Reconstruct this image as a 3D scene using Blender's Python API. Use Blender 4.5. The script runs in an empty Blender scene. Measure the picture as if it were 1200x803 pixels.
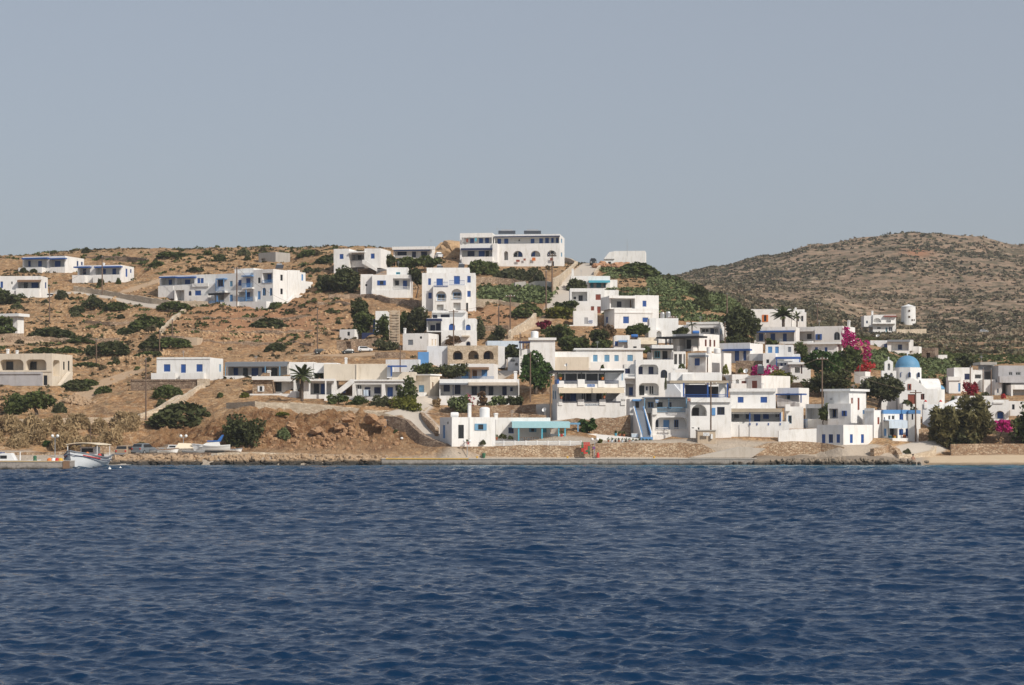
import bpy, math, random
import numpy as np
from mathutils import Vector
rng = np.random.default_rng(7)
random.seed(7)
R = math.radians
sc = bpy.context.scene
COL = sc.collection

# ------------------------------------------------------------------ survey
# every position is taken from a level sight line: bearing (px), height line (py) and range Y in metres
F, CX, HR, CH = 2400.0, 600.0, 496.0, 5.0
def W(px, py, Y):
    return Vector(((px - CX) / F * Y, Y, CH + (HR - py) / F * Y))

def vnoise(x, y, seed=0):
    x = np.asarray(x, float); y = np.asarray(y, float)
    xi = np.floor(x).astype(np.int64); yi = np.floor(y).astype(np.int64)
    fx = x - xi; fy = y - yi
    fx = fx * fx * (3 - 2 * fx); fy = fy * fy * (3 - 2 * fy)
    def h(a, b):
        n = (a * 374761393 + b * 668265263 + seed * 144269504) & 0xffffffff
        n = ((n ^ (n >> 13)) * 1274126177) & 0xffffffff
        return ((n ^ (n >> 16)) & 0xffff) / 65535.0
    return (h(xi, yi) * (1 - fx) + h(xi + 1, yi) * fx) * (1 - fy) + (h(xi, yi + 1) * (1 - fx) + h(xi + 1, yi + 1) * fx) * fy
def fbm(x, y, seed=0, o=4):
    s = 0; a = .5
    for k in range(o):
        s = s + a * vnoise(x * 2 ** k, y * 2 ** k, seed + k * 17); a *= .5
    return s / (1 - .5 ** o)

# ------------------------------------------------------------------ terrain profile
TAIL = [(1200, 350), (1500, 480), (2600, 496)]
LT = [(520, 305), (700, 345), (1000, 420), (1500, 485), (2600, 496)]
Q = [(225, -2.5), (246, -.6), (246.6, .55), (252.4, .6)]
PROF = {
 -400: ([(225,-2),(251,-.3),(253,1),(258,1.3)], [(262,518),(272,493),(280,488),(300,453),(320,430),(340,405),(365,380),(390,355),(410,335),(425,318),(440,308),(455,304),(470,305)] + LT),
 0: ([(225,-2),(251,-.3),(253,1),(258,1.3)], [(262,518),(272,493),(280,488),(300,453),(320,430),(340,405),(365,380),(390,355),(410,335),(425,318),(440,307),(455,302),(470,303)] + LT),
 100: ([(225,-2),(250,-.3),(252,1),(258,1.3)], [(262,518),(272,494),(282,488),(300,460),(320,435),(345,405),(370,378),(390,352),(410,332),(430,312),(445,300),(455,296),(470,295)] + LT),
 135: ([(225,-2),(244,-.4),(250,.6),(258,1.5)], [(261,522),(268,502),(274,489),(285,478),(300,458),(320,432),(345,404),(370,375),(390,350),(410,330),(430,310),(445,299),(455,294.5),(470,294)] + LT),
 200: ([(225,-2),(245,-.3),(249,1.0),(256,1.7)], [(260,522),(266,503),(272,490),(285,470),(302,446),(320,425),(340,402),(360,380),(378,358),(400,336),(420,315),(435,302),(450,294),(460,293)] + LT),
 300: ([(225,-2),(245,-.3),(248,1.0),(256,1.5)], [(258,520),(262,495),(266,482),(270,478.5),(280,470),(292,452),(305,440),(320,422),(340,402),(360,380),(380,357),(405,330),(425,308),(440,297),(452,292)] + LT),
 400: ([(225,-2),(245,-.3),(248,1.0),(255,1.2)], [(257,520),(261,499),(265,488),(268,483.5),(275,475.5),(285,463),(300,440),(315,420),(335,400),(352,380),(372,352),(395,325),(415,305),(435,295),(445,291)] + LT),
 460: (Q, [(256,527),(260,504),(264,493),(267,487),(272,479),(282,465),(298,440),(312,420),(330,400),(348,375),(370,350),(395,325),(415,304),(430,296),(445,292)] + LT),
 490: (Q, [(255,527),(258,517),(263,503),(270,486),(282,468),(298,443),(312,422),(330,402),(348,377),(365,356),(390,330),(410,310),(427,298),(445,293)] + LT),
 520: (Q, [(254,526),(258,517),(268,494),(282,474),(296,445),(310,428),(326,408),(345,382),(356,366),(380,338),(400,318),(415,305),(430,298),(445,294)] + LT),
 600: (Q, [(253.4,521),(262,514),(272,490),(282,474),(296,444),(308,430),(320,412),(335,395),(352,370),(370,350),(390,330),(405,316),(418,307),(430,300),(442,299)] + LT),
 660: (Q, [(253.4,520),(258,509),(264,495),(275,485),(290,460),(305,430),(318,412),(335,392),(352,370),(368,350),(385,335),(400,322),(415,312),(430,307),(445,309),(600,345)] + TAIL),
 720: (Q, [(253.4,519),(262,512),(270,500),(280,480),(292,462),(305,440),(318,420),(332,400),(348,382),(360,365),(378,345),(395,328),(410,314),(425,309),(440,312),(600,335),(800,336),(1000,338)] + TAIL),
 780: (Q, [(253.4,518),(262,510),(272,490),(285,468),(298,445),(312,424),(326,408),(340,392),(355,375),(372,352),(390,338),(405,328),(415,325),(430,328),(600,338),(800,333),(1000,325)] + TAIL),
 840: (Q + [(253.6,.66)], [(254.2,522),(260,510),(270,485),(282,468),(295,448),(310,428),(325,412),(342,395),(358,378),(375,360),(392,350),(405,346),(420,350),(600,352),(800,338),(1000,313.5)] + TAIL),
 900: (Q + [(254.9,.7)], [(255.6,521),(262,508),(272,485),(284,468),(297,450),(312,430),(328,412),(345,395),(365,382),(385,379),(420,381),(600,366),(800,336),(1000,300)] + TAIL),
 960: (Q + [(255.0,.7)], [(255.8,522),(262,511),(272,490),(284,470),(297,450),(312,430),(328,412),(345,400),(365,389),(390,385),(430,384),(600,368),(800,334),(1000,286)] + TAIL),
 1020: ([(225,-1.6),(245,-.35),(247,.45),(252,.7),(254.2,.8)], [(256.2,522),(262,512),(272,490),(284,470),(298,450),(315,432),(335,418),(360,408),(400,398),(480,397),(600,389),(800,340),(1000,276)] + TAIL),
 1060: ([(225,-1.4),(246,-.2),(252,.5),(256,.9)], [(260,521),(268,507),(276,490),(288,470),(302,452),(320,436),(345,424),(380,415),(440,407),(600,388),(800,343),(1000,271.5)] + TAIL),
 1090: ([(225,-1.2),(246,-.15),(252,.5),(256,.9),(258,1.0)], [(260.5,518),(268,504),(276,490),(288,471),(302,453),(320,437),(345,425),(380,416),(440,408),(600,389),(800,344),(1000,273)] + TAIL),
 1140: ([(225,-1.2),(246,-.1),(252,.55),(256,.95),(259.6,1.05)], [(261.8,514),(268,500),(280,482),(292,465),(306,450),(325,438),(350,428),(385,420),(440,412),(600,388),(800,345),(1000,277)] + TAIL),
 1200: ([(225,-1.2),(246,-.1),(252,.55),(256,.95),(259.6,1.05)], [(261.8,514),(268,500),(280,485),(292,468),(306,452),(325,440),(350,428),(385,420),(440,412),(600,385),(800,345),(1000,287)] + TAIL),
 1600: ([(225,-1.2),(246,-.1),(252,.55),(256,.95),(259.6,1.05)], [(261.8,514),(268,500),(280,485),(292,468),(306,452),(325,440),(350,428),(385,420),(440,412),(600,400),(800,375),(1000,350),(1200,390),(1500,480),(2600,496)]),
}
YT = np.concatenate([np.arange(225, 300, .25), np.arange(300, 480, .5), np.geomspace(480, 2600, 220)])
PC = np.array(sorted(PROF), float)
ZT = []
for c in sorted(PROF):
    a, b = PROF[c]
    ys = [p[0] for p in a] + [p[0] for p in b]
    zs = [p[1] for p in a] + [CH + (HR - p[1]) / F * p[0] for p in b]
    ZT.append(np.interp(YT, ys, zs))
ZT = np.array(ZT)
def h_raw(px, Y):
    px = np.asarray(px, float); Y = np.asarray(Y, float)
    i = np.clip(np.searchsorted(PC, px) - 1, 0, len(PC) - 2)
    t = np.clip((px - PC[i]) / (PC[i + 1] - PC[i]), 0, 1); t = t * t * (3 - 2 * t)
    jf = np.interp(Y, YT, np.arange(len(YT)))
    j = np.clip(jf.astype(int), 0, len(YT) - 2); s = jf - j
    z0 = ZT[i, j] * (1 - s) + ZT[i, j + 1] * s
    z1 = ZT[i + 1, j] * (1 - s) + ZT[i + 1, j + 1] * s
    return z0 * (1 - t) + z1 * t
def ground_Y(px, py, lo=247.0):
    """range at which the bare ground is met along the sight line"""
    ys = np.arange(lo, 1100, .25)
    r = HR - (h_raw(np.full_like(ys, px), ys) - CH) * F / ys
    k = np.nonzero(r <= py)[0]
    return float(ys[k[0]]) if len(k) else 440.0
ROADS = []      # (list of xy, width, kind)
PADS = []       # (origin xy, u xy, n xy, width, depth, z)
def seg_dist(X, Y, pts):
    d = np.full(np.shape(X), 1e9)
    for (ax, ay), (bx, by) in zip(pts[:-1], pts[1:]):
        vx, vy = bx - ax, by - ay
        t = np.clip(((X - ax) * vx + (Y - ay) * vy) / (vx * vx + vy * vy + 1e-9), 0, 1)
        d = np.minimum(d, np.hypot(X - ax - t * vx, Y - ay - t * vy))
    return d
def cliff_mask(px, Y):
    m = np.exp(-((Y - 261.5) / 4.5) ** 4) * np.clip((px - 155) / 40, 0, 1) * np.clip((505 - px) / 30, 0, 1)
    return m
def height(X, Y, pads=True):
    X = np.asarray(X, float); Y = np.asarray(Y, float)
    px = CX + F * X / Y
    z = h_raw(px, Y)
    land = np.clip((Y - 254) / 6, 0, 1) * np.clip((np.abs(z) - .3) / .5, 0, 1)
    far = np.clip((Y - 480) / 200, 0, 1)
    n = (fbm(X / 9, Y / 9, 3) - .5) * 1.3 + (fbm(X / 1.6, Y / 1.6, 5, 3) - .5) * .45
    nf = (fbm(X / 60, Y / 60, 9, 3) - .5) * 6 + (fbm(X / 9, Y / 9, 4) - .5) * 1.6
    left = np.clip((480 - px) / 60, 0, 1)
    terr = (np.abs(((z + fbm(X / 14, Y / 14, 11) * 3) / 1.5) % 1 - .5) * 2) ** 3 * .5 * left
    z = z + land * (n * (.45 + .55 * left) + terr) * (1 - far) + far * nf * np.clip((1050 - Y) / 120, .15, 1)
    cm = cliff_mask(px, Y)
    lay = fbm(X / 5, Y / 1.5 + z * .3, 21, 4) - .5
    rid = 1 - np.abs(fbm(X / 2.6, Y / 1.1, 27, 4) * 2 - 1)
    z = z + cm * (lay * 2.4 + (rid - .7) * 1.9 + (fbm(X / .7, Y / .7, 23, 3) - .5) * 1.5)
    if pads:
        for pts, w, kind in ROADS:
            xs = [p[0] for p in pts]; ys = [p[1] for p in pts]
            sel = (X > min(xs) - w - 2) & (X < max(xs) + w + 2) & (Y > min(ys) - w - 2) & (Y < max(ys) + w + 2)
            if not np.any(sel): continue
            d = seg_dist(X[sel], Y[sel], pts)
            k = np.clip(1 - (d - w * .5) / 1.2, 0, 1)
            zz = h_raw(px[sel], Y[sel])
            z[sel] = z[sel] * (1 - k) + zz * k
        for (ox, oy, ux, uy, nx, ny, w, dp, zb) in PADS:
            sel = (np.abs(X - ox) < w + dp + 4) & (np.abs(Y - oy) < w + dp + 4)
            if not np.any(sel): continue
            a = (X[sel] - ox) * ux + (Y[sel] - oy) * uy
            b = -((X[sel] - ox) * nx + (Y[sel] - oy) * ny)
            da = np.maximum(np.maximum(-a, a - w), 0); db = np.maximum(np.maximum(-b - .3, b - dp), 0)
            k = np.clip(1 - (np.hypot(da, db) - .5) / 1.8, 0, 1); k = k * k * (3 - 2 * k)
            z[sel] = z[sel] * (1 - k) + (zb - .05) * k
    return z
def gz(x, y): return float(height(np.array([x]), np.array([y]))[0])
def gpt(px, py, Y=None):
    Y = Y or ground_Y(px, py); X = (px - CX) / F * Y
    return Vector((X, Y, gz(X, Y)))

# ------------------------------------------------------------------ materials
MATS = {}
def new_mat(name):
    m = bpy.data.materials.new(name); m.use_nodes = True
    nt = m.node_tree; b = nt.nodes['Principled BSDF']
    return m, nt, b
def nd(nt, t, **kw):
    n = nt.nodes.new(t)
    for k, v in kw.items(): setattr(n, k, v)
    return n
def pos(nt, s=1.0):
    g = nd(nt, 'ShaderNodeNewGeometry'); 
    if s == 1.0: return g.outputs['Position']
    v = nd(nt, 'ShaderNodeVectorMath', operation='SCALE'); v.inputs['Scale'].default_value = s
    nt.links.new(g.outputs['Position'], v.inputs[0]); return v.outputs[0]
def noise(nt, vec, scale, detail=4, rough=.6):
    n = nd(nt, 'ShaderNodeTexNoise'); n.inputs['Scale'].default_value = scale
    n.inputs['Detail'].default_value = detail; n.inputs['Roughness'].default_value = rough
    nt.links.new(vec, n.inputs['Vector']); return n.outputs['Fac']
def ramp(nt, fac, stops):
    r = nd(nt, 'ShaderNodeValToRGB'); e = r.color_ramp.elements
    while len(e) < len(stops): e.new(.5)
    for k, (p, c) in enumerate(stops):
        e[k].position = p
        e[k].color = (c, c, c, 1) if isinstance(c, (int, float)) else (*c, 1)
    nt.links.new(fac, r.inputs['Fac']); return r.outputs['Color']
def mix(nt, fac, a, b, bt='MIX'):
    m = nd(nt, 'ShaderNodeMix', data_type='RGBA', blend_type=bt)
    for sock, v in ((m.inputs[0], fac), (m.inputs[6], a), (m.inputs[7], b)):
        if hasattr(v, 'is_output'): nt.links.new(v, sock)
        elif isinstance(v, (int, float)): sock.default_value = v
        else: sock.default_value = (*v, 1)
    return m.outputs[2]
def math_(nt, op, a, b=None):
    m = nd(nt, 'ShaderNodeMath', operation=op)
    for s, v in zip(m.inputs, (a, b)):
        if v is None: continue
        if hasattr(v, 'is_output'): nt.links.new(v, s)
        else: s.default_value = v
    return m.outputs[0]
def bump(nt, b, h, strength=.3, dist=.05):
    n = nd(nt, 'ShaderNodeBump'); n.inputs['Strength'].default_value = strength; n.inputs['Distance'].default_value = dist
    nt.links.new(h, n.inputs['Height']); nt.links.new(n.outputs[0], b.inputs['Normal'])
def sc_(c, k): return tuple(min(1, x * k) for x in c)
def plaster(name, c, rough=.85, var=.15, grime=None):
    m, nt, b = new_mat(name); p = pos(nt)
    n = noise(nt, p, .7, 5); f = noise(nt, p, 6, 4)
    col = mix(nt, n, sc_(c, 1 - var), sc_(c, 1 + var * .6))
    g = grime or (c[0] * .62, c[1] * .58, c[2] * .5)
    st = nd(nt, 'ShaderNodeMapping'); st.inputs['Scale'].default_value = (1.6, 1.6, .35); nt.links.new(p, st.inputs[0])
    s = ramp(nt, noise(nt, st.outputs[0], 1.2, 5, .7), [(.50, 0), (.76, .62)])
    col = mix(nt, s, col, g)
    nt.links.new(col, b.inputs['Base Color']); b.inputs['Roughness'].default_value = rough
    bump(nt, b, f, .25, .03); MATS[name] = m; return m
def paint(name, c, rough=.5, var=.15, metal=0):
    m, nt, b = new_mat(name); p = pos(nt)
    col = mix(nt, noise(nt, p, 1.5, 4), sc_(c, 1 - var), sc_(c, 1 + var))
    nt.links.new(col, b.inputs['Base Color']); b.inputs['Roughness'].default_value = rough; b.inputs['Metallic'].default_value = metal
    MATS[name] = m; return m
def stone(name, c1, c2, mortar, scale=2.2, mw=.06):
    m, nt, b = new_mat(name); p = pos(nt)
    mp = nd(nt, 'ShaderNodeMapping'); mp.inputs['Scale'].default_value = (1, 1, 1.7); nt.links.new(p, mp.inputs[0])
    v = nd(nt, 'ShaderNodeTexVoronoi'); v.inputs['Scale'].default_value = scale; nt.links.new(mp.outputs[0], v.inputs['Vector'])
    e = nd(nt, 'ShaderNodeTexVoronoi', feature='DISTANCE_TO_EDGE'); e.inputs['Scale'].default_value = scale; nt.links.new(mp.outputs[0], e.inputs['Vector'])
    sp = nd(nt, 'ShaderNodeSeparateColor'); nt.links.new(v.outputs['Color'], sp.inputs[0])
    col = mix(nt, sp.outputs[0], c1, c2)
    col = mix(nt, ramp(nt, noise(nt, p, .5, 4), [(.4, 0), (.7, .45)]), col, sc_(c1, .6))
    k = ramp(nt, e.outputs['Distance'], [(0, 1), (mw, 0)])
    col = mix(nt, k, col, mortar)
    nt.links.new(col, b.inputs['Base Color']); b.inputs['Roughness'].default_value = .9
    bump(nt, b, ramp(nt, e.outputs['Distance'], [(0, 0), (.12, 1)]), .6, .08); MATS[name] = m; return m
def leafmat(name, c1, c2, trans=.25):
    m, nt, b = new_mat(name); p = pos(nt)
    g = nd(nt, 'ShaderNodeNewGeometry')
    col = mix(nt, g.outputs['Random Per Island'], c1, c2)
    col = mix(nt, ramp(nt, noise(nt, p, .9, 3), [(.4, 0), (.65, .55)]), col, sc_(c2, 1.35))
    nt.links.new(col, b.inputs['Base Color']); b.inputs['Roughness'].default_value = .75
    b.inputs['Specular IOR Level'].default_value = .2
    t = nd(nt, 'ShaderNodeBsdfTranslucent'); nt.links.new(col, t.inputs[0])
    mx = nd(nt, 'ShaderNodeMixShader'); mx.inputs[0].default_value = trans
    nt.links.new(b.outputs[0], mx.inputs[1]); nt.links.new(t.outputs[0], mx.inputs[2])
    nt.links.new(mx.outputs[0], nt.nodes['Material Output'].inputs[0]); MATS[name] = m; return m

plaster('white', (.80, .79, .77)); plaster('cool', (.72, .74, .77)); plaster('cream', (.68, .60, .49)); plaster('beige', (.58, .50, .41))
plaster('grey', (.42, .42, .43), var=.2); plaster('concrete', (.40, .38, .35), var=.22); plaster('tan', (.52, .42, .31), var=.2)
plaster('oldgrey', (.45, .44, .45), var=.3); plaster('palebl', (.55, .64, .74))
plaster('quaytop', (.50, .45, .39), var=.15); 0; plaster('asphalt', (.33, .31, .29), var=.12)
paint('blue', (.022, .085, .30)); paint('navy', (.012, .022, .075)); paint('lblue', (.14, .31, .47)); paint('sky', (.10, .26, .52))
paint('cyan', (.09, .40, .52)); paint('pcyan', (.36, .59, .64)); paint('red', (.24, .06, .035)); paint('wood', (.22, .13, .075), .7)
paint('dark', (.02, .022, .025), .25); paint('black', (.014, .014, .016), .6); paint('lwhite', (.78, .78, .77), .5, .04)
paint('canvas', (.72, .62, .47), .9); paint('thatch', (.40, .34, .26), .95, .3); paint('slate', (.20, .22, .25), .7); paint('pole', (.15, .10, .07), .85, .3)
paint('metal', (.45, .46, .47), .4, .1, .6); paint('yellow', (.62, .36, .03), .6); paint('orange', (.62, .17, .03), .6); paint('brightred', (.50, .04, .03), .6)
paint('green', (.03, .12, .06), .6); paint('magenta', (.45, .03, .16), .7); paint('terracotta', (.38, .13, .06), .8); paint('dome', (.10, .26, .42), .6, .12)
paint('purple', (.10, .06, .25), .6); paint('rubber', (.02, .02, .02), .8); paint('hull', (.74, .77, .79), .35, .05); paint('bluetarp', (.03, .14, .42), .6); paint('solar', (.05, .055, .065), .25)
paint('skin', (.35, .19, .12), .6); paint('hair', (.03, .02, .015), .7); paint('swim', (.05, .015, .03), .7); paint('silver', (.42, .43, .44), .35, .05, .5); paint('carwhite', (.72, .73, .74), .3, .03); paint('carsand', (.34, .25, .17), .35, .05); paint('cargrey', (.16, .18, .20), .3, .05); paint('cardark', (.03, .035, .035), .3, .05)
stone('stone', (.30, .18, .10), (.56, .43, .30), (.18, .12, .08), 2.7, .09)
stone('quaystone', (.33, .20, .11), (.64, .50, .35), (.20, .13, .08), 2.9, .09)
stone('drystone', (.30, .20, .13), (.55, .42, .30), (.13, .09, .06), 2.7, .1)
stone('palestone', (.52, .41, .29), (.72, .62, .48), (.46, .36, .26), 2.7, .045)
stone('darkstone', (.19, .125, .085), (.38, .29, .21), (.10, .07, .05), 2.7, .09)
stone('facestone', (.48, .37, .25), (.68, .56, .42), (.50, .41, .30), 2.4, .05)
leafmat('lf_dark', (.036, .045, .017), (.085, .092, .036)); leafmat('lf_mid', (.044, .062, .018), (.105, .125, .040)); leafmat('lf_bright', (.024, .056, .013), (.07, .115, .03))
leafmat('lf_olive', (.05, .055, .028), (.11, .115, .055)); leafmat('lf_tam', (.06, .062, .028), (.19, .165, .07), .35); leafmat('lf_dry', (.23, .16, .080), (.42, .31, .175)); leafmat('lf_brown', (.10, .065, .035), (.19, .12, .065))
leafmat('lf_mag', (.28, .008, .10), (.55, .03, .22)); leafmat('lf_redf', (.30, .015, .02), (.5, .05, .05)); leafmat('lf_wine', (.10, .008, .02), (.22, .02, .05)); leafmat('lf_wine2', (.10, .03, .02), (.36, .02, .045)); leafmat('lf_yel', (.08, .09, .012), (.16, .16, .03)); leafmat('lf_cact', (.055, .075, .03), (.15, .18, .075), .05); leafmat('lf_palm', (.03, .045, .015), (.085, .10, .035)); leafmat('lf_scrub', (.055, .052, .028), (.13, .105, .055)); leafmat('lf_pink', (.35, .06, .10), (.5, .15, .18))
paint('bark', (.10, .075, .055), .9, .3)
CK = {'b':'blue','n':'navy','l':'lblue','c':'cyan','r':'red','k':'dark','w':'lwhite','s':'sky','B':'black','x':'slate','t':'thatch','v':'canvas','o':'wood','p':'pcyan','g':'grey','W':'white','C':'cool','z':'concrete','y':'cream','e':'beige','m':'metal','q':'palebl','i':'white','T':'tan','S':'stone','O':'orange'}
# ------------------------------------------------------------------ mesh helpers
class MB:
    def __init__(s): s.v = []; s.f = []
    def quad(s, a, b, c, d):
        k = len(s.v); s.v += [Vector(a), Vector(b), Vector(c), Vector(d)]; s.f.append((k, k+1, k+2, k+3))
    def ngon(s, pts):
        k = len(s.v); s.v += [Vector(p) for p in pts]; s.f.append(tuple(range(k, k + len(pts))))
    def prism(s, pts, d):
        """closed solid: polygon pts swept by vector d"""
        n = len(pts); k = len(s.v); d = Vector(d)
        s.v += [Vector(p) for p in pts] + [Vector(p) + d for p in pts]
        s.f.append(tuple(k + i for i in range(n))[::-1]); s.f.append(tuple(k + n + i for i in range(n)))
        for i in range(n):
            j = (i + 1) % n; s.f.append((k + i, k + j, k + n + j, k + n + i))
    def box(s, o, a, b, c):
        o, a, b, c = map(Vector, (o, a, b, c)); s.prism([o, o + a, o + a + b, o + b], c)
    def abox(s, x0, x1, y0, y1, z0, z1): s.box((x0, y0, z0), (x1 - x0, 0, 0), (0, y1 - y0, 0), (0, 0, z1 - z0))
    def lathe(s, c, prof, n=16, ax=(0, 0, 1)):
        """prof: list of (r, h) along axis"""
        c = Vector(c); ax = Vector(ax).normalized(); a = ax.orthogonal().normalized(); b = ax.cross(a); k = len(s.v)
        for r, h in prof:
            for i in range(n):
                t = 2 * math.pi * i / n
                s.v.append(c + ax * h + (a * math.cos(t) + b * math.sin(t)) * max(r, 1e-4))
        for j in range(len(prof) - 1):
            for i in range(n):
                i2 = (i + 1) % n; s.f.append((k + j*n + i, k + j*n + i2, k + (j+1)*n + i2, k + (j+1)*n + i))
        s.f.append(tuple(k + i for i in range(n))[::-1]); s.f.append(tuple(k + (len(prof)-1)*n + i for i in range(n)))
    def tube(s, p0, p1, r0, r1=None, n=8):
        p0 = Vector(p0); d = Vector(p1) - p0
        s.lathe(p0, [(r0, 0), (r1 if r1 is not None else r0, d.length)], n, d)
    def ball(s, c, r, n=10, sz=1.0):
        m = max(5, n // 2 + 1)
        s.lathe(c, [(r * math.sin(math.pi * i / m), -r * sz * math.cos(math.pi * i / m)) for i in range(m + 1)], n)
def link(o, parent=None):
    COL.objects.link(o)
    if parent is not None: o.parent = parent
    return o
def root_of(o):
    while o.parent is not None: o = o.parent
    return o
def obj(name, mb, mat, parent=None, base=None, smooth=False, recalc=True):
    """one mesh object; vertices given in world space, stored relative to the thing's base"""
    if parent is not None: base = root_of(parent).location
    elif base is None:
        base = Vector((sum(v.x for v in mb.v) / len(mb.v), sum(v.y for v in mb.v) / len(mb.v), min(v.z for v in mb.v)))
    base = Vector(base)
    me = bpy.data.meshes.new(name); me.from_pydata([v - base for v in mb.v], [], mb.f)
    me.materials.append(MATS[mat] if isinstance(mat, str) else mat)
    if recalc:
        import bmesh
        bm = bmesh.new(); bm.from_mesh(me); bmesh.ops.recalc_face_normals(bm, faces=bm.faces); bm.to_mesh(me); bm.free()
    if smooth: me.polygons.foreach_set('use_smooth', [True] * len(me.polygons))
    o = bpy.data.objects.new(name, me); link(o, parent)
    if parent is None: o.location = base
    return o
def npmesh(name, V, faces_n, mat, base, parent=None, smooth=False):
    """V: (n*k,3) array where each k consecutive vertices make one face"""
    k = faces_n; n = len(V) // k
    base = Vector(base) if parent is None else root_of(parent).location
    me = bpy.data.meshes.new(name); me.vertices.add(n * k)
    me.vertices.foreach_set('co', (V - np.array(base)).astype(np.float32).ravel())
    me.loops.add(n * k); me.loops.foreach_set('vertex_index', np.arange(n * k, dtype=np.int32))
    me.polygons.add(n); me.polygons.foreach_set('loop_start', np.arange(0, n * k, k, dtype=np.int32))
    me.update(calc_edges=True); me.materials.append(MATS[mat]); me.validate()
    o = bpy.data.objects.new(name, me); link(o, parent)
    if parent is None: o.location = base
    return o
def tag(o, label, cat, group=None, kind=None):
    if label: o['label'] = label
    if cat: o['category'] = cat
    if group: o['group'] = group
    if kind or cat: o['kind'] = kind or 'thing'
    return o
def struct(o): o['kind'] = 'structure'; return o
def thing(name, label, cat, loc, group=None):
    o = bpy.data.objects.new(name, None); o.empty_display_size = .3; link(o); o.location = loc
    return tag(o, label, cat, group)
def dup(root, loc, rz=0, s=(1, 1, 1), label=None):
    r = root.copy(); COL.objects.link(r); r.location = loc; r.rotation_euler = (0, 0, rz); r.scale = s
    if label: r['label'] = label
    for ch in root.children:
        c = ch.copy(); COL.objects.link(c); c.parent = r
        for g in ch.children:
            d = g.copy(); COL.objects.link(d); d.parent = c
    return r

# ------------------------------------------------------------------ buildings
UP = Vector((0, 0, 1))
EYE = Vector((0, 0, CH))
class Face:
    def __init__(s, O, u, n, w, z0, z1): s.O, s.u, s.n, s.w, s.z0, s.z1 = O, u, n, w, z0, z1
    def hit(s, px, py, off=0.0):
        """sight line meets the plane moved outward by off -> (u, z)"""
        d = Vector(((px - CX) / F, 1, (HR - py) / F)); O = s.O + s.n * off
        t = (O - EYE).dot(s.n) / d.dot(s.n); p = EYE + d * t
        return (p - s.O).dot(s.u), p.z
    def P(s, u, z, off=0.0): return Vector((s.O.x, s.O.y, 0)) + s.u * u + UP * z + s.n * off
def top_pts(u0, u1, z0, z1, mode):
    if mode != 'q': return arch_pts(u0, u1, z0, z1)
    r = min((u1 - u0) * .22, (z1 - z0) * .45)
    return [(u0 + r - r * math.cos(a), z1 - r + r * math.sin(a)) for a in np.linspace(0, math.pi / 2, 6)] + [(u1 - r + r * math.sin(a), z1 - r + r * math.cos(a)) for a in np.linspace(0, math.pi / 2, 6)]
def arch_pts(u0, u1, z0, z1, rise=None, n=14):
    r = (u1 - u0) / 2; rise = min(r, (z1 - z0) * .8) if rise is None else rise; c = (u0 + u1) / 2
    return [(c - r * math.cos(math.pi * i / n), z1 - rise + rise * math.sin(math.pi * i / n)) for i in range(n + 1)]
def panel(mb, fc, ops, zlo):
    """wall face with real openings: ops = (u0,u1,z0,z1,arched,depth)"""
    us = sorted({0.0, fc.w} | {q for o in ops for q in o[:2]}); zs = sorted({zlo, fc.z1} | {q for o in ops for q in o[2:4]})
    for a, b in zip(us[:-1], us[1:]):
        if b - a < 1e-5: continue
        for c, d in zip(zs[:-1], zs[1:]):
            if d - c < 1e-5: continue
            m, k = (a + b) / 2, (c + d) / 2
            if any(o[0] < m < o[1] and o[2] < k < o[3] for o in ops): continue
            mb.quad(fc.P(a, c), fc.P(b, c), fc.P(b, d), fc.P(a, d))
    for u0, u1, z0, z1, ar, dep in ops:
        if ar:
            ap = top_pts(u0, u1, z0, z1, ar)
            for (a, c), (b, d) in zip(ap[:-1], ap[1:]): mb.quad(fc.P(a, c), fc.P(b, d), fc.P(b, z1), fc.P(a, z1))
            loop = [(u0, z0)] + ap + [(u1, z0)]
        else: loop = [(u0, z0), (u0, z1), (u1, z1), (u1, z0)]
        for i in range(len(loop)):
            p, q = loop[i], loop[(i + 1) % len(loop)]
            if abs(p[0] - q[0]) + abs(p[1] - q[1]) < 1e-6: continue
            mb.quad(fc.P(*p), fc.P(*q), fc.P(*q, -dep), fc.P(*p, -dep))
        mb.ngon([fc.P(*p, -dep) for p in loop])
def bars(mb, fc, u0, u1, z0, z1, off, t, w):
    for a, b, c, d in ((u0, u1, z0, z0 + w), (u0, u1, z1 - w, z1), (u0, u0 + w, z0 + w, z1 - w), (u1 - w, u1, z0 + w, z1 - w)):
        mb.box(fc.P(a, c, off), fc.u * (b - a), UP * (d - c), fc.n * t)
def frame_arch(mb, fc, u0, u1, z0, z1, off, t, w):
    o = [(u0, z0)] + arch_pts(u0, u1, z0, z1) + [(u1, z0)]
    i = [(u0 + w, z0)] + arch_pts(u0 + w, u1 - w, z0, z1 - w) + [(u1 - w, z0)]
    for k in range(len(o) - 1):
        mb.prism([fc.P(*o[k], off), fc.P(*o[k+1], off), fc.P(*i[k+1], off), fc.P(*i[k], off)], fc.n * t)
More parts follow.
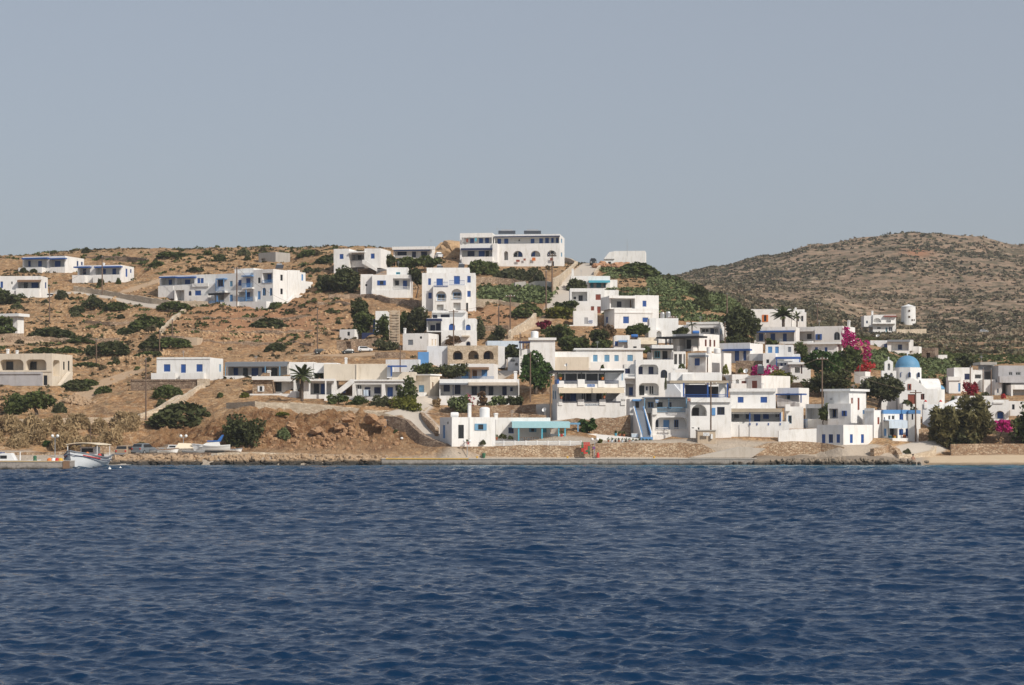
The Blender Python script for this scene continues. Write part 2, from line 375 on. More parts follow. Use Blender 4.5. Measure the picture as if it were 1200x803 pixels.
def make_window(root, fc, u0, u1, z0, z1, off, kind, c, arch):
    wd, ht = u1 - u0, z1 - z0; fw = min(.09, wd * .12)
    if kind == 'd':
        m = MB()
        if arch: m.prism([fc.P(*p, off) for p in [(u0, z0)] + arch_pts(u0, u1, z0, z1) + [(u1, z0)]], fc.n * .05)
        else:
            m.box(fc.P(u0 + fw, z0, off), fc.u * (wd - 2 * fw), UP * (ht - fw), fc.n * .04)
            for k in range(2):
                a = u0 + fw + (wd - 2 * fw) * (.08 + .48 * k)
                m.box(fc.P(a, z0 + .15, off + .04), fc.u * (wd - 2 * fw) * .36, UP * (ht - fw - .35), fc.n * .025)
        d = obj('door', m, c, root)
        f = MB()
        if arch: frame_arch(f, fc, u0, u1, z0, z1, off + .001, .09, fw * .8)
        else:
            f.box(fc.P(u0, z0, off), fc.u * fw, UP * ht, fc.n * .08); f.box(fc.P(u1 - fw, z0, off), fc.u * fw, UP * ht, fc.n * .08)
            f.box(fc.P(u0 + fw, z1 - fw, off), fc.u * (wd - 2 * fw), UP * fw, fc.n * .08)
        obj('frame', f, c, d); return
    g = MB()
    if arch: g.prism([fc.P(*p, off) for p in [(u0, z0)] + arch_pts(u0, u1, z0, z1) + [(u1, z0)]], fc.n * .02)
    else: g.box(fc.P(u0, z0, off), fc.u * wd, UP * ht, fc.n * .02)
    w = obj('window', g, 'dark', root)
    f = MB()
    fcol = c if kind == 'g' else c
    if arch: frame_arch(f, fc, u0, u1, z0, z1, off + .021, .06, fw)
    else: bars(f, fc, u0, u1, z0, z1, off + .021, .06, fw)
    if kind == 'g' and wd > .5: f.box(fc.P((u0 + u1) / 2 - .03, z0 + fw, off + .021), fc.u * .06, UP * (ht - 2 * fw), fc.n * .05)
    obj('frame', f, fcol, w)
    if kind == 'w':
        for a, b in ((u0 + fw, (u0 + u1) / 2 - .01), ((u0 + u1) / 2 + .01, u1 - fw)):
            if b - a < .04: continue
            s = MB(); zt = z1 - fw
            if arch: zt = z1 - fw - min((u1 - u0) / 2, ht * .8) * .35
            s.box(fc.P(a, z0 + fw, off + .025), fc.u * (b - a), UP * (zt - z0 - fw), fc.n * .03)
            nsl = max(3, int(ht / .22))
            for k in range(nsl):
                zz = z0 + fw + .05 + (zt - z0 - fw - .1) * k / nsl
                s.box(fc.P(a + .05 * (b - a), zz, off + .055), fc.u * (b - a) * .9, UP * ((zt - z0) / nsl * .55), fc.n * .018)
            obj('shutter', s, c, w)
    if kind == 'u':
        for a, b in ((u0 - wd * .42, u0 - .01), (u1 + .01, u1 + wd * .42)):
            s = MB(); s.box(fc.P(a, z0, off + .03), fc.u * (b - a), UP * ht, fc.n * .04); obj('shutter', s, c, w)
HOUSES = []
def H(name, label, spec, cat='house', group=None):
    HOUSES.append((name, label, cat, group, [l.split() for l in spec.strip().replace(';', '\n').splitlines() if l.strip()]))
def survey_blocks():
    """first pass: where every block stands, and the level ground it was built on"""
    for h in HOUSES:
        blocks = []; first = None
        for t in h[4]:
            if t[0] != 'B': blocks[-1]['items'].append(t); continue
            x0, x1, yt, yb = map(float, t[1:5]); o = {k: v for k, v in (q.split('=') for q in t[5:])}
            th = R(float(o.get('th', 0 if first is None else math.degrees(first['th'])))) 
            u = Vector((math.cos(th), math.sin(th), 0)); n = Vector((math.sin(th), -math.cos(th), 0))
            def on(px, O):   # sight line px meets vertical plane through O
                d = Vector(((px - CX) / F, 1, 0)); tt = O.dot(n) / d.dot(n); return d * tt
            if 'Y' in o or first is None or 'g' in o:
                Y = float(o['Y']) if 'Y' in o else ground_Y((x0 + x1) / 2, yb)
                ref = W((x0 + x1) / 2, HR, Y + float(o.get('dy', 0))); ref.z = 0
            else:
                ref = first['ref'] - first['n'] * float(o.get('in', 0)); ref.z = 0
            P0 = on(x0, ref); P1 = on(x1, ref); w = (P1 - P0).length
            hc = {'l': P0, 'r': P1}.get(o.get('zc'), P1 if th < 0 else P0)
            z1 = CH + (HR - yt) / F * hc.y; z0 = CH + (HR - yb) / F * hc.y
            D = float(o.get('D', 5.0))
            for key, C, sgn in (('x2', P1, 1), ('xl', P0, -1)):
                if key in o:
                    d = Vector(((float(o[key]) - CX) / F, 1, 0)); a = -n
                    den = a.x * d.y - a.y * d.x; D = (-(C.x * d.y - C.y * d.x)) / den if abs(den) > 1e-6 else 5
                    if not 1.5 < D < 16:
                        print('DEPTH', h[1][:40], key, o[key], round(D, 1)); D = min(max(D, 2.5), 12)
            b = dict(ref=ref, th=th, u=u, n=n, P0=P0, P1=P1, w=w, D=D, z0=z0, z1=z1, o=o, items=[])
            if first is None: first = b
            blocks.append(b)
            if 'nopad' not in o and not ('in' in o and float(o['in']) == 0 and False):
                if first is b or 'Y' in o or 'g' in o: PADS.append((P0.x, P0.y, u.x, u.y, n.x, n.y, w, D, z0))
        h[4][:] = [blocks]
def build_houses():
    for name, label, cat, group, hb in HOUSES:
        blocks = hb[0]; b0 = blocks[0]
        mid = (b0['P0'] + b0['P1']) / 2
        root = thing(name, label, cat, (mid.x, mid.y, b0['z0']), group)
        walls = {}; roof = MB(); slabs = []
        for b in blocks:
            n, u, D, w, z0, z1, o = b['n'], b['u'], b['D'], b['w'], b['z0'], b['z1'], b['o']
            z1s = z1
            mat = CK.get(o.get('m', 'W'), o.get('m', 'white'))
            mb = walls.setdefault(mat, MB())
            zlo = z0 - float(o.get('f', 1.2 if (b is b0 or 'Y' in o or 'g' in o) else 0.02))
            FR = Face(b['P0'], u, n, w, z0, z1)
            RT = Face(b['P1'], -n, u, D, z0, z1)
            LF = Face(b['P0'] - n * D, n, -u, D, z0, z1)
            BK = Face(b['P1'] - n * D, -u, -n, w, z0, z1)
            faces = {'F': FR, 'R': RT, 'L': LF}; ops = {'F': [], 'R': [], 'L': []}; rec = {'F': [], 'R': [], 'L': []}; todo = []
            for t in b['items']:
                fk = 'F'
                if t[0] in 'RL': fk = t[0]; t = t[1:]
                fc = faces[fk]; k = t[0]
                if k in 'oOQ':
                    dep = float(t[1]); x0, y0, x1, y1 = map(float, t[2:6])
                    a, c = fc.hit(x0, y1); e, d = fc.hit(x1, y0); d2 = fc.hit(x0, y0)[1]; c2 = fc.hit(x1, y1)[1]
                    a, e = sorted((a, e)); a = max(a, .12); e = min(e, fc.w - .12); zt = min((d + d2) / 2, z1 - .12); zb = max((c + c2) / 2, z0 + .03)
                    if e - a < .1 or zt - zb < .1: print('bad recess', label[:30], t); continue
                    dep = min(dep, (D if fk == 'F' else w) - .4)
                    ops[fk].append((a, e, zb, zt, {'o': False, 'O': True, 'Q': 'q'}[k], dep)); rec[fk].append((x0, y0, x1, y1, dep, a, e, zb, zt))
                else: todo.append((fk, t))
            for fk, t in todo:
                fc = faces[fk]; k = t[0]
                if k in 'wgduWGD':
                    c = CK[t[1]]; x0, y0, x1, y1 = map(float, t[2:6]); off = 0; rr = None
                    for q in rec[fk]:
                        if q[0] - .5 <= (x0 + x1) / 2 <= q[2] + .5 and q[1] - .5 <= (y0 + y1) / 2 <= q[3] + .5: off = -q[4]; rr = q
                    a, c1 = fc.hit(x0, y1, off); e, d = fc.hit(x1, y0, off); d2 = fc.hit(x0, y0, off)[1]; c2 = fc.hit(x1, y1, off)[1]
                    a, e = sorted((a, e)); zt, zb = (d + d2) / 2, (c1 + c2) / 2
                    if rr: a = max(a, rr[5] + .02); e = min(e, rr[6] - .02); zb = max(zb, rr[7] + .01); zt = min(zt, rr[8] - .02)
                    else: a = max(a, .06); e = min(e, fc.w - .06); zt = min(zt, z1 - .06)
                    if e - a < .12 or zt - zb < .2: print('bad item', label[:30], t); continue
                    arch = k in 'WGD'; kind = k.lower()
                    if off == 0 and kind != 'u':
                        ops[fk].append((a, e, zb, zt, arch, .14)); o_ = -.135
                    else: o_ = off + .005
                    make_window(root, fc, a + .003, e - .003, zb + .003, zt - .003, o_, kind, c, arch)
                elif k in 'psarkq':
                    if k == 'p': c = mat; P = float(t[1]); q = t[2:]
                    else: c = CK[t[1]]; P = float(t[2]); q = t[3:]
                    x0, y0, x1, y1 = map(float, q[:4])
                    a, c1 = fc.hit(x0, y1, P); e, d = fc.hit(x1, y0, P); a, e = sorted((a, e))
                    d2 = fc.hit(x0, y0, P)[1]; c2 = fc.hit(x1, y1, P)[1]; zt = (d + d2) / 2; zb = (c1 + c2) / 2
                    m = MB()
                    if k == 'p':
                        low = zb - (1.0 if zb < z0 + .5 else 0)
                        if len(q) > 4: m.box(fc.P(a, low, .003), fc.u * (e - a), UP * (zt - low), fc.n * (P - .003)); nm = q[4]
                        else:   # parapet: front wall, two returns and a floor
                            tt = .18; fl = max(zt - .85, low)
                            m.box(fc.P(a, low, P - tt), fc.u * (e - a), UP * (zt - low), fc.n * tt)
                            if P > .5:
                                m.box(fc.P(a, low, .003), fc.u * tt, UP * (zt - low), fc.n * (P - tt - .004)); m.box(fc.P(e - tt, low, .003), fc.u * tt, UP * (zt - low), fc.n * (P - tt - .004))
                                m.box(fc.P(a + tt + .002, low, .003), fc.u * (e - a - 2 * tt - .004), UP * (fl - low), fc.n * (P - tt - .004))
                            nm = 'parapet'
                        obj(nm, m, mat, root)
                    elif k == 's':
                        m.box(fc.P(a, zb, .002), fc.u * (e - a), UP * max(zt - zb, .08), fc.n * P); obj('canopy', m, c, root)
                    elif k == 'a':
                        zw = zt + .12
                        m.prism([fc.P(a, zw, .01), fc.P(a, zt, P), fc.P(a, zb, P), fc.P(a, zb + .03, P - .04), fc.P(a, zt - .05, P - .04), fc.P(a, zw - .06, .01)], fc.u * (e - a)); obj('awning', m, c, root)
                    elif k == 'r':
                        m.box(fc.P(a, zt - .06, P), fc.u * (e - a), UP * .06, fc.n * .05); m.box(fc.P(a, zb, P), fc.u * (e - a), UP * .05, fc.n * .05)
                        nb = max(3, int((e - a) / .16))
                        for i in range(nb + 1):
                            m.box(fc.P(a + (e - a - .035) * i / nb, zb + .05, P + .005), fc.u * .035, UP * (zt - zb - .11), fc.n * .035)
                        obj('railing', m, c, root)
                    elif k == 'k':
                        m.box(fc.P(a, zb, P), fc.u * max(e - a, .08), UP * (zt - zb), fc.n * .12); obj('post', m, c, root)
                    elif k == 'q':   # flat panel (sign, cloth)
                        m.box(fc.P(a, zb, P), fc.u * (e - a), UP * (zt - zb), fc.n * .04); obj(q[4] if len(q) > 4 else 'panel', m, c, root)
                elif k == 'c':
                    x0, y0, x1, y1 = map(float, t[1:5]); a, _ = fc.hit(x0, y1, -.8); e, zt = fc.hit(x1, y0, -.8)
                    m = MB(); wd = e - a
                    m.box(fc.P(a, z1 - .3, -.8), fc.u * wd, UP * (zt - z1 + .3), -fc.n * max(wd, .4)); m.box(fc.P(a - .06, zt - .18, -.74), fc.u * (wd + .12), UP * .1, -fc.n * (max(wd, .4) + .12))
                    obj('chimney', m, 'white', root)
                elif k == 'y':   # outline on the face, thickness P: stairs flanks, gables, sloping walls
                    P = float(t[1]); nm = t[2]; q = list(map(float, t[3:])); pts = []
                    for i in range(0, len(q), 2): pts.append(fc.P(*fc.hit(q[i], q[i+1], P), P))
                    m = MB(); m.prism(pts, -fc.n * (min(P, .6) - .004 if P > 0 else .5)); obj(nm, m, mat, root)
            for fk in 'FRL': panel(mb, faces[fk], ops[fk], zlo)
            panel(mb, BK, [], zlo)
            pw = .2
            if 'sl' in o:
                sl = float(o['sl']); ov = float(o.get('ov', .25))
                roof.box(b['P0'] - u * ov + n * ov + UP * (z1 + .002), u * (w + 2 * ov), -n * (D + 2 * ov), UP * sl)
                mb.ngon([FR.P(0, z1), FR.P(w, z1), BK.P(0, z1), BK.P(w, z1)])
            else:
                for (f1, f2) in ((FR, BK),):
                    c = [FR.P(0, z1), FR.P(w, z1), BK.P(0, z1), BK.P(w, z1)]
                    ce = sum((Vector(q) for q in c), Vector()) / 4; ins = []
                    for q, (su, sn) in zip(c, ((1, -1), (-1, -1), (-1, 1), (1, 1))): ins.append(q + u * pw * su + n * pw * sn)
                    for i in range(4):
                        j = (i + 1) % 4; mb.quad(c[i], c[j], ins[j], ins[i]); mb.quad(ins[i], ins[j], ins[j] - UP * .3, ins[i] - UP * .3)
                    roof.ngon([q - UP * .3 for q in ins])
        for mat, mb in walls.items(): obj('wall', mb, mat, root, recalc=True)
        if roof.v: obj('roof', roof, 'lwhite' if CK.get(b0['o'].get('m', 'W')) in ('white', 'cool') else CK.get(b0['o'].get('m', 'W'), 'white'), root)
# ------------------------------------------------------------------ the village, house by house
WH = 'whitewashed_house'
# --- upper left slope
H(WH, 'white bungalow with two shaded blue-trimmed porches, highest house at the far left of the slope', '''
B 26.5 76.5 300 320 th=-17 x2=98.5
o 1.8 28 303.5 55 314.5
w b 32 306 36 312.5
w b 45 306 49 312.5
o 1.8 57.5 303 75.5 313.5
d b 64.5 306 71 313
s b 1.0 25 302 55 303.6
s b 1.0 56.5 302.4 76 303.8
p 1.4 21.5 313.5 49 320.5
p 1.0 59 313 76 320.5
R g b 90 306 92 312.5
R g b 95 307 97 311''')
H(WH, 'white bungalow with a blue door on its bright end wall, at the upper left', '''
B 91 142 310.5 331 th=-12 x2=157
o 1.6 93 313.5 105.5 322.5
g b 97.5 315.5 101 322
o 1.6 112 313.5 140 322.5
w b 121 315.5 124 321
w b 132 315 136 322
s b 1.0 86 312.3 105 313.8
s b 1.0 110 312 141.5 313.6
p 1.3 84.5 322.5 99 331.5
p 1.0 109 322 141 331.5
R d b 147.2 315 149.4 324.5
R g b 152.5 315.5 154.2 320
c 120 308 122 311''')
H(WH, 'white house with a brown awning over its porch, at the left edge', '''
B -14 48 323.5 349.5 th=-3 x2=56
w b 0.5 330 3.5 337.5
g w 12.8 330 14.8 333.5
o 1.8 21 330.5 46.5 338.5
g k 28 330.5 32.5 338
w b 37 331 45 337.5
a o 1.2 20 328.2 47.5 330.5
p 1.0 18.5 338 45.5 349.5
R g b 52.8 331 54.5 338
p 0.6 10.5 341 18 349.5''')
H('flat_roofed_shed', 'small white shed with a projecting slab roof behind a dark tree at the left edge', '''
B -6 20.5 371 391 th=-20 x2=28 sl=.5 ov=.7
g b 12 374 15 378''', 'shed')
H('concrete_hut', 'bare grey concrete hut standing alone near the ridge above the apartment house', '''
B 303 323 295.3 307.5 th=-38 x2=340 m=concrete
o .5 306 303 311 307''', 'hut')
H('field_ruin', 'low ruined stone field hut with dark openings on the terraced slope under the blue-trimmed apartments', '''
B 188 208 393.5 405 th=-10 D=3 m=darkstone
o 1.0 189 394.5 193 401.5
B 209 231 395.5 405.5 th=-10 in=-.4 D=3 m=tan f=1
o 1.0 211 397 218 404.5''', 'ruin')
H(WH, 'white apartment wing with navy shutters and a garage opening, beside the blue-railed block', '''
B 204 252 333 353 th=-22 D=6
o 2.0 205.5 340 216 352.5
W n 221 341 224.3 346.5
w b 228.5 340.5 235.5 346.3
p 1.0 224 346.5 244 353.5
p .25 225 332 244 336
B 187 229 322.3 335 in=2.5 D=5
o 1.5 189 325.5 205 334
w b 198 328 201.5 334
o 1.5 207 325.5 227.5 333.5
w b 217 328 223 333
s b 1.2 186 324.3 205.3 325.6
s b 1.2 206 324.3 228 325.8
p 1.2 185.3 335 203 344
B 228 262 321 334 in=2 D=6
w b 231.2 326 234.6 334
w b 235 326 238.6 334
''')
H('apartment_house', 'long white two-storey apartment house with light blue balcony railings and a bright windowed end wall', '''
B 253 297 319.5 358 th=-28 D=6
g b 255.3 327.5 261.5 336
w l 269.3 329.5 272.6 335.8
w b 279.2 328.2 283 334.8
d b 288.5 326 293.5 337
o 1.5 255.5 345.5 262.5 355
g b 257.3 346.2 261.5 353
d s 269.2 345.3 272.8 355
o 1.5 279 342 296 353.5
g b 279.6 344.3 282.6 348.5
d b 289 341.5 293 350.5
r s .8 252.6 336.2 263 341
s W .9 252.5 341 263.2 343
s s .9 252.6 326.3 263 327.5
r s .8 283.5 332 295.3 337
s W .9 283.3 337 295.5 338.5
s s .9 282.5 322.8 295 324
k s .9 253 327.5 253.6 336
k s .9 262 327.5 262.6 336
r s 1.8 245.5 352.5 262 356.8
k s 1.8 254 345 255.3 356
a B 2.0 244 343.5 262.5 346
r s 1.2 279 348.3 296 353
k s 1.2 288 339.5 289 353
p 2.2 258 353.6 277 359
p 1.6 279 353.6 312 359
B 297 320 315.3 357.5 in=-.3 x2=358
g k 302.3 325.5 305.3 332
o 1.6 307.5 319.8 319.5 331.5
d b 313.8 321.5 318 330.5
d s 302 341.3 305.3 351
G s 307.5 337.3 311.6 346.5
G s 316 337.5 319 346.5
r s .06 307.5 328 319.5 331.5
s W .25 297 348 299.5 357
R g k 328.6 322 331.4 329
R g k 328.6 338.3 331.4 345
R g k 344.3 321 347.2 327.5
R w s 344.2 337.2 347.3 345.3
R w s 353.3 321.5 355.3 329
R y .15 bay 337 357 337 316.5 351.5 317 351.5 355
R y 1.2 stair_flank 334 357 345 346 366 346 366 352 340 358
B 275 297 314.3 320 in=3 D=7 nopad=1
B 352 354 329.3 350 th=-28 x2=366.5 Y=390
R d b 361.2 337.5 364 346.5
''')
# --- skyline
H(WH, 'white ridge house of two wings joined by a dark covered yard with a stair', '''
B 391 409 291.5 320 th=-12 D=6
w b 398 297.8 402.5 303.6
B 409 427 296 313 in=1.5 D=4
o 2.5 411.5 295.5 426.5 305.5
g k 419.5 298 423.5 304.5
s W 2.0 409.5 294.6 427.5 296
B 427 446 291 314 in=-.1 x2=458
w b 434.6 297.2 439 303.2
y .9 stair_flank 424.5 304.5 427.5 304.5 441 314.5 441 318 424.5 309
p .12 391.3 309 408.5 320 basement
''')
H(WH, 'low white ridge bungalow with thick roof edge and navy doors, beside the two-winged house', '''
B 461 505.5 289 303 th=-8 x2=510
o 1.6 462.5 294.2 503.5 302.3
w n 466 294.5 476.5 299.5
d n 483 294.5 487.5 302
w n 493.5 294.5 500.5 299.7
s b .5 461 292.6 503.5 294
s W .8 459.5 289 509 292.5
r w .1 463 300 482 302.5
''')
H(WH, 'white two-storey house with open blue shutters, a recessed balcony and a blue ground-floor door', '''
B 436 482 322 349 th=0 D=6
u b 444.5 328.8 450 334.3
o 1.6 460.5 326.3 480.5 339
g k 463 329 467.5 334.5
d b 472.3 329 477 338.6
r w .05 460.6 336 480.4 339
d b 458.3 341 463.5 348.6
g b 473 341 475.3 343.2
p .25 435.5 340 478 349.5 basement
B 422.5 437 321.5 346 in=1.2 D=5
g k 428 333 430.3 335.4
B 453 478 313.5 323 in=2 D=4 nopad=1
g c 464 319 469 321.6
r g .2 441 316 452 321''')
H('apartment_house', 'tall white three-storey house with two arched loggias and blue-railed top balconies', '''
B 494.5 557 320 365 th=0 D=8
w b 501.8 326.3 505 334
w b 502 343 506 350
w b 547.6 323.5 551.6 331.3
w b 547.6 341 551.6 348
d b 511.5 326.5 519 335
d b 532 323.5 539 333
g k 512 357.5 519.5 363.3
g k 531.5 355 539.5 363.3
d B 544 355 548.6 365.3
B 507.5 546 334.5 365 in=-1.3 D=1.28 nopad=1
O 1.1 510.5 341.2 523.2 353
g s 512.5 345 521.5 352.5
O 1.1 528.8 338.6 541.3 351
g s 531 343 540 350.5
r w .05 510.8 349.5 523 353
r w .05 529 347 541 351
r b .05 508.5 330.5 525 336
r b .05 526.5 328.5 544.5 334
o 1.0 512 357 519.8 364
o 1.0 531.3 354.8 539.8 363.6
B 500 550 313.8 320 in=1.5 D=5 nopad=1
s o 1.0 507 322.5 525 324.3
s o 1.0 526 320.6 544 322.3
q b .15 532 322.5 534 333 blind
''')
H(WH, 'white house stepping down the slope with arched blue windows, just below the tall three-storey house', '''
B 517 557 387 406 th=-4 D=3
O .6 546 400 551.5 405.5
G b 546.5 401 551 405.4
s y .7 541 393 550 394.5
B 500 545 373 389 in=3 D=5
o 1.6 501.5 376.3 517 387.8
w n 504.5 381 510 388
d n 511 379 516 388
s n .8 499.5 373.5 517.5 376
W b 526 379.3 533.2 387.3
B 545 557 373.3 392 in=2.6 D=5
W b 545.8 380.4 551.5 387.5
B 506 545.5 364.5 374 in=6.5 D=4
g n 507 369 512.5 373
g n 516.5 368.5 527 372
s W .6 506.5 364 546 366.5
''')
H(WH, 'small white cottage with one grey window and a thin chimney beside the lattice mast', '''
B 472 502 390.5 410.5 th=-16 x2=514
w x 478 398.2 484 404.4
g k 492 394.3 494.5 397
R d y 505.8 397.5 507.6 405
R d y 509.6 397.5 511.4 405
c 473 384.5 475 391''')
H(WH, 'narrow white house with a blue side wall, mostly hidden behind the bushes and lattice mast', '''
B 440 454 364.5 392 th=0 D=5
B 437 441 374 397 in=.5 m=blue D=4
B 424 440 390 398 in=-.5 m=navy D=1.5''')
H('water_hut', 'tiny white cube hut with one dark window on a stone base above parked cars', '''
B 398 415.5 386 399 th=-22 x2=421
g k 407 389 410 393.4
''', 'hut')
H('stone_platform', 'low tan stone platform carrying the tiny white cube hut', '''
B 394.5 412 399 411 th=-12 D=3 m=drystone
o .5 405 400 411 410''', 'wall')
H('hotel', 'long white hotel on the hilltop with a blue upper gallery, arched loggias and red towels', '''
B 579 656 274.3 312 th=-7 x2=661.5
o 1.5 579.6 277.8 655.5 285.6
w b 583 280 587.2 286
w b 591 280 595.6 286
g w 607.5 280.5 609.5 283
w b 622 280 626.2 285.2
w b 632 279.5 636.2 285.2
w b 639 279 643.2 285
w b 646 279 648.8 284.7
w b 651.5 279 654.2 284.7
s n .3 579 276.6 656 277.8
O 1.5 590.5 294.5 595.5 305
O 1.5 601 294 612.6 301.4
d b 607.5 294.6 611.8 301
g k 602 296 606 301
O 1.5 621.5 293.8 633.2 301
d b 623 294.6 627 300.6
O 1.5 640.5 293.4 652.2 300.8
d b 641.6 295 644 300.4
g k 645.5 294.5 649 300
d k 646.4 306.3 649.2 313
R w l 657.4 280 659 285
R w l 657.4 296 659 301
q r .35 604.8 304.5 609 307 towel
q O .35 623.5 302 627.5 305.6 towel
q r .35 644.6 302.3 648.3 305.6 towel
q r .35 613.5 303 616 305.5 towel
B 539 577 273 306.5 in=-.6 D=7
o 1.7 541 278.3 576.5 285.6
d b 551 278.6 555.5 285
d b 561.5 278.4 566 285
d b 568.6 278.4 573 285
q g .3 541.5 279 544 284 towel
q r .3 546.5 280 548.5 284 towel
q c .3 556.5 279 558.5 283 towel
o 1.7 541 293.3 576.5 301.3
w n 548 294 556 300.5
w b 561 294 568 300.8
d k 569 294 573 301
s n .7 540 290.8 577 293
p 1.5 541 301 577 306.5
B 577 583 285.3 307.5 in=-1.0 D=2 nopad=1
''', 'hotel')
H('hilltop_chapel', 'plain white hilltop chapel with a peaked left gable, right of the steep road', '''
B 720 756 294 314 th=-6 D=6
B 707.5 720.5 303 314 in=-.05 D=4
y .3 gable 707.5 303.5 714 295.5 720.4 294.5 720.4 303.5
d B 712.6 306.8 716 311.5''', 'chapel')
# --- middle right upper
H(WH, 'white house with a turquoise awning and turquoise doors below the hilltop road', '''
B 669 715 323.5 339 th=0 D=5
o 1.5 691 331 710 337.5
d c 692 331.3 695.5 337.3
d c 699 331.3 704.5 337.3
d c 707.5 331.3 709.5 337
g l 683 329.5 687.2 335.3
a c 1.2 690 328.8 715 331.3
c 669.8 315 672.3 324
B 715 723.5 328 340 in=1 D=3''')
H(WH, 'white two-storey house with brown shutters and a dark recessed loggia, under the turquoise-awning house', '''
B 668 708.5 338 367 th=0 D=6
o 1.6 670 342 688.2 353
g k 672 348 675 350.8
d k 678 346.4 682.8 353
w r 698 345 704 351.6
w r 692.5 359 696.2 364
d r 699.8 359.2 704 367
B 708 725 340 368 in=2 D=5''')
H('annex', 'small white annex with a pale blue-grey basement among dark trees below the brown-shuttered house', '''
B 672 700 364.3 382 th=0 D=4
w g 684.6 372.2 689 379.8
r b .1 690 375.5 694.5 378.5
B 664 699.5 381 396 in=-1.2 D=2
B 674 699.3 383.5 396.2 in=-1.35 m=palebl D=1 nopad=1''', 'annex')
H(WH, 'large white two-storey house with cobalt windows and a deep roof terrace loggia', '''
B 720 772 361.5 385 th=12 xl=708 f=1.5
w b 730.3 371 737 379
w b 753 372.2 759.6 377.6
p .1 720 365.5 765 367.3 cornice
L w b 710 371.5 712.4 378.5
B 744 772 346 362 in=.4 D=6 nopad=1
w b 753 352.5 757.5 359.4
B 714.5 744.5 346.8 362 in=.9 D=6 nopad=1
o 2.2 716 350.5 744 360.8
g n 723 353.5 728 360
d n 738 353.5 743 360.8
s W .9 714 346.6 745 349.6''')
H(WH, 'white terraced house with an outside stair behind the silver water tanks', '''
B 761 795 373 402 th=0 D=5
y .5 stair_flank 756 392 762 378.5 769 372.5 769 402 756 402
B 760 776 386.5 402 in=-1.2 D=1.2
O .7 769.5 388 782 396
g s 776 389 781 395.5
B 795 806 381 402 in=.5 D=4''')
H(WH, 'white house with a glazed porch at the foot of the green cactus slope', '''
B 804 843.5 377.5 399 th=-17 x2=852
o 1.5 820 384 842 391.5
d n 832.5 385 837 391.4
g w 821.5 385 831 390
g w 837.8 385 841.5 390.5
R w l 844.2 385 846 392
p .12 804 377.4 843 380 cornice''')
H(WH, 'white corner house with three slim windows on its bright wall and a black canopied porch', '''
B 788 819 391 411 th=-36 x2=843
o 1.8 796 396.5 818 409
d B 805 398 810 408.8
s g 1.4 792 391.3 819 394
s B 2.6 769 394.2 819 396.3
k B 2.5 770.5 396 771.5 404
k B 2.4 780 396 781.5 405
k B 2.4 785 396 786.2 406
p 1.2 793 405.5 796.5 411 pier
p 1.2 810 405.5 812.5 411 pier
R g r 826 398 828.2 406
R g r 831.2 398.2 833.4 406.2
R g r 836.2 398.6 838.2 406.4
''')
H('loggia_house', 'white loggia with square pillars between the dark-canopied terrace and the big bright blank wall', '''
B 789 803.5 412 437 th=0 D=5
o 1.6 790 415 793.6 427
o 1.6 795.4 415 799.2 427
o 1.6 801 415 803 427
B 787 806 433 447 in=-1.5 D=1.4''')
H(WH, 'white house with a big blank bright side wall and one grey-canopied blue window', '''
B 806 827 413.3 436 th=-38 x2=847
w b 814 420 820 428.5
s x .9 807 416.2 826.5 418.6
k m .9 808.3 418.6 809 428
p .2 805.5 428.5 827 436 ledge
B 845 848 413.8 440 in=-.0 th=-38 x2=857 Y=303''')
H('row_house', 'long low white row house with five light blue windows behind the black-screened restaurant', '''
B 675 753.5 410 436 th=0 D=5 sl=.22 ov=.3
w l 681 413.3 686.8 420
w l 695 416 700.2 423.8
w l 708.3 416 714.2 424
w l 720 416.2 725 423.4
w l 735.2 416 741.6 423.2
B 664 712 424.5 440 in=-2 D=2
B 645 676 412 432 in=1 D=5 m=cream
B 650 690 419.5 436 in=-1.2 D=2 m=cream''')
H(WH, 'small white upper house with a black-edged canopy and a dark door above the arched balconies', '''
B 764 789 404.3 425 th=0 xl=758 D=5
o 1.6 765 409.8 787.5 423.8
d B 776.3 411.5 782 422
g c 767 411.5 773.5 419.5
s B 1.0 762.5 408.3 789 409.9
r n .1 778 420.3 788 424''')
H(WH, 'white house with two storeys of round-cornered loggias and navy double shutters', '''
B 745 790 421.5 470 th=0 D=5
Q 1.3 748 427.3 771.6 439
w n 748.4 430 753 438.6
w n 760 430 765.6 438.6
Q 1.3 748.6 449 772 463.5
d k 749.2 452 755 463.2
g b 756.8 453 759 457.6
g w 760.3 451.7 766.3 462.6
G n 774.2 433.4 782 443
B 731.5 745.5 427 470 in=1 D=4
w n 732.5 432 738.3 438
o 1.2 733 450 742.3 464
d b 737.2 454 742 463.6
r w .8 731.5 438.5 744.5 442
s W .9 731.5 442 744.5 443.6''')
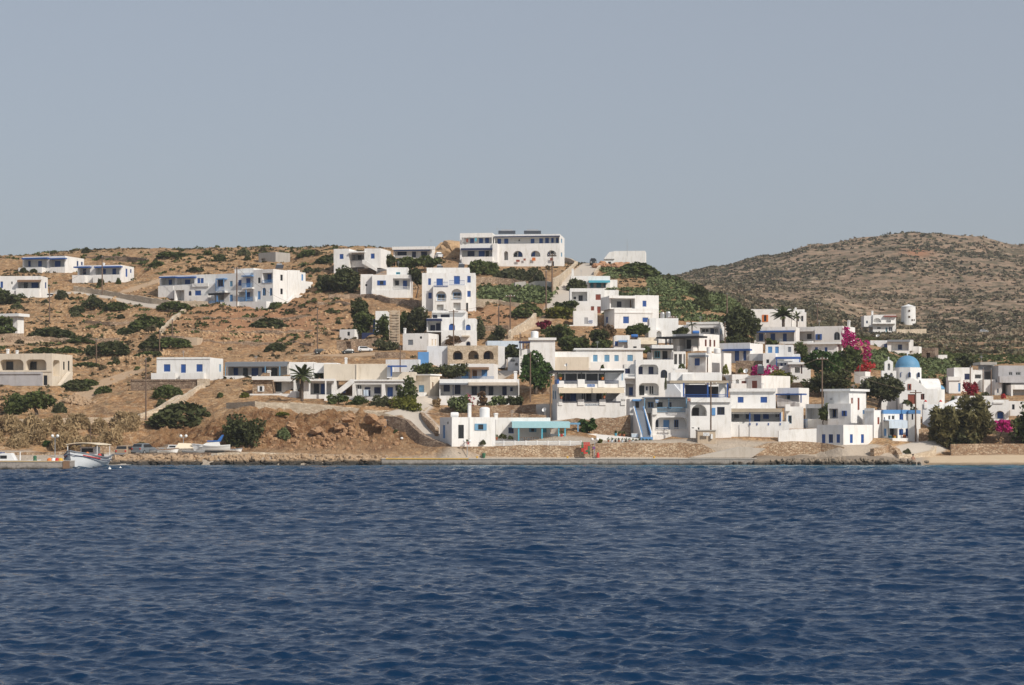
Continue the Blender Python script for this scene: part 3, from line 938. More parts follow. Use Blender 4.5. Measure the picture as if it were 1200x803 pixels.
H('restaurant', 'white two-storey waterfront restaurant with a black-roofed terrace and cream awnings', '''
B 653 733 449.5 496 th=3 D=9
o 2.4 656 458 731.5 470.5
g n 656.3 460 662.5 470
g n 663.5 460 668 470
d b 668.3 460 675 470.3
g w 681 460.5 686.5 470
d B 687 460.5 693 470.3
d B 698.8 460.5 705 471
a v 1.2 655 455.2 693.3 460.8
a v 1.2 694.2 455.2 731.5 460.8
p .12 653 446.3 661 453.8 pier
p .12 677 444.5 685.4 453.8 pier
p .12 701 446.3 708.6 453.8 pier
p .12 725 446 732.6 453.8 pier
r n .02 661 446 677 449.4
r n .02 685.4 446 701 449.4
r n .02 708.6 446 725 449.4
p .12 654.6 468 659 475 pier
p .12 677 468 684.4 475 pier
p .12 702.4 468 710 475 pier
p .12 727.5 468 732.8 475 pier
r n .02 659 468.5 677 471.6
r n .02 684.4 468.5 702.4 471.6
r n .02 710 468.5 727.5 471.6
y .12 stair_flank 717 470.3 729 459 733 459 733 470.3
L g l 648 458 649.4 468
L g l 650.2 458 651.8 468
L s b .3 650 445 652.5 450
B 653 709 436.8 450 in=2.8 D=5 nopad=1
g k 654 438 661.5 446.5
g k 662.5 438 676 446.5
g k 677 438 686 446.5
g k 687 438 700.5 446.5
g n 701.5 438 708 446.5
B 709 732 437 450 in=3.4 D=4 m=cool nopad=1
y .3 stair_flank 718 446 729 436.5 732 436.5 732 446
B 647.5 731.5 434 436.6 in=.2 D=8 m=black f=0 nopad=1
k B -.3 652.5 436.5 653.6 447
k B -.3 681 436.5 681.8 445
k B -.3 707.8 436.5 708.6 446
k l -.3 728.5 436.5 729.6 447
''', 'restaurant')
H('stair_house', 'narrow white house with a blue door at the head of a blue-walled outside stair', '''
B 738 756 467.5 514 th=2 D=5 Y=262.6
d k 744.5 470.5 749 478
s s .8 741.5 468 752 470
g b 737.8 487 739.3 494.5
''')
H(WH, 'white two-storey waterfront house with a blue balcony railing and a bright blue door', '''
B 764.5 809 483 511 th=1 D=7
Q 1.5 768 489.3 805 503.6
d s 777.3 492.3 784 503.4
g b 768.3 492 771.4 502.5
g b 790 492 795 502.5
r w .05 768.3 501 783 503.6
r w .05 788 501 805 503.6
r l .1 770 477.3 803.5 482.8
p .3 764.5 478.5 770 486 pier
p .3 803.5 478.5 809 486 pier
p .12 765 510 809 519.5 plinth
B 757 806 467 484 in=3 D=4 nopad=1
g s 759 471 766 478
g k 770 471.5 776.5 477.5
g b 783 471.5 787 479
B 754.5 805 465.3 466.7 in=-.1 D=3 m=slate f=0 nopad=1
k l .1 755 466.7 755.8 479
k l .1 783.3 466.7 784.2 478
k l .1 803.8 466.7 804.8 478
''')
H(WH, 'white waterfront house with one large arched veranda and a small dark window on each side', '''
B 809 857 470 513 th=2 D=7
O 1.8 808.8 474 828.3 487.6
d B 811 478 819 487.4
g n 840.3 477 849.2 486.3
q s .05 834.3 478 838.3 486.8 poster
g k 810.5 501 813.5 504
g k 817.5 501 819.7 503.6
p .3 809.5 466.5 857 471.5
p .15 809 502 818 519 plinth
B 843 853 450 468 in=1.5 D=.6 nopad=1
O .5 844.6 452 851.4 465.5
''')
H('roof_pergola', 'blue-posted terrace pergola with a flat thatched roof above the arched veranda house', '''
B 785 854 446 449.2 th=1 Y=259 D=4.5 m=thatch f=0 nopad=1
k b -.1 800.3 449 802 465
k b -.1 828.5 449 830.2 466
k b -.1 851.6 449 853.2 466
r b .02 802 462.3 829 465.6
r b .02 830 462.3 852 465.6
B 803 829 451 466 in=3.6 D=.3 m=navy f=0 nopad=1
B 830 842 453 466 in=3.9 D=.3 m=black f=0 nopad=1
''', 'pergola')
H('side_wall', 'grey-shaded blank white side wall beside the round-cornered loggias, left of the thatched pergola', '''
B 779.5 797.5 446 466 th=-25 D=2 m=cool Y=272
y .3 slope 786 446 798 460 798 466 779.5 466 779.5 446''', 'wall')
# --- right cluster
H(WH, 'white house with two square cobalt windows above a thatched blue-posted porch', '''
B 855.5 917 482.5 511 th=-5 D=3.2
o 2.4 856.3 484.3 915.5 494.5
g k 860.3 484.6 866 490.2
g b 873.8 484.6 878 491
d b 883.5 484.4 891 494.4
w b 894.3 485 901 491
g w 908 484.8 913.4 489.6
s t .9 855 478.8 916.5 483
k b .6 878 483.5 879.3 495
k b .6 914 483.5 915.2 495
p 1.6 878.5 494.3 925 512
p 1.4 856 496 866.5 512
y 1.5 stair_flank 866.5 497.5 878.5 494.5 878.5 512 866.5 512
q b 1.63 878.3 495.8 879.6 498.5 mark
q b 1.63 886.5 495.8 887.8 498.5 mark
q b 1.63 900 495.8 901.2 498.5 mark
q b 1.63 913.8 495.8 915 498.5 mark
B 856 909 457 484 in=3.3 D=5
w b 864.6 465.2 871.3 472
w b 891.3 465.2 899 472
s W .35 854.5 455.3 909.5 459
''')
H(WH, 'white stepped block with a brown slatted door, behind the house with two cobalt windows', '''
B 876 892.3 440 462 th=-42 x2=926
w r 881 446.3 887.2 455
B 858 877 438.8 460 in=1.5 th=0 D=4
O .5 862.3 444.6 866 449.6
g r 869 446.5 874.5 449.4
p .6 857 449.5 875 459
B 844 860 439.5 458 in=2 m=cool D=4''')
H(WH, 'plain white block with a blue pergola bar and a dark shade sail in front', '''
B 911 936 454.5 478 th=-30 x2=948
g l 922 461 926 468
s b 1.8 908.5 461.3 939.5 463
y 1.5 shade_sail 909.5 465 922 468 937 472.5 937 476.5 911 476.5
k b 1.8 938.3 463 939.5 472''')
H(WH, 'small white house with a glazed door between the shade sail and the blue garden gate', '''
B 921.5 941.5 476.5 502 th=-5 D=6
g l 923.5 487 927.8 496.5
p .3 920.5 474 926 482 pier
p .25 911 494 921.5 512''')
H(WH, 'white house with tall brown-red doors on its sunny side under a jutting roof slab', '''
B 965.5 995 458.5 502 th=-36 x2=1015 sl=.3 ov=.35
q g .05 972.5 466.5 975.5 469 dish
R d r 997.5 466.3 999.5 481
R d r 1005 466.3 1007.3 480.6
B 970 997 473 502 in=-1.8 D=1.8
o 1.3 970.8 479 982.3 490.6
g b 976 480 980 489
u b 988 481.4 991.2 487.8
B 996 1011 481.5 500 in=-.6 th=-30 Y=274 x2=1022 sl=.2 ov=.3
o 1.5 997.5 484 1010.6 497.6
g r 1007.3 489 1010.4 497
B 944 968.5 473.5 502 in=.5 D=4
o 1.6 945 478.5 966 492.5
g b 946 480 950 492
r s .8 941 491.5 946.2 501
p 1.2 946.5 491 996 502''')
H(WH, 'low white waterfront house with slim blue shutters on both faces and a grey plinth', '''
B 957.5 988.3 498 521 th=-44 x2=1022.5
w b 963 509 967.2 519.5
g b 971 509 976.2 519.2
w b 980.2 509 984.3 519
R w b 996 509 999.4 519.3
R w b 1009 509 1012.4 519.3
''')
H('cafe_house', 'small white house with a bright blue roof band and a light blue awning', '''
B 1035.3 1064.5 484.6 515 th=22 D=5
d b 1054 485 1058.6 496
g w 1041 487 1043.5 492
g w 1045 487 1048.6 492
g b 1036 489 1037.3 494
o .9 1040.5 498 1052 514.5
d k 1043 499 1047 514
d b 1053.5 503 1058.5 510
w b 1061.3 502.6 1064.2 511.5
p 1.8 1046 513.6 1064.4 518.5 step
a q 1.6 1042 493 1063.6 502
q s .1 1036.2 502.5 1038.5 511 sign
B 1035.3 1064.5 480.3 484.8 in=-.03 m=sky D=5 nopad=1
B 1064.4 1073.3 484.6 517.5 in=0 th=-18 Y=263.2 D=5
g n 1068.2 485.3 1070.2 492
B 1064.4 1073.4 480.6 484.8 in=-.03 th=-18 Y=263.15 D=5 m=sky nopad=1 f=0''', 'cafe')
H(WH, 'plain white house with one slim red window, left of the blue-banded cafe', '''
B 1013 1024 480.8 513 th=-38 x2=1035
R w r 1028.3 489 1030.6 497.4
p .2 1013 478.5 1024 482 cornice''')
# --- upper right
H(WH, 'white house with an orange-red framed door high on the right, behind the palm', '''
B 880 927.5 362.3 384 th=-6 D=6
u O 894.7 369 898.6 377.2
B 928 945 366 384 in=1 D=4
g w 934 370 936.5 377
g w 938.5 370 941.5 377
B 930 943 362.6 367 in=1.5 D=3 nopad=1
c 931.5 360.5 933.5 364
s x .3 879.5 362.2 927.5 363.8''')
H(WH, 'white house with a long shaded veranda under a blue-edged roof, in front of the palm', '''
B 884 932.5 383 402.5 th=-14 D=6
o 1.8 886 389.3 930.5 400.5
w b 889.5 391 894.5 399.5
d b 903 391 908.4 399.8
d b 917.6 391 922 400.4
s b .7 886 387.6 931 389.4
s W .5 890 383.2 933 387.4''')
H(WH, 'white house with an arched fan window and blue shutters beside the magenta bougainvillea', '''
B 955 987.5 382 404 th=-27 x2=1002
u b 957.5 391.6 961.5 398.4
G x 977 389 984.3 398.5
R G r 995.5 390 999 399
B 933 956 383 404 in=1.5 D=4
o 1.5 934 388.5 954.5 399.5
g k 946 391.5 951 397.4
r w .1 934 398.5 954.5 402.5
c 993 375.5 995.6 382''')
H(WH, 'white house with a wide roof slab and two blue shutters above the dark grove', '''
B 950 981 403.3 424 th=-20 x2=988 sl=.3 ov=.5
w b 955 407 958.4 413
w b 966.4 407 969.6 413
o .8 944 405 949 412
B 918 950 403 420 in=1 D=4
s W .9 918 400.2 952 403''')
H(WH, 'white house with tall blue doors under a blue canopy, on a brown stone wall', '''
B 843 879 402.2 425 th=-31 x2=894
d b 861 411 866.2 423.4
d b 871 411 874.6 422.6
s b .9 846 409.3 878.5 411.3
p .12 843 402 879 409 cornice
B 878 893 414.5 425 in=-.4 D=1.5''')
H('stone_foundation', 'brown rubble stone wall under the tall-blue-doored house', '''
B 862 894 422.8 441 th=-8 Y=306 D=1.5 m=darkstone
o .8 880 430 883.6 434''', 'wall')
H(WH, 'white house with a blue-framed pergola corner and sky-blue upper doors', '''
B 894 909 414 440 th=-10 D=5
g n 898 421.3 901.3 425.7
B 909 938 425 441 in=.6 D=5
w b 914.5 420.5 917.2 430
g b 919.3 422 922 427.8
s b 1.6 908.7 418.2 938 420.6
k b 1.5 909.5 420.5 910.7 429
k b 1.5 936.6 420.5 937.6 429.6
p 1.4 913 429 941 441
B 897 919.5 404 421 in=2 D=4 nopad=1
w s 900 406.3 905 413.7
d s 908.4 406.3 912.6 414
B 919 929 404.3 423 in=2 th=-10 D=4 nopad=1
w x 923.4 406.6 927 412.7
B 908.5 937 414.8 425.2 in=2.5 D=4 m=cool nopad=1''')
H('cottage', 'small white cottage with a dark doorway and reddish pilasters beside the dark grove', '''
B 926.5 950 427 448 th=-5 D=5 sl=.3 ov=.4
o 1.2 931.5 430.5 937.5 437
g r 938.6 428 940.2 438''')
H('mill_house', 'white house with two arched windows beside the round windmill tower on the far slope', '''
B 1023 1050 369 389 th=0 D=7
O 1.0 1023.3 372.8 1032.6 378
O 1.0 1038.4 373 1044 378
s W 1.4 1022.5 378.4 1050 379.6
g c 1037.8 384 1040 389
g w 1041.2 383 1046 388.4
g k 1028 383.5 1032 385.6
s r .8 1036 369.8 1051 371.4
B 1012.5 1023 370 383 in=.5 D=5
g b 1015 376 1017 379
c 1021.3 364.3 1023.4 371''')
H(WH, 'low grey-white house with a dark porch and slab roof above the church dome', '''
B 1040 1066 400.5 415 th=-6 D=5
o 1.4 1044.5 402.5 1065 411
g b 1052.3 404 1057 410
s x .5 1040 398.2 1066.5 400.6
B 1020 1041 399 411.5 in=.6 D=5 m=cool
w b 1036 403 1041 407.6
B 1066 1070.4 398.3 411 in=.3 D=3''')
H('outbuilding', 'bright white cube outbuilding right of the grey slab-roofed house, above the church dome', '''
B 1064.5 1077 406 416 th=-20 x2=1080''', 'outbuilding')
H('stone_hut', 'old brown stone hut with a dark doorway, above right of the church dome', '''
B 1080 1095.5 407.5 421.5 th=-24 m=darkstone x2=1099.7
o .8 1085.3 413.5 1090 420.5''', 'hut')
H('low_outbuilding', 'small white low box on the slope right of the brown stone hut', '''
B 1099.5 1110 416 423 th=0 D=3''', 'outbuilding')
H(WH, 'white house with one dark blue window behind three wooden poles and red bougainvillea', '''
B 1118 1140 430.8 459 th=0 D=5
w n 1130.3 438 1136.2 445
B 1139 1153 433.5 459 in=.4 D=5
o 1.4 1142.5 439 1150 443.6
B 1151 1167 445 463 in=-1 D=4
g n 1157 438.5 1161 444
o 1.5 1154 434.2 1164 444.6
B 1149 1168.3 424.3 427.6 in=-.2 D=5 m=concrete f=0 nopad=1
B 1152 1165 427.6 436 in=2 D=3 m=grey f=0 nopad=1
B 1112 1126 442 461 in=-2 D=2
p .2 1111 441.5 1126 446 cornice
d s 1123 449 1125.5 459''')
H('unfinished_house', 'large bare grey-white house with two grey windows and a roofed terrace at the right edge', '''
B 1170 1212 428.5 463 th=4 D=7 m=oldgrey
g g 1182 436 1186.3 440
g g 1190 436 1196 440
p 1.2 1171.5 441 1212 448.6
o 2.2 1173.5 449 1184.5 462
d b 1179.3 456.5 1182.8 462.4
B 1185 1215 451 469 in=-2 D=2.5
o 1.6 1187 456.5 1211 467
B 1165.5 1173.5 448 468 in=-1.6 th=-20 x2=1177
g b 1168.5 455.5 1170.2 460.5
''')
H(WH, 'white house with a blue door in a rounded arch, behind the beach trees', '''
B 1158 1182 468.5 497 th=-8 x2=1196
O .8 1166 481.5 1177.5 491
d b 1168.8 483 1175.5 490.6
p .15 1164 470.8 1176 473 cornice
R q y .05 1182.4 481 1183.6 488 sign
B 1136 1146 481 500 in=0 D=4 
g b 1138 482 1142 490''')
# --- waterfront and centre left
H('tavern', 'white waterfront tavern with a light turquoise porch roof on turquoise posts', '''
B 529.5 580.5 489 523 th=17 xl=515.5
g k 537 498 543.6 514
u l 559.3 496.6 567 504.4
p .1 550 489 552.5 522 rib
L d s 519 498.3 521.7 513.7
L g k 524 494.2 525.6 497.2
c 549 472.5 552.4 489.3
c 579.8 484 583.4 489.2
B 581 645 489.5 519 in=0 Y=259.5 th=2 D=5
g b 595.8 501 602 508
u l 622 501.8 626.6 506.5
w c 634.5 502 640.5 507
d k 645 503 650 516
a p 2.9 600 494.8 668 501.6
k c 2.7 607 501.5 608.6 516.5
k c 2.7 634.4 501.5 636 516.5
k c 2.7 654 501.5 655.6 516.5
k c 2.7 661.4 501.5 663 516.5
s l .8 668 495.4 680 497.6
k l .7 676.5 497.5 678 506
B 645 700 508.5 519.5 in=.5 D=1.5
''', 'tavern')
H(WH, 'long low white house with navy doors above the flowering terrace behind the tavern', '''
B 515 608.5 444.3 474.5 th=2 D=6
o 2.0 516 450.5 607.5 463.8
w n 519.8 450.8 527.2 459
d n 532.8 450.8 539.6 462
g n 552.6 453 559 463
g n 562 452.6 569 463
g n 572.6 453 578 463.4
d n 588.6 453 593.8 463.5
g b 597.8 454 601 458.6
a e 1.0 549 448.8 607 451.8
s x .6 515 449 549 450.8
k n .2 530.5 450.5 531.5 463
c 602.3 435 606 445''')
H(WH, 'white house with sky-blue doors under a brown awning, below the stone arches', '''
B 527 578.5 426.3 445 th=-6 x2=583.5
d s 541 434 549 443
w s 564.4 433.5 571 441
d o 553.8 434 559 443
s o 1.1 539.5 430.3 572 433
k o 1.0 551.5 432.8 552.8 443
r s .8 527 441.5 579 443.6''')
H('arched_house', 'tan stone-faced house with three round arches and a bright white end wall', '''
B 524.5 583.5 405 431 th=-4 D=6 m=facestone
O 1.6 530.3 411 542.3 421.6
w n 532.5 413.8 540.5 421.4
O 1.6 548.3 411 561 421.4
g k 556 416 559.5 419.5
O 1.6 566 411 578.5 421.2
w n 566.6 413 574 421
B 583.6 591 405.6 431 in=.1 D=6 nopad=1
B 500.5 525 405.6 431 in=.8 D=5 m=cool''')
H('wall_house', 'blue-washed wall end of a flat white building left of the stone arches', '''
B 452 490.5 421.3 438 th=-10 D=5 m=cool
B 490 502.5 412.5 440 in=.8 th=4 m=sky D=3''')
H(WH, 'long white house with blue doors under a blue-grey veranda roof, above the stone cottage', '''
B 266 338.5 424 444 th=-8 x2=368
o 1.9 267.5 429.5 336.5 441.5
w b 274 431.3 279 440
d k 285 431.3 290.4 441
d b 295 431.3 302.6 441
w b 307.3 431.3 312.6 440
d k 318.3 431.3 325 441
a x 1.6 263.5 424.6 337 429.6
k l 1.5 264 429.3 264.9 441
k l 1.5 310.5 429.3 311.4 441
k l 1.5 327.5 429.3 328.5 441
p 2.0 257 440.5 283 451
y 2.4 stair_flank 283 456.5 291.5 440 294 440 294 457
y 2.4 stair_flank 290 457 294 453 301 440 301 457''')
H('stone_cottage', 'stone-fronted cottage with one white-shuttered window and a white garden wall, beside the palm', '''
B 296 318.5 444 463 th=-5 D=5 m=stone
u w 303.8 452.3 308 459
s W .5 295 441 340 445.2
y .2 gable 305 441 308 437 316 437 316 441
c 313 434 316.5 441
B 318 345 445 463 in=1.2 D=4
o 1.4 319.5 447 344 460.6
g k 322 448 330 459
p 2.5 292.5 461.5 341 472.5
p 2.4 340 458.5 347 472.5 pier''', 'cottage')
H('garden_cottage', 'white cottage with a deep shaded porch right of the palm', '''
B 355 391 445.5 467 th=-3 D=5 
o 1.8 362 449 388.5 462.5
g k 368 450 374 461
d b 376 450 381.5 462
s W 1.2 353 444 392 446.6
k W 1.1 362 446.5 363.8 463
k W 1.1 381 446.5 382.5 463
B 340 368 424.5 443 in=4 D=4
y .3 slope 340 424.3 367 425.5 367 440 340 440''', 'cottage')
H('long_house', 'long cream-white house with a white-pillared gallery below a blank cream upper storey', '''
B 413 481 446 467 th=-3 D=5
o 1.8 416.5 450.5 447.2 465.3
g w 417.5 451 424 458
d n 427.5 454 434 464.6
w n 438.6 454 446 461.4
o 1.8 451 450.3 470.3 465.3
d b 454 454 460.3 464.6
w k 463.5 452 467 458
p .25 414 444.9 481 446.8 cornice
y 1.0 stair_flank 389 462 411 444.5 414.5 444.5 414.5 449 398 462
p .9 388.5 455.5 392 467 pier
q n .6 398.5 454 405 460.5 door
B 379.5 453.5 426.5 446 in=3.5 D=5 m=cream
p .15 417.3 426.6 418.3 445 rib
c 404 419 406.6 426.6
B 367.5 395 425.3 437 in=4.5 D=4
B 453.5 459.6 428.2 443 in=2.5 D=2
s b 1.2 454 428.3 476 430
k b 1.1 457.8 430 459.5 441
B 459 486 436 446 in=2.5 D=3 m=cream''')
H('cottage', 'little stone and white cottage at the top of the curved concrete road', '''
B 484 504 440 464 th=-34 x2=515.5 m=cream sl=.18 ov=.2
d l 490.5 451.5 497 459.5
R w o 506.5 448 508 455
B 486 497 460 468 in=-1.2 th=-20 D=1''')
H('farmhouse', 'cream two-level farmhouse with three open arches above a weathered grey basement at the far left', '''
B -30 61 414.3 452 th=-9 x2=85 m=cream
Q 1.8 -26 421.3 -2.5 434
Q 1.8 -.5 421.3 27.5 434
g k 7.5 424 15.6 433.6
Q 1.8 30 421.3 54.5 434
g k 35.3 424 43 433.4
p .1 -30 434.2 60.8 436 cornice
d k 51 440 55.4 451.5
R Q 1.2 62.3 422 70 441
R g k 74 424 76 433.4
R g k 79.6 423 81.6 434.5
c 7.5 409 9.6 414.4
c 18.5 410.5 20.4 414.4
R y 1.0 stair_flank 71 452 83 436 85.5 436 85.5 440 76 452
B -29 50 436 452 in=-.06 m=oldgrey D=.05 nopad=1''', 'farmhouse')
H(WH, 'white bungalow with cobalt shutters on a long grey stone terrace', '''
B 183.5 246 419 445.5 th=-9 x2=261.5
w b 192 427 199.6 435.6
d b 212 427 217.8 437
w b 230.2 427 237.4 435.6
R w l 257 427 259.2 435.6
p .1 183.5 418.8 246 421 cornice
p .9 177 437.3 205 444.5
p .9 211 437.3 238.6 444.5''')
H('terrace_platform', 'long grey stone terrace wall carrying the bungalow with three cobalt shutters', '''
B 153 231 446 457.5 th=-6 Y=296 D=3.5 m=darkstone
p .1 153 444.6 231 446.4 coping
B 231 240 444 460 in=-.2 D=3 m=palestone f=1''', 'wall')
H(WH, 'white tower-like house with a slab roof and a navy-canopied porch behind the bright green tree', '''
B 621 650.5 397 440 th=0 D=6
s W .3 619.3 395.8 652 398.6
B 608.5 621 409 440 in=.4 D=4
o 1.2 610 402 620.5 408.6
s n .9 608 400 621.3 402.2
k n .8 613 402 613.8 409
k n .8 617 402 617.8 409
g k 613 416.5 616.5 419
B 650 692 412.5 432 in=1.5 D=3 
B 646 690 418.5 436 in=.3 D=1.2 m=cream''')
H('low_building', 'long low pale blue-washed flat roof building behind the stone arches', '''
B 571 612 399.5 409 th=4 D=5 m=palebl
g n 604 404 607 407''')
H(WH, 'small white house with a blue roof tank, behind the long row house', '''
B 719.5 738 393 411 th=0 D=4
w b 720.5 400 724.2 405.6
a s .7 725 399.5 735 401
B 735.5 751 398 412 in=-.6 D=4
g k 742 406 746 408
B 748 771 395.6 412 in=.5 D=4 m=cream
a v 1.0 751 400 770 403.5''')
H('arch_cottage', 'white cottage with two dark arched entrances squeezed beside the bright green tree', '''
B 595 611 419 434 th=-8 D=3
O .8 598 419.6 603.6 424
o .8 603.8 425.5 607 428.6''', 'cottage')
H('backyard_house', 'small white house corner with a reddish doorway, above the broad olive tree', '''
B 1001 1014 435.5 449 th=-30 x2=1020
g r 1008 441 1011 447''')

H('terrace_house', 'white flat-roofed terrace block with a plain parapet between the thatched pergola and the blank-walled house', """
B 786 846 436.5 455 th=0 Y=273 D=4 nopad=1 f=6
p .9 800 438.5 812 446 pier
c 789 431 791.5 437""")
H('terrace_house', 'plain white block under the long row house, beside the round-cornered loggias', """
B 704 731.5 432 466 th=0 Y=277 D=4 nopad=1 f=5
p .3 712 433.5 731 437 ledge
g k 722 441 727 446
B 732 758 465.5 476 in=1.0 D=2 nopad=1 f=4""")

H('terrace_house', 'white low house with a brown door between the three wooden poles and the beach trees', """
B 1122 1164 464 484 th=-6 D=4
d o 1146 470 1149 480
w b 1132 469 1136 475
p .8 1122 478 1142 486""")
H('terrace_house', 'plain white walled yard house half hidden behind the leftmost beach tamarisk', """
B 1098 1128 480 502 th=-12 D=4
g n 1119 485 1122 491""")
H('terrace_house', 'white low block at the right edge above the dense dark beach tree', """
B 1180 1215 470 487 th=-8 D=4
g n 1186 474 1189 480""")
H('terrace_house', 'small white block with a cobalt shutter wedged between the fan-windowed house and the dark grove', """
B 1008 1022 441 457 th=-10 D=3
w b 1013 445 1016 450""")
# ------------------------------------------------------------------ vegetation helpers
def leaf_quads(C, size, r, up=.35, aspect=1.6, var=.45):
    """one small diamond-like leaf clump per centre"""
    n = len(C)
    nr = r.normal(size=(n, 3)); nr[:, 2] = np.abs(nr[:, 2]) * .8 + up; nr /= np.linalg.norm(nr, axis=1)[:, None]
    a = np.cross(nr, r.normal(size=(n, 3))); a /= np.linalg.norm(a, axis=1)[:, None] + 1e-9
    b = np.cross(nr, a); s = size * (1 + var * r.normal(size=(n, 1))).clip(.35, 2)
    a = a * s * aspect * .5; b = b * s * .5
    V = np.empty((n, 4, 3)); V[:, 0] = C - a; V[:, 1] = C - b + a * .2; V[:, 2] = C + a; V[:, 3] = C + b + a * .15
    return V.reshape(-1, 3)
def crown_points(c, rad, n, r, nclump=16, flat=0.0, spread=.36):
    c = np.array(c); rad = np.array(rad)
    d = r.normal(size=(nclump, 3)); d /= np.linalg.norm(d, axis=1)[:, None]
    q = d * (r.uniform(.35, .78, size=(nclump, 1)))
    if flat: q[:, 2] = np.maximum(q[:, 2], -flat)
    w = r.uniform(.5, 1.3, nclump); k = r.choice(nclump, n, p=w / w.sum())
    o = r.normal(size=(n, 3)); o /= np.linalg.norm(o, axis=1)[:, None]; o *= r.uniform(.35, 1.0, size=(n, 1)) ** .6
    P = q[k] + o * spread * w[k][:, None] ** .5
    return c + P * rad, c + q * rad
SEED = [100]
def tree(name, label, cat, px, py, box, leaf, n=900, size=.26, clumps=16, trunk=.16, Y=None, group=None, up=.3, spread=.42, aspect=1.6):
    if cat in ('shrub', 'vine', 'hedge'): box = (box[0], box[1], box[2], max(box[3], py - .5))
    n = int(n * 1.25)
    SEED[0] += 1; r = np.random.default_rng(SEED[0])
    b = gpt(px, py, Y); Yb = b.y; x0, y0, x1, y1 = box
    c = W((x0 + x1) / 2, (y0 + y1) / 2, Yb); k = Yb / F
    rx, rz = (x1 - x0) / 2 * k * 1.14, (y1 - y0) / 2 * k * 1.12
    pts, cl = crown_points(c, (rx, min(rx, max(rz * 1.3, rx * .6)), rz), n, r, clumps, spread=spread)
    root = thing(name, label, cat, b, group)
    V = leaf_quads(pts, size, r, up, aspect)
    npmesh('crown', V, 4, leaf, b, root)
    m = MB(); tp = Vector((c.x * .7 + b.x * .3, c.y * .8 + b.y * .2, b.z + max((c.z - rz * .35 - b.z), .25)))
    mid = (b + tp) / 2 + Vector((r.uniform(-.2, .2), 0, 0)) * (tp - b).length
    m.tube(b - Vector((0, 0, .3)), mid, trunk, trunk * .8); m.tube(mid - Vector((0, 0, .02)), tp, trunk * .8, trunk * .6)
    for q in cl[:7]: m.tube(tp - Vector((0, 0, .03)), Vector(q), trunk * .45, trunk * .12, 6)
    obj('trunk', m, 'bark', root, smooth=True)
    return root
def bush_mesh(leaf, seed, n, size, h=.55):
    r = np.random.default_rng(seed)
    d = r.normal(size=(n, 3)); d /= np.linalg.norm(d, axis=1)[:, None]; d[:, 2] = np.abs(d[:, 2])
    lump = .72 + .38 * fbm(d[:, 0] * 2.2 + seed * 7.3, d[:, 1] * 2.2 + d[:, 2] * 1.7, seed, 3)
    P = d * (lump * r.uniform(.55, 1.0, n) ** .4)[:, None]; P[:, 2] *= 1.0
    return leaf_quads(P, size, r, .35, 3.2 if leaf == 'lf_dry' else 1.6)
BUSH = {}
def bush(px, py, wpx, hpx, leaf, label, group=None, name='shrub', Y=None, n=420, size=.16, depth=.8):
    b = gpt(px, py, Y); k = b.y / F; SEED[0] += 1
    key = (leaf, SEED[0] % 4, n, size)
    if key not in BUSH:
        npz = bush_mesh(leaf, SEED[0] % 4 + 11, n, size)
        o = npmesh(name, npz, 4, leaf, (0, 0, 0)); BUSH[key] = o.data; bpy.data.objects.remove(o)
    o = bpy.data.objects.new(name, BUSH[key]); link(o)
    rx = wpx / 2 * k; o.location = b - Vector((0, -rx * depth * .2, .12)); o.scale = (rx * 1.08, rx * depth, hpx * k * 1.12)
    o.rotation_euler = (0, 0, random.uniform(-.5, .5) if abs(wpx - hpx) > 12 else random.uniform(0, 6))
    return tag(o, label, 'shrub', group)
def ico(seed, rough=.62, sub=3):
    import bmesh
    bm = bmesh.new(); bmesh.ops.create_icosphere(bm, subdivisions=sub, radius=1)
    for v in bm.verts:
        d = v.co.normalized()
        k = float(fbm(np.array([d.x * 1.9 + seed * 3.1 + d.z * .9]), np.array([d.y * 1.9 + d.z * 2.3]), seed, 4)[0])
        q = 1 + rough * (k - .5) * 2; v.co = d * q
        v.co.x = max(min(v.co.x, .8), -.8); v.co.z = max(min(v.co.z, .75), -.8)
    me = bpy.data.meshes.new('boulder'); bm.to_mesh(me); bm.free(); return me
def rockmat(name, c1, c2, wet=None):
    m, nt, b = new_mat(name); p = pos(nt)
    col = mix(nt, noise(nt, p, .9, 6, .65), c1, c2)
    col = mix(nt, ramp(nt, noise(nt, p, 3.5, 4), [(.5, 0), (.72, .7)]), col, sc_(c1, .45))
    if wet:
        s = nd(nt, 'ShaderNodeSeparateXYZ'); nt.links.new(p, s.inputs[0])
        zz = math_(nt, 'ADD', s.outputs[2], math_(nt, 'MULTIPLY', noise(nt, p, 1.2, 3), .5))
        col = mix(nt, ramp(nt, zz, [(wet, 1), (min(1, wet + .3), 0)]), col, (.045, .038, .03))
    nt.links.new(col, b.inputs['Base Color']); b.inputs['Roughness'].default_value = .9
    bump(nt, b, noise(nt, p, 4, 6), .6, .12); MATS[name] = m; return m
rockmat('quayface', (.28, .25, .225), (.40, .36, .32), .30); rockmat('rock', (.36, .21, .105), (.56, .40, .235)); rockmat('rockshore', (.26, .17, .10), (.54, .39, .25), .62); rockmat('rockdark', (.19, .15, .11), (.34, .27, .20), .45); rockmat('rockrust', (.27, .135, .065), (.47, .31, .18)); rockmat('rockred', (.36, .17, .09), (.50, .30, .18))
ROCKS = {}
def boulder(x, y, z, s, mat, label, group, name='boulder', cat='boulder', rs=1.0):
    k = (random.randrange(6), mat)
    if k not in ROCKS: me = ico(k[0] + 2); me.materials.append(MATS[mat]); ROCKS[k] = me
    o = bpy.data.objects.new(name, ROCKS[k]); link(o); o.location = (x, y, z)
    o.scale = (s * random.uniform(.9, 1.4), s * random.uniform(.8, 1.2), s * random.uniform(.6, .9) * rs); o.rotation_euler = (random.uniform(-.4, .4), random.uniform(-.4, .4), random.uniform(0, 6.28))
    return tag(o, label, cat, group)
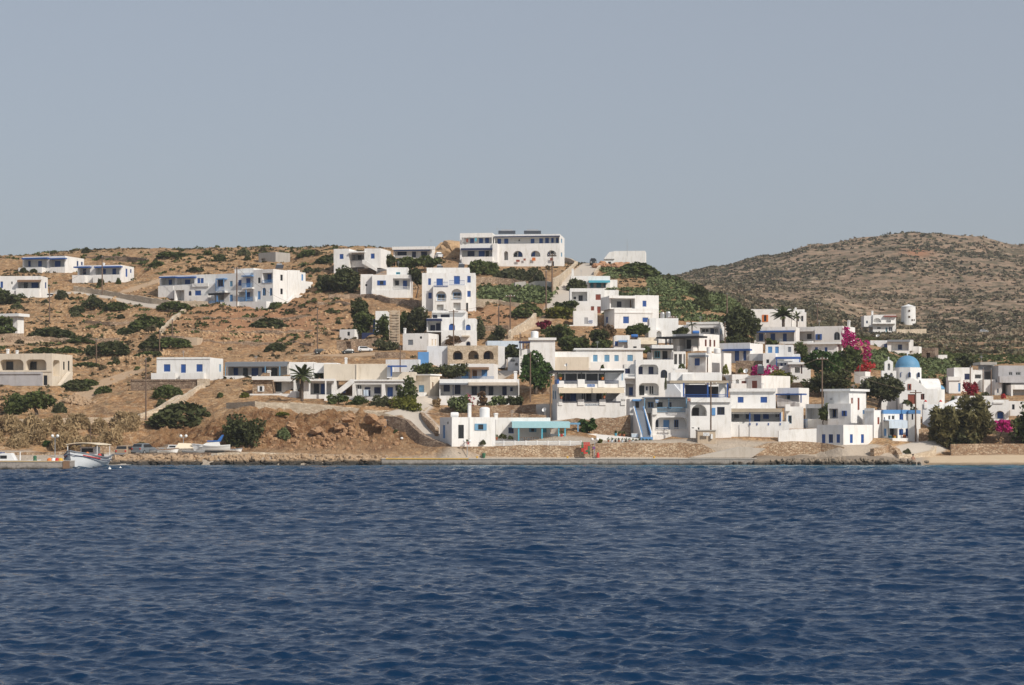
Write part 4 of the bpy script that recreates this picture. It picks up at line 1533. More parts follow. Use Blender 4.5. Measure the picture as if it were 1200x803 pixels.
def garden_wall(name, label, pts, mat='drystone', t=.45, rough=.12, cat='wall', step=1.2, coping=None):
    """pts: (px, top line, base line[, range])"""
    P = []
    for q in pts:
        Y = q[3] if len(q) > 3 else ground_Y(q[0], q[2])
        a = W(q[0], q[1], Y); b = W(q[0], q[2], Y); P.append((a, b.z))
    S = []
    for (a, b), (c, d) in zip(P[:-1], P[1:]):
        n = max(1, int(((c - a).xy).length / step))
        for i in range(n): S.append((a.lerp(c, i / n), b + (d - b) * i / n))
    S.append(P[-1]); rr = np.random.default_rng(len(S) * 13 + int(abs(pts[0][0])))
    m = MB(); n = len(S)
    for i, (a, b) in enumerate(S):
        e = (S[min(i + 1, n - 1)][0] - S[max(i - 1, 0)][0]).xy.normalized(); nx = Vector((-e.y, e.x, 0)) * t / 2
        j = rr.uniform(-rough, rough); lo = min(b, a.z) - .9
        for s, z in ((-1, lo), (-1, a.z + j), (1, a.z + j * .6), (1, lo)): m.v.append(Vector((a.x, a.y, z)) + nx * s)
    for i in range(n - 1):
        for k in range(4):
            l = (k + 1) % 4; m.f.append((4*i + k, 4*i + l, 4*i + 4 + l, 4*i + 4 + k))
    m.f.append((0, 1, 2, 3)); m.f.append((4*n-4, 4*n-3, 4*n-2, 4*n-1))
    o = obj(name, m, mat); return tag(o, label, cat)

def build_walls():
    GW = garden_wall
    GW('stone_wall', 'long roadside stone wall descending from the upper left houses towards the apartment block', [(87, 335, 341), (115, 339.5, 345), (150, 345, 351), (180, 349.5, 356), (200, 352, 358), (243, 354, 360)], 'palestone', coping=1)
    GW('stone_wall', 'pale dry-stone boundary wall dropping diagonally below the left end of the apartment block', [(221, 359, 362), (210, 366, 370), (201, 373, 377), (189, 386, 391)], 'palestone', .5, .2)
    GW('stone_wall', 'dark field wall along the crest behind the highest left bungalow', [(101, 301, 305), (125, 300, 305), (150, 301.5, 306), (173, 303, 308)], 'darkstone', .6, .25)
    GW('stone_wall', 'tumbled field wall across the middle of the left slope between dark shrubs', [(25, 394, 399), (60, 396, 400), (95, 398, 402), (140, 396, 401)], 'drystone', .6, .3)
    GW('stone_wall', 'stone wall beside the tree-shaded yard at the far left', [(-10, 391, 402), (12, 391, 401), (27, 392, 400)], 'drystone', .6, .2)
    GW('stone_wall', 'pale low wall along the lower coast road at the left', [(-40, 491, 499), (30, 491.5, 500), (85, 491, 497), (120, 489.5, 495), (155, 487, 493), (176, 482, 487), (195, 472, 480), (212, 462, 472)], 'palestone', .5, .15)
    GW('stone_wall', 'stepped garden wall dropping from the grey terrace of the cobalt-shuttered bungalow', [(239, 449, 458), (226, 456, 463), (214, 464, 473), (196, 476, 483), (172, 482, 487)], 'palestone', .5, .1)
    GW('stone_wall', 'long parapet wall along the road at the top of the rust-coloured cliff', [(267, 472, 478), (300, 471, 481, 266.5), (340, 472, 482, 266.5), (380, 475.5, 486, 266), (420, 479, 489, 265.5), (450, 484, 493, 265), (467, 488.5, 496, 264.5)], 'palestone', .5, .08)
    GW('stone_wall', 'upper roadside wall in front of the oleander bushes, above the cliff-top parapet', [(340, 471, 477, 272), (365, 473, 479, 272), (400, 476.5, 483, 271.5), (440, 481, 486, 271), (465, 481, 489.5, 271)], 'palestone', .5, .1)
    GW('curved_wall', 'big curved rubble retaining wall holding up the concrete road above the quay', [(452, 488, 540, 260.5), (465, 488, 540, 259.5), (478, 492, 540, 258.6), (486, 500, 540, 257.8), (494, 508, 540, 256.9), (505, 514, 540, 256), (520, 519, 540, 255), (540, 524.5, 540, 254)], 'darkstone', .8, .05)
    GW('stone_wall', 'rubble garden wall between the curved concrete road and the tavern', [(494, 484, 492, 271), (497, 486, 497, 267.5), (504, 492, 505, 264), (512, 501, 513, 261)], 'stone', .5, .12)
    GW('stone_wall', 'pale wall flanking the upper part of the curved concrete road, beside the dry bush', [(507, 472, 478, 282), (502, 476, 483, 278), (496, 481, 489, 273)], 'palestone', .4, .05)
    GW('stone_wall', 'stone terrace wall behind the tavern chimneys and white tank', [(496, 483.5, 492, 272), (530, 484, 492, 271), (580, 483.5, 492, 270.5), (640, 486, 492, 270)], 'stone', .5, .1)
    GW('stone_wall', 'upper flower-bed stone wall below the navy-doored long house', [(517, 477.5, 486, 277), (535, 477, 486, 277)], 'stone', .5, .1)
    GW('stone_wall', 'planted stone terrace wall under the long white house, above the tavern roof', [(548, 476, 488, 276), (590, 475, 487, 276), (628, 474.5, 486, 276)], 'stone', .5, .12)
    GW('stone_wall', 'short stone wall at the foot of the bright green tree', [(621, 456, 465, 289), (645, 455, 466, 289)], 'stone', .5, .1)
    GW('quay_wall', 'long tan rubble retaining wall behind the quay under the tavern fence', [(536, 524.5, 539, 253), (560, 523, 539, 252.9), (620, 522.3, 539, 252.8), (681, 522, 539, 252.8), (700, 519.5, 539, 252.8), (760, 519, 539, 252.8), (822, 519.5, 539, 252.8), (838, 529, 539, 252.6), (845, 531, 539, 252.5)], 'quaystone', .6, .1)
    GW('quay_wall', 'tan rubble bank wall below the blank white terrace, right of the quay ramp', [(840, 536.5, 540, 252.2), (870, 527, 540, 253.8), (900, 519, 539, 255), (940, 516.5, 538, 255.5), (962, 519, 538, 255.5), (990, 525, 540, 254)], 'quaystone', .6, .15)
    GW('stone_wall', 'rubble wall below the cafe, at the landward end of the rock shelf', [(1022, 526, 538, 254), (1040, 520, 537, 256), (1052, 525, 538, 255.5), (1056, 534, 540, 254)], 'quaystone', .6, .2)
    GW('stone_wall', 'low curving pale wall at the bottom of the road by the sandy beach', [(1052, 533, 540, 253.5), (1075, 531.5, 538.5, 254.5), (1092, 527.5, 534, 256), (1095, 523, 530, 258)], 'palestone', .5, .06)
    GW('stone_wall', 'tan stone wall beside the road right of the cafe', [(1073, 503, 518, 266), (1090, 501.5, 515, 267)], 'quaystone', .5, .08)
    GW('stone_wall', 'low stone wall at the back of the beach in the shade of the trees', [(1114, 520.5, 532, 257.6), (1150, 520, 531, 258), (1205, 520, 531, 258.3), (1280, 520, 531, 258.3)], 'stone', .5, .08)
    GW('road_wall', 'high tan wall along the left side of the steep hilltop road', [(676, 306.5, 311), (668, 313, 319), (660, 320, 329), (652, 325, 337), (648.5, 326.5, 345)], 'palestone', .4, .06)
    GW('road_wall', 'low pale wall along the right edge of the hilltop road', [(706, 309, 312), (702, 312, 316), (697, 318, 323)], 'palestone', .4, .1)
    GW('stone_wall', 'thin curved wall running from the hotel corner to the top of the hilltop road', [(661, 301.5, 307), (668, 303, 308), (674, 306, 309.5)], 'palestone', .35, .05)
    GW('ruined_wall', 'broken pale concrete wall on the slope under the hotel', [(603, 331, 338), (615, 330, 337), (617, 333, 337), (628, 329.5, 338), (647, 330, 340)], 'concrete', .4, .15)
    GW('stone_wall', 'red-brown terrace wall below the hotel garden', [(556, 326, 334), (580, 325, 333), (600, 327, 334), (618, 330, 336)], 'drystone', .6, .2)
    GW('stone_wall', 'curved dry wall under the prickly pear hedge', [(557, 350, 354), (585, 352, 356), (615, 357, 360)], 'palestone', .5, .15)
    GW('stone_wall', 'rising rubble wall along the track to the right of the bare terraced field', [(597, 388, 398), (610, 381, 390), (624, 371, 384), (627, 366, 380)], 'palestone', .5, .2)
    GW('field_wall', 'straight low wall closing the bottom of the bare terraced field', [(565, 381, 388), (583, 381.5, 388), (597, 382, 390)], 'drystone', .5, .12)
    GW('stone_wall', 'white-topped dark stone wall right of the little white cube hut', [(411, 398, 409), (430, 397, 408), (441, 396.5, 407)], 'drystone', .5, .08)
    GW('stone_wall', 'long rough terrace wall below the white house with open blue shutters', [(385, 346, 352), (410, 344, 350), (430, 343.5, 350), (458, 349, 356), (490, 353, 360)], 'drystone', .6, .25)
    GW('stone_wall', 'dry wall behind the parked cars and the lattice mast', [(440, 413.5, 420), (455, 413, 420), (475, 413, 421)], 'drystone', .5, .15)
    GW('terrace_wall', 'upper terrace wall across the bare slope under the apartment block', [(236, 371, 374.5), (280, 373, 376.5), (330, 372, 375.5), (366, 369, 372.5)], 'drystone', .4, .25)
    GW('terrace_wall', 'middle terrace wall across the bare slope, through the lone dome shrub', [(225, 386, 389.5), (270, 388, 391.5), (340, 388, 391.5), (366, 386, 389.5)], 'drystone', .4, .25)
    GW('terrace_wall', 'lower terrace wall between the field ruin and the parked dark car', [(235, 399, 403), (290, 401, 405), (345, 400.5, 404), (366, 403, 407)], 'drystone', .4, .25)
    GW('terrace_wall', 'terrace wall climbing right of the apartment end wall', [(372, 355, 359), (392, 353, 357), (418, 356, 360)], 'drystone', .4, .25)
    GW('terrace_wall', 'terrace wall on the slope left of the diagonal boundary wall', [(96, 376, 379.5), (130, 378, 381.5), (172, 374, 377.5)], 'drystone', .4, .25)
    GW('garden_wall', 'whitewashed block wall of the church terrace with two red-capped pillars', [(1081, 474, 500, 273), (1107, 474, 500, 273), (1116, 470, 495, 276), (1128, 466, 488, 281)], 'cool', .5, .0)
    GW('stone_wall', 'stone bank wall under the olive tree, left of the church', [(1012, 474.5, 484, 283), (1040, 472, 484, 284), (1058, 471, 482, 285)], 'quaystone', .5, .12)
    GW('stone_wall', 'tan wall beside the mill house', [(1050, 386, 391), (1068, 386, 391), (1084.5, 385.5, 390.5)], 'palestone', .6, .05)
    GW('garden_wall', 'low whitewashed garden wall in front of the porch garden of the palm cottages', [(380, 463.5, 474, 280), (396, 463, 472, 280), (420, 465, 475, 279), (440, 466, 478, 278)], 'white', .3, .0)
    GW('garden_wall', 'white plastered terrace wall behind the quay, left of the grey-plinthed house', [(912, 505, 522, 257.4), (930, 503, 522, 257.6), (959, 502, 521, 258.2)], 'white', .4, .04)
    GW('garden_wall', 'white terrace wall with bright top in front of the stair house', [(699, 509, 520, 256.5), (735, 512, 520, 256.5), (756, 515, 521, 256.4), (783, 517, 522, 256)], 'white', .4, .02)
    GW('stone_ledge', 'tan rubble bank between the tavern shrub and the restaurant wall', [(662, 491, 506, 262.5), (690, 491, 506, 262.3), (720, 491, 508, 262.3), (738, 488, 510, 262.5)], 'stone', 1.2, .25)

# ------------------------------------------------------------------ plants
def build_plants():
    T = tree
    T('spreading_tree', 'wide low dark green tree leaning over the yard at the lower left', 'tree', 43, 494, (18, 459.5, 61, 486), 'lf_mid', 1500, .3, 18, .3, Y=276)
    T('vine_arbor', 'bright green leafy vine over a shaded arbour at the far lower left', 'vine', 10, 490, (2, 457, 28, 474), 'lf_mid', 800, .26, 12, .1, Y=281)
    T('garden_tree', 'dark rounded tree beside the brown-awning house at the left edge', 'tree', 4, 361, (-12, 337, 11, 353), 'lf_mid', 700, .34, 12, .15, Y=391)
    T('garden_tree', 'broad dark bush-like tree right below the brown-awning house at the left edge', 'tree', 10, 363, (-8, 344, 24, 361), 'lf_dark', 900, .34, 14, .15, Y=388)
    T('garden_tree', 'dark tree hiding the front of the small white shed at the left edge', 'tree', 6, 392, (-14, 373, 22, 392), 'lf_mid', 1000, .32, 14, .16, Y=348)
    T('evergreen_tree', 'large dark evergreen tree on the slope left of the house with open blue shutters', 'tree', 403, 346, (389, 316, 422, 342), 'lf_dark', 1700, .34, 18, .25, Y=379)
    T('evergreen_tree', 'lower dark evergreen mass to the left of the large dark hillside tree', 'tree', 378, 345, (366, 322, 394, 344), 'lf_dark', 1000, .34, 14, .2, Y=381)
    T('cypress', 'tall dark green conifer above the white cube hut', 'tree', 422, 391, (410, 350, 434, 376), 'lf_dark', 1300, .3, 16, .2, Y=341)
    T('pine_tree', 'yellow-green pine in front of the tall dark conifer', 'tree', 428, 394, (414, 366, 439, 391), 'lf_mid', 1300, .28, 16, .15, Y=337)
    T('garden_tree', 'dark tree wrapped around the lattice mast', 'tree', 449, 402, (440, 372, 459, 400), 'lf_mid', 900, .28, 12, .15, Y=331)
    T('olive_tree', 'dense brown-green tree right of the lattice mast, below the tall three-storey house', 'tree', 490, 392, (475, 357, 507, 391), 'lf_olive', 1900, .3, 20, .22, Y=336)
    T('garden_tree', 'green bush-like tree to the left of the dense brown-green tree beside the mast', 'tree', 472, 394, (464, 366, 482, 392), 'lf_mid', 800, .3, 12, .15, Y=337)
    T('garden_tree', 'grey-green tree at the foot of the lattice mast by the parked cars', 'tree', 450, 413, (436, 396, 466, 413), 'lf_olive', 900, .26, 14, .12, Y=321)
    for lab, bx, lf in (('in front of the right wing of the two-winged ridge house', (440, 296, 464, 313), 'lf_dark'), ('in the middle of the ridge hedge', (464, 301, 492, 314), 'lf_mid'), ('under the low white ridge bungalow', (489, 298, 520, 314), 'lf_mid')):
        T('hedge_tree', 'dark green hedge tree ' + lab, 'tree', (bx[0] + bx[2]) / 2, bx[3] + 3, bx, lf, 900, .36, 14, .12)
    T('hedge_tree', 'dark green bush filling the gap left of the tall three-storey house', 'tree', 487, 332, (478, 312, 497, 332), 'lf_dark', 700, .34, 10, .12, Y=372)
    T('broadleaf_tree', 'big round bright green tree in the middle of the village beside the black-roofed restaurant', 'tree', 627, 466, (609, 414.5, 646.5, 458), 'lf_bright', 3200, .26, 26, .3, Y=288)
    T('umbrella_pine', 'yellow-green flat-topped pine beside the hilltop road', 'tree', 660, 380, (638, 360, 676, 375), 'lf_yel', 1500, .3, 18, .16, Y=350)
    T('umbrella_pine', 'dark flat-topped pine rising behind the yellow-green pine', 'tree', 664, 374, (651, 352, 676, 365), 'lf_mid', 900, .3, 12, .16, Y=356)
    T('garden_tree', 'wine-red bougainvillea bush among the green trees below the yellow-green pine', 'shrub', 638, 388, (629, 376, 647, 387), 'lf_wine', 500, .26, 10, .08, Y=339)
    T('garden_tree', 'round dark tree below the brown-shuttered house, left of the reddish one', 'tree', 668, 414, (654, 394, 690, 412), 'lf_mid', 1500, .28, 16, .15, Y=318)
    T('garden_tree', 'green tree on the slope between the track and the pale blue annex', 'tree', 654, 398, (636, 380, 672, 400), 'lf_mid', 1300, .28, 16, .12, Y=327)
    T('reddish_tree', 'dark tree with reddish-brown foliage to the right of the pale blue annex', 'tree', 706, 408, (692, 382, 720, 407), 'lf_brown', 1100, .28, 14, .18, Y=321)
    T('garden_tree', 'dark green bushy tree just left of the reddish-brown one', 'tree', 699, 409, (691, 384, 711, 402), 'lf_dark', 900, .28, 12, .15, Y=320)
    T('garden_tree', 'low rounded green tree beneath the reddish-brown one', 'tree', 704, 413, (692, 398, 717, 411), 'lf_mid', 900, .26, 12, .12, Y=316)
    T('garden_tree', 'green tree in front of the cobalt-windowed house beside the orange tarpaulin', 'tree', 746, 398, (731, 380, 761, 394), 'lf_mid', 1100, .28, 14, .14, Y=330)
    T('garden_tree', 'dark dome-shaped tree behind the black-canopied porch', 'tree', 797, 397, (788, 383, 807, 394), 'lf_dark', 700, .28, 10, .12, Y=329)
    T('evergreen_tree', 'large dark tree standing alone between the cactus slope and the palm', 'tree', 870, 408, (847, 361, 892, 405), 'lf_dark', 3200, .32, 26, .3, Y=334)
    T('garden_tree', 'dark hedge tree at the foot of the large lone dark tree', 'tree', 862, 410, (843, 394, 884, 406), 'lf_dark', 900, .3, 12, .12, Y=329)
    T('garden_tree', 'small green tree in front of the long shaded veranda', 'tree', 903, 408, (894, 397, 914, 407), 'lf_mid', 500, .26, 8, .08, Y=328)
    T('leafy_tree', 'tall bright green tree in the dark grove left of the church', 'tree', 965, 458, (946, 412, 988, 444), 'lf_bright', 1900, .28, 20, .2, Y=293)
    T('olive_tree', 'dark olive tree at the front of the grove, behind the red-doored house', 'tree', 968, 468, (946, 434, 1003, 462), 'lf_dark', 2400, .26, 24, .22, Y=287)
    T('leafy_tree', 'dark tree on the right of the grove under the bougainvillea', 'tree', 995, 450, (978, 406, 1008, 440), 'lf_mid', 1800, .28, 18, .2, Y=299)
    T('leafy_tree', 'small tree in shadow left of the bright green grove tree', 'tree', 935, 430, (928, 402, 948, 428), 'lf_mid', 800, .26, 12, .12, Y=310)
    T('olive_tree', 'broad dark olive tree in front of the church bell wall', 'tree', 1038, 478, (1006, 440, 1060, 470), 'lf_olive', 2800, .26, 26, .28, Y=271)
    T('garden_tree', 'small dark bush tree on the cafe side of the church steps', 'tree', 1064, 486, (1055, 470, 1075, 487), 'lf_dark', 700, .24, 10, .1, Y=277)
    T('garden_tree', 'round green tree behind the church apse', 'tree', 1116, 455, (1104, 440, 1126, 458), 'lf_olive', 900, .26, 12, .12, Y=305)
    T('garden_tree', 'dark clipped tree above the small blue-windowed house right of the church', 'tree', 1131, 436, (1118, 416, 1143, 432), 'lf_dark', 900, .3, 12, .14, Y=335)
    T('tamarisk', 'feathery olive-green tamarisk leaning over the beach, leftmost of the beach trees', 'tree', 1110, 527, (1088, 471, 1128, 524), 'lf_tam', 2600, .24, 42, .2, Y=260.4, aspect=3, spread=.27)
    T('tamarisk', 'tall feathery tamarisk with drooping branches, second of the beach trees', 'tree', 1140, 527, (1118, 460, 1166, 522), 'lf_tam', 3200, .24, 46, .22, Y=260.4, aspect=3, spread=.27)
    T('tamarisk', 'low dark tamarisk between the two taller beach trees', 'tree', 1124, 528, (1104, 494, 1146, 527), 'lf_olive', 1600, .24, 24, .16, Y=260.4, aspect=2.4, spread=.32)
    T('tamarisk', 'dense dark beach tree cut off by the right edge of the photo', 'tree', 1201, 530, (1186, 466, 1230, 528), 'lf_mid', 2800, .26, 28, .22, Y=260.4, aspect=2)
    T('bougainvillea', 'bright magenta bougainvillea climbing the corner of the fan-windowed house', 'shrub', 994, 416, (985, 382, 1003, 412), 'lf_mag', 900, .2, 14, .06, Y=318)
    T('bougainvillea', 'magenta bougainvillea tumbling down right of the dark grove', 'shrub', 1014, 430, (995, 399, 1021, 428), 'lf_mag', 1000, .2, 18, .06, Y=316)
    T('bougainvillea', 'deep red bougainvillea under the tumbling magenta one', 'shrub', 1014, 443, (1000, 422, 1026, 440), 'lf_redf', 700, .2, 12, .06, Y=310)
    T('bougainvillea', 'low magenta bougainvillea behind the white stepped block, beside the yellow-green hedge', 'shrub', 898, 448, (878, 426, 912, 440), 'lf_mag', 1000, .2, 16, .06, Y=298)
    T('garden_hedge', 'yellow-green hedge bush in front of the low magenta bougainvillea', 'hedge', 915, 455, (893, 434, 932, 450), 'lf_yel', 1200, .22, 16, .06, Y=294)
    T('bougainvillea', 'red bougainvillea against the small blue-windowed house right of the church', 'shrub', 1139, 466, (1127, 446, 1147, 464), 'lf_wine2', 700, .2, 16, .06, Y=286)
    T('bougainvillea', 'magenta bougainvillea over the beach path between the tamarisks', 'shrub', 1175, 508, (1164, 491, 1187, 507), 'lf_mag', 900, .2, 14, .06, Y=259.9)
    T('oleander', 'rounded dark oleander right of the garden porch, above the cliff road', 'shrub', 398, 478, (385, 462, 408, 476), 'lf_mid', 700, .22, 10, .08, Y=275)
    T('oleander', 'green oleander in front of the hanging laundry', 'shrub', 419, 480, (407, 464, 432, 478), 'lf_mid', 800, .22, 12, .08, Y=274.5)
    T('oleander', 'brownish oleander before the white-pillared gallery', 'shrub', 446, 482, (432, 461, 460, 480), 'lf_olive', 1000, .22, 12, .08, Y=274)
    T('oleander', 'tall dark oleander beside the wooden pole at the road bend', 'shrub', 478, 484, (465, 445, 489, 475), 'lf_mid', 1200, .24, 14, .1, Y=276)
    T('oleander', 'broad bright oleander spilling over the wall at the road bend', 'shrub', 474, 488, (458, 460, 494, 485), 'lf_yel', 1500, .22, 18, .1, Y=273.5)
    T('climbing_vine', 'dark creeper trained over the terrace left of the sky-blue doors', 'vine', 515, 444, (482, 425, 512, 441), 'lf_mid', 1000, .24, 14, .08, Y=297)
    T('climbing_vine', 'dense leafy vine beside the brown awning', 'vine', 530, 444, (507, 427, 551, 440), 'lf_dark', 1100, .24, 16, .08, Y=294)
    T('palm_garden_tree', 'dark green bush between the white palm cottage walls', 'shrub', 372, 446, (362, 431, 380, 446), 'lf_mid', 600, .24, 10, .08, Y=288)
    T('garden_tree', 'dark tree behind the stone arches, left of the white tower-like house', 'tree', 598, 428, (588, 403, 612, 421), 'lf_dark', 900, .28, 12, .12, Y=309)
    T('field_bush', 'olive bush at the lower left of the rubble track wall', 'shrub', 582, 402, (572, 383, 592, 400), 'lf_olive', 800, .26, 12, .1, Y=331)
    T('field_bush', 'olive shrub tree against the right side of the house with arched blue windows', 'shrub', 560, 408, (554, 372, 569, 400), 'lf_olive', 900, .26, 12, .1, Y=333)
    T('cliff_bush', 'large dark bush clinging to the rust-coloured cliff above the boat yard', 'shrub', 290, 528, (264, 488, 311, 526), 'lf_dark', 3000, .24, 26, .15, Y=258.5)
    T('flowering_bush', 'green prickly bush in the flower bed below the navy-doored house', 'shrub', 537, 488, (524, 463, 549, 486), 'lf_cact', 1000, .26, 14, .08, Y=275)
    T('flowering_bush', 'pink-flowered oleander beside the prickly bush', 'shrub', 549, 480, (543, 461, 555, 472), 'lf_pink', 130, .18, 10, .06, Y=277.5)
    T('flowering_bush', 'thin brownish oleander under the middle doors of the long house', 'shrub', 563, 479, (557, 459, 571, 474), 'lf_brown', 330, .2, 10, .06, Y=278)
    T('flowering_bush', 'row of light green agaves under the long house', 'shrub', 586, 480, (572, 465, 598, 477), 'lf_cact', 700, .26, 10, .06, Y=278)
    T('flowering_bush', 'dark bush at the right end of the long house terrace', 'shrub', 603, 481, (594, 462, 612, 479), 'lf_dark', 700, .22, 10, .06, Y=278)
    T('pot_shrub', 'neat round green bush beside the tavern below the restaurant', 'shrub', 689, 508, (680, 490.5, 699, 506), 'lf_bright', 1300, .2, 14, .08, Y=260)
    T('pot_shrub', 'little topiary bush on the quay wall beside the purple sign', 'shrub', 703, 521, (700, 514, 706, 521), 'lf_yel', 200, .16, 6, .04, Y=253.4)
    T('garden_tree', 'green shrub behind the white porch garden with pink flowers', 'shrub', 966, 494, (958, 474, 975, 492), 'lf_mid', 900, .2, 12, .08, Y=266)
    T('dry_bush', 'straw-coloured dry bush beside the curved concrete road', 'shrub', 511, 479, (506, 466.5, 516, 478), 'lf_dry', 400, .2, 8, .05, Y=279)
    T('dry_bush', 'bare brown bush in front of the arched blue windows', 'shrub', 530, 404, (520, 393, 542, 405), 'lf_brown', 600, .24, 10, .05, Y=327)
    def palm(label, px, py, top, wpx, Y=None, hang=.9, trunk=.2, n=30):
        b = gpt(px, py, Y); root = thing('palm_tree', label, 'palm', b); r = np.random.default_rng(int(px)); k = b.y / F
        ct = W(px, top, b.y); L = wpx / 2 * k * 1.25; m = MB(); c = Vector((b.x, b.y, ct.z - L * .25))
        hgt = max(c.z - b.z, .3)
        m.lathe(b - Vector((0, 0, .3)), [(trunk * (1 + .12 * (i % 2)), (hgt + .3) * i / 12) for i in range(13)], 10); obj('trunk', m, 'bark', root, smooth=True)
        V = []
        for i in range(n):
            a = 2 * math.pi * i / n + r.uniform(-.2, .2); el = r.uniform(-.2, 1.3); l = L * r.uniform(.8, 1.1)
            dv = Vector((math.cos(a) * math.cos(el), math.sin(a) * math.cos(el), math.sin(el))); p = c.copy(); sd = Vector((-math.sin(a), math.cos(a), 0))
            st = 9
            for s in range(st):
                q = p + dv * (l / st); wv = .34 * math.sin(math.pi * (s + 1.2) / (st + 1.5)) * l / 2
                for sg in (-1, 1):
                    V += [p, q, q + sd * sg * wv + dv * .15 - UP * wv * .45, p + sd * sg * wv * .75 + dv * .1 - UP * wv * .4]
                p = q; dv = (dv - UP * hang / st).normalized()
        npmesh('crown', np.array([tuple(v) for v in V]), 4, 'lf_palm', b, root)
    palm('stout palm with arching fronds in front of the stone cottage, above the cliff', 354, 474, 436, 27, 277)
    palm('spiky low palm in front of the orange-red framed door', 918, 391, 365.5, 24, 350, .8, .25, 40)
    palm('small drooping palm right of the spiky low palm', 934, 389, 369, 12, 349, 1.3, .12, 18)
    palm('small pale palm on the terrace beside the glazed porch house', 811, 398, 379, 12, 331, 1.0, .1, 16)
    # -- single shrubs of the left slope
    D, M, B_ = 'lf_dark', 'lf_mid', 'lf_bright'
    big = [(313, 386, 46, 13, D, 'lone dark dome shrub on the bare terrace below the apartment block'), (323, 363, 18, 8, M, 'small round shrub at the foot of the bright apartment end wall'),
     (323, 411, 27, 10, D, 'grey-green shrub below the lone dark dome shrub'), (203, 364, 44, 10, M, 'long dark shrub below the road wall left of the apartment block'),
     (172, 386, 50, 17, M, 'broad green shrub left of the diagonal boundary wall'), (203, 412, 46, 12, M, 'green shrub right of the field ruin, above the cobalt-shuttered bungalow'),
     (128, 416, 54, 15, D, 'wide dark shrub in the middle of the lower left slope'), (176, 419, 40, 8, M, 'low green shrub above the left end of the grey terrace wall'),
     (178, 410, 34, 12, D, 'dark shrub pile beneath the field ruin'), (80, 415, 40, 9, M, 'dark shrub above the right roof corner of the cream farmhouse'),
     (50, 413, 42, 8, M, 'yellow-green shrub above the roof of the cream farmhouse'), (101, 430, 38, 6, M, 'flat green shrub right of the cream farmhouse'),
     (88, 458, 40, 13, D, 'dark shrub below the stairs of the cream farmhouse'), (104, 452, 26, 8, M, 'light green top of shrubs by the dirt track, right of the farmhouse stairs'),
     (121, 463, 23, 9, M, 'small solitary green shrub beside the dirt track'), (197, 468, 36, 15, M, 'green shrub leaning on the stepped garden wall'),
     (212, 498, 80, 27, D, 'huge dark shrub hanging over the coast road above the boat yard'), (57, 524, 17, 7, B_, 'bright green little shrub at the foot of the dry bush bank'),
     (166, 526, 17, 9, 'lf_olive', 'grey-green shrub at the cliff foot behind the quay cars'), (60, 396, 58, 13, D, 'long dark shrub above the tumbled field wall'),
     (96, 401, 54, 7, M, 'flat bright shrub strip on the tumbled field wall'), (110, 362, 34, 12, D, 'dark shrub below the roadside wall at the upper left'),
     (136, 366, 36, 10, M, 'green spreading shrub in the middle of the upper left scrub'), (90, 365, 20, 9, D, 'dark round shrub left of the upper scrub'),
     (72, 353, 22, 10, 'lf_olive', 'olive shrub beside the white car at the upper left'), (148, 391, 28, 9, D, 'dark shrub beneath the broad green one'),
     (27, 350, 17, 8, M, 'dark shrub below the porch of the brown-awning house'), (139, 333, 9, 8, M, 'small round garden shrub at the bright corner of the blue-doored bungalow'),
     (118, 337, 12, 8, D, 'small dark shrub below the front wall of the blue-doored bungalow'), (27, 322, 10, 6, D, 'small dark shrub in front of the left terrace of the highest bungalow'),
     (39, 322, 11, 5, D, 'second small shrub along the terrace of the highest bungalow'), (182, 309, 9, 4, D, 'tiny dark round bush on the crest track'), (184, 315, 22, 6, M, 'flat green shrub on the crest right of the blue-doored bungalow'),
     (202, 304, 42, 7, M, 'wide flat shrub on the crest above the left apartment wing'), (235, 306, 13, 5, M, 'small shrub on the crest above the apartment wing'), (258, 309, 14, 8, D, 'dark round shrub on the crest between the apartment block and hut'),
     (228, 321, 24, 6, D, 'dark shrub behind the roof of the left apartment wing'), (290, 308, 10, 6, D, 'dark shrub just left of the concrete hut'), (376, 338, 16, 9, D, 'dark shrub right of the bright apartment end wall'),
     (363, 301, 34, 9, M, 'broad shrub on the crest left of the two-winged ridge house'), (382, 309, 26, 9, D, 'dark shrub under the crest left of the grey basement'),
     (566, 321, 44, 17, M, 'sloping dark green shrub below the left part of the hotel'), (600, 331, 52, 17, 'lf_olive', 'wide olive shrub under the hotel arches'),
     (626, 330, 26, 16, 'lf_olive', 'olive shrub below the hotel basement door'), (618, 371, 42, 16, M, 'dark flat-topped shrub above the bare terraced field'), (676, 341, 26, 14, D, 'dark creeper shrub left of the turquoise-awning house'),
     (402, 334, 26, 16, D, 'dark shrub in front of the grey basement of the two-winged house'), (332, 516, 20, 14, 'lf_cact', 'grey-green cactus bush on the rust-coloured cliff'), (464, 512, 7, 5, M, 'small tuft on the curved retaining wall'),
     (287, 466, 13, 6, 'lf_yel', 'yellowish bush beside the stone cottage terrace'), (258, 466, 11, 6, M, 'low green bush in the garden right of the stepped wall'), (330, 488, 18, 4, 'lf_yel', 'light green tuft on the cliff edge'),
     (745, 322, 56, 14, M, 'long dark shrub on the crest behind the reddish boulders'), (818, 350, 26, 16, D, 'dark shrub on the ridge of the cactus slope'), (822, 362, 26, 12, D, 'dark round shrub in the middle of the cactus slope'),
     (1064, 532, 8, 7, 'lf_olive', 'potted bush on the rubble bank below the cafe'), (70, 487, 20, 12, 'lf_olive', 'olive-brown bush below the rubble heap'), (190, 476, 16, 10, 'lf_olive', 'faded olive bush by the coast road')]
    for px, py, w_, h_, lf, lab in big: bush(px, py, w_, h_, lf, lab, n=1150 if w_ > 24 else 600, size=.12 if w_ > 30 else .17)
    rr = np.random.default_rng(5); cnt = 0
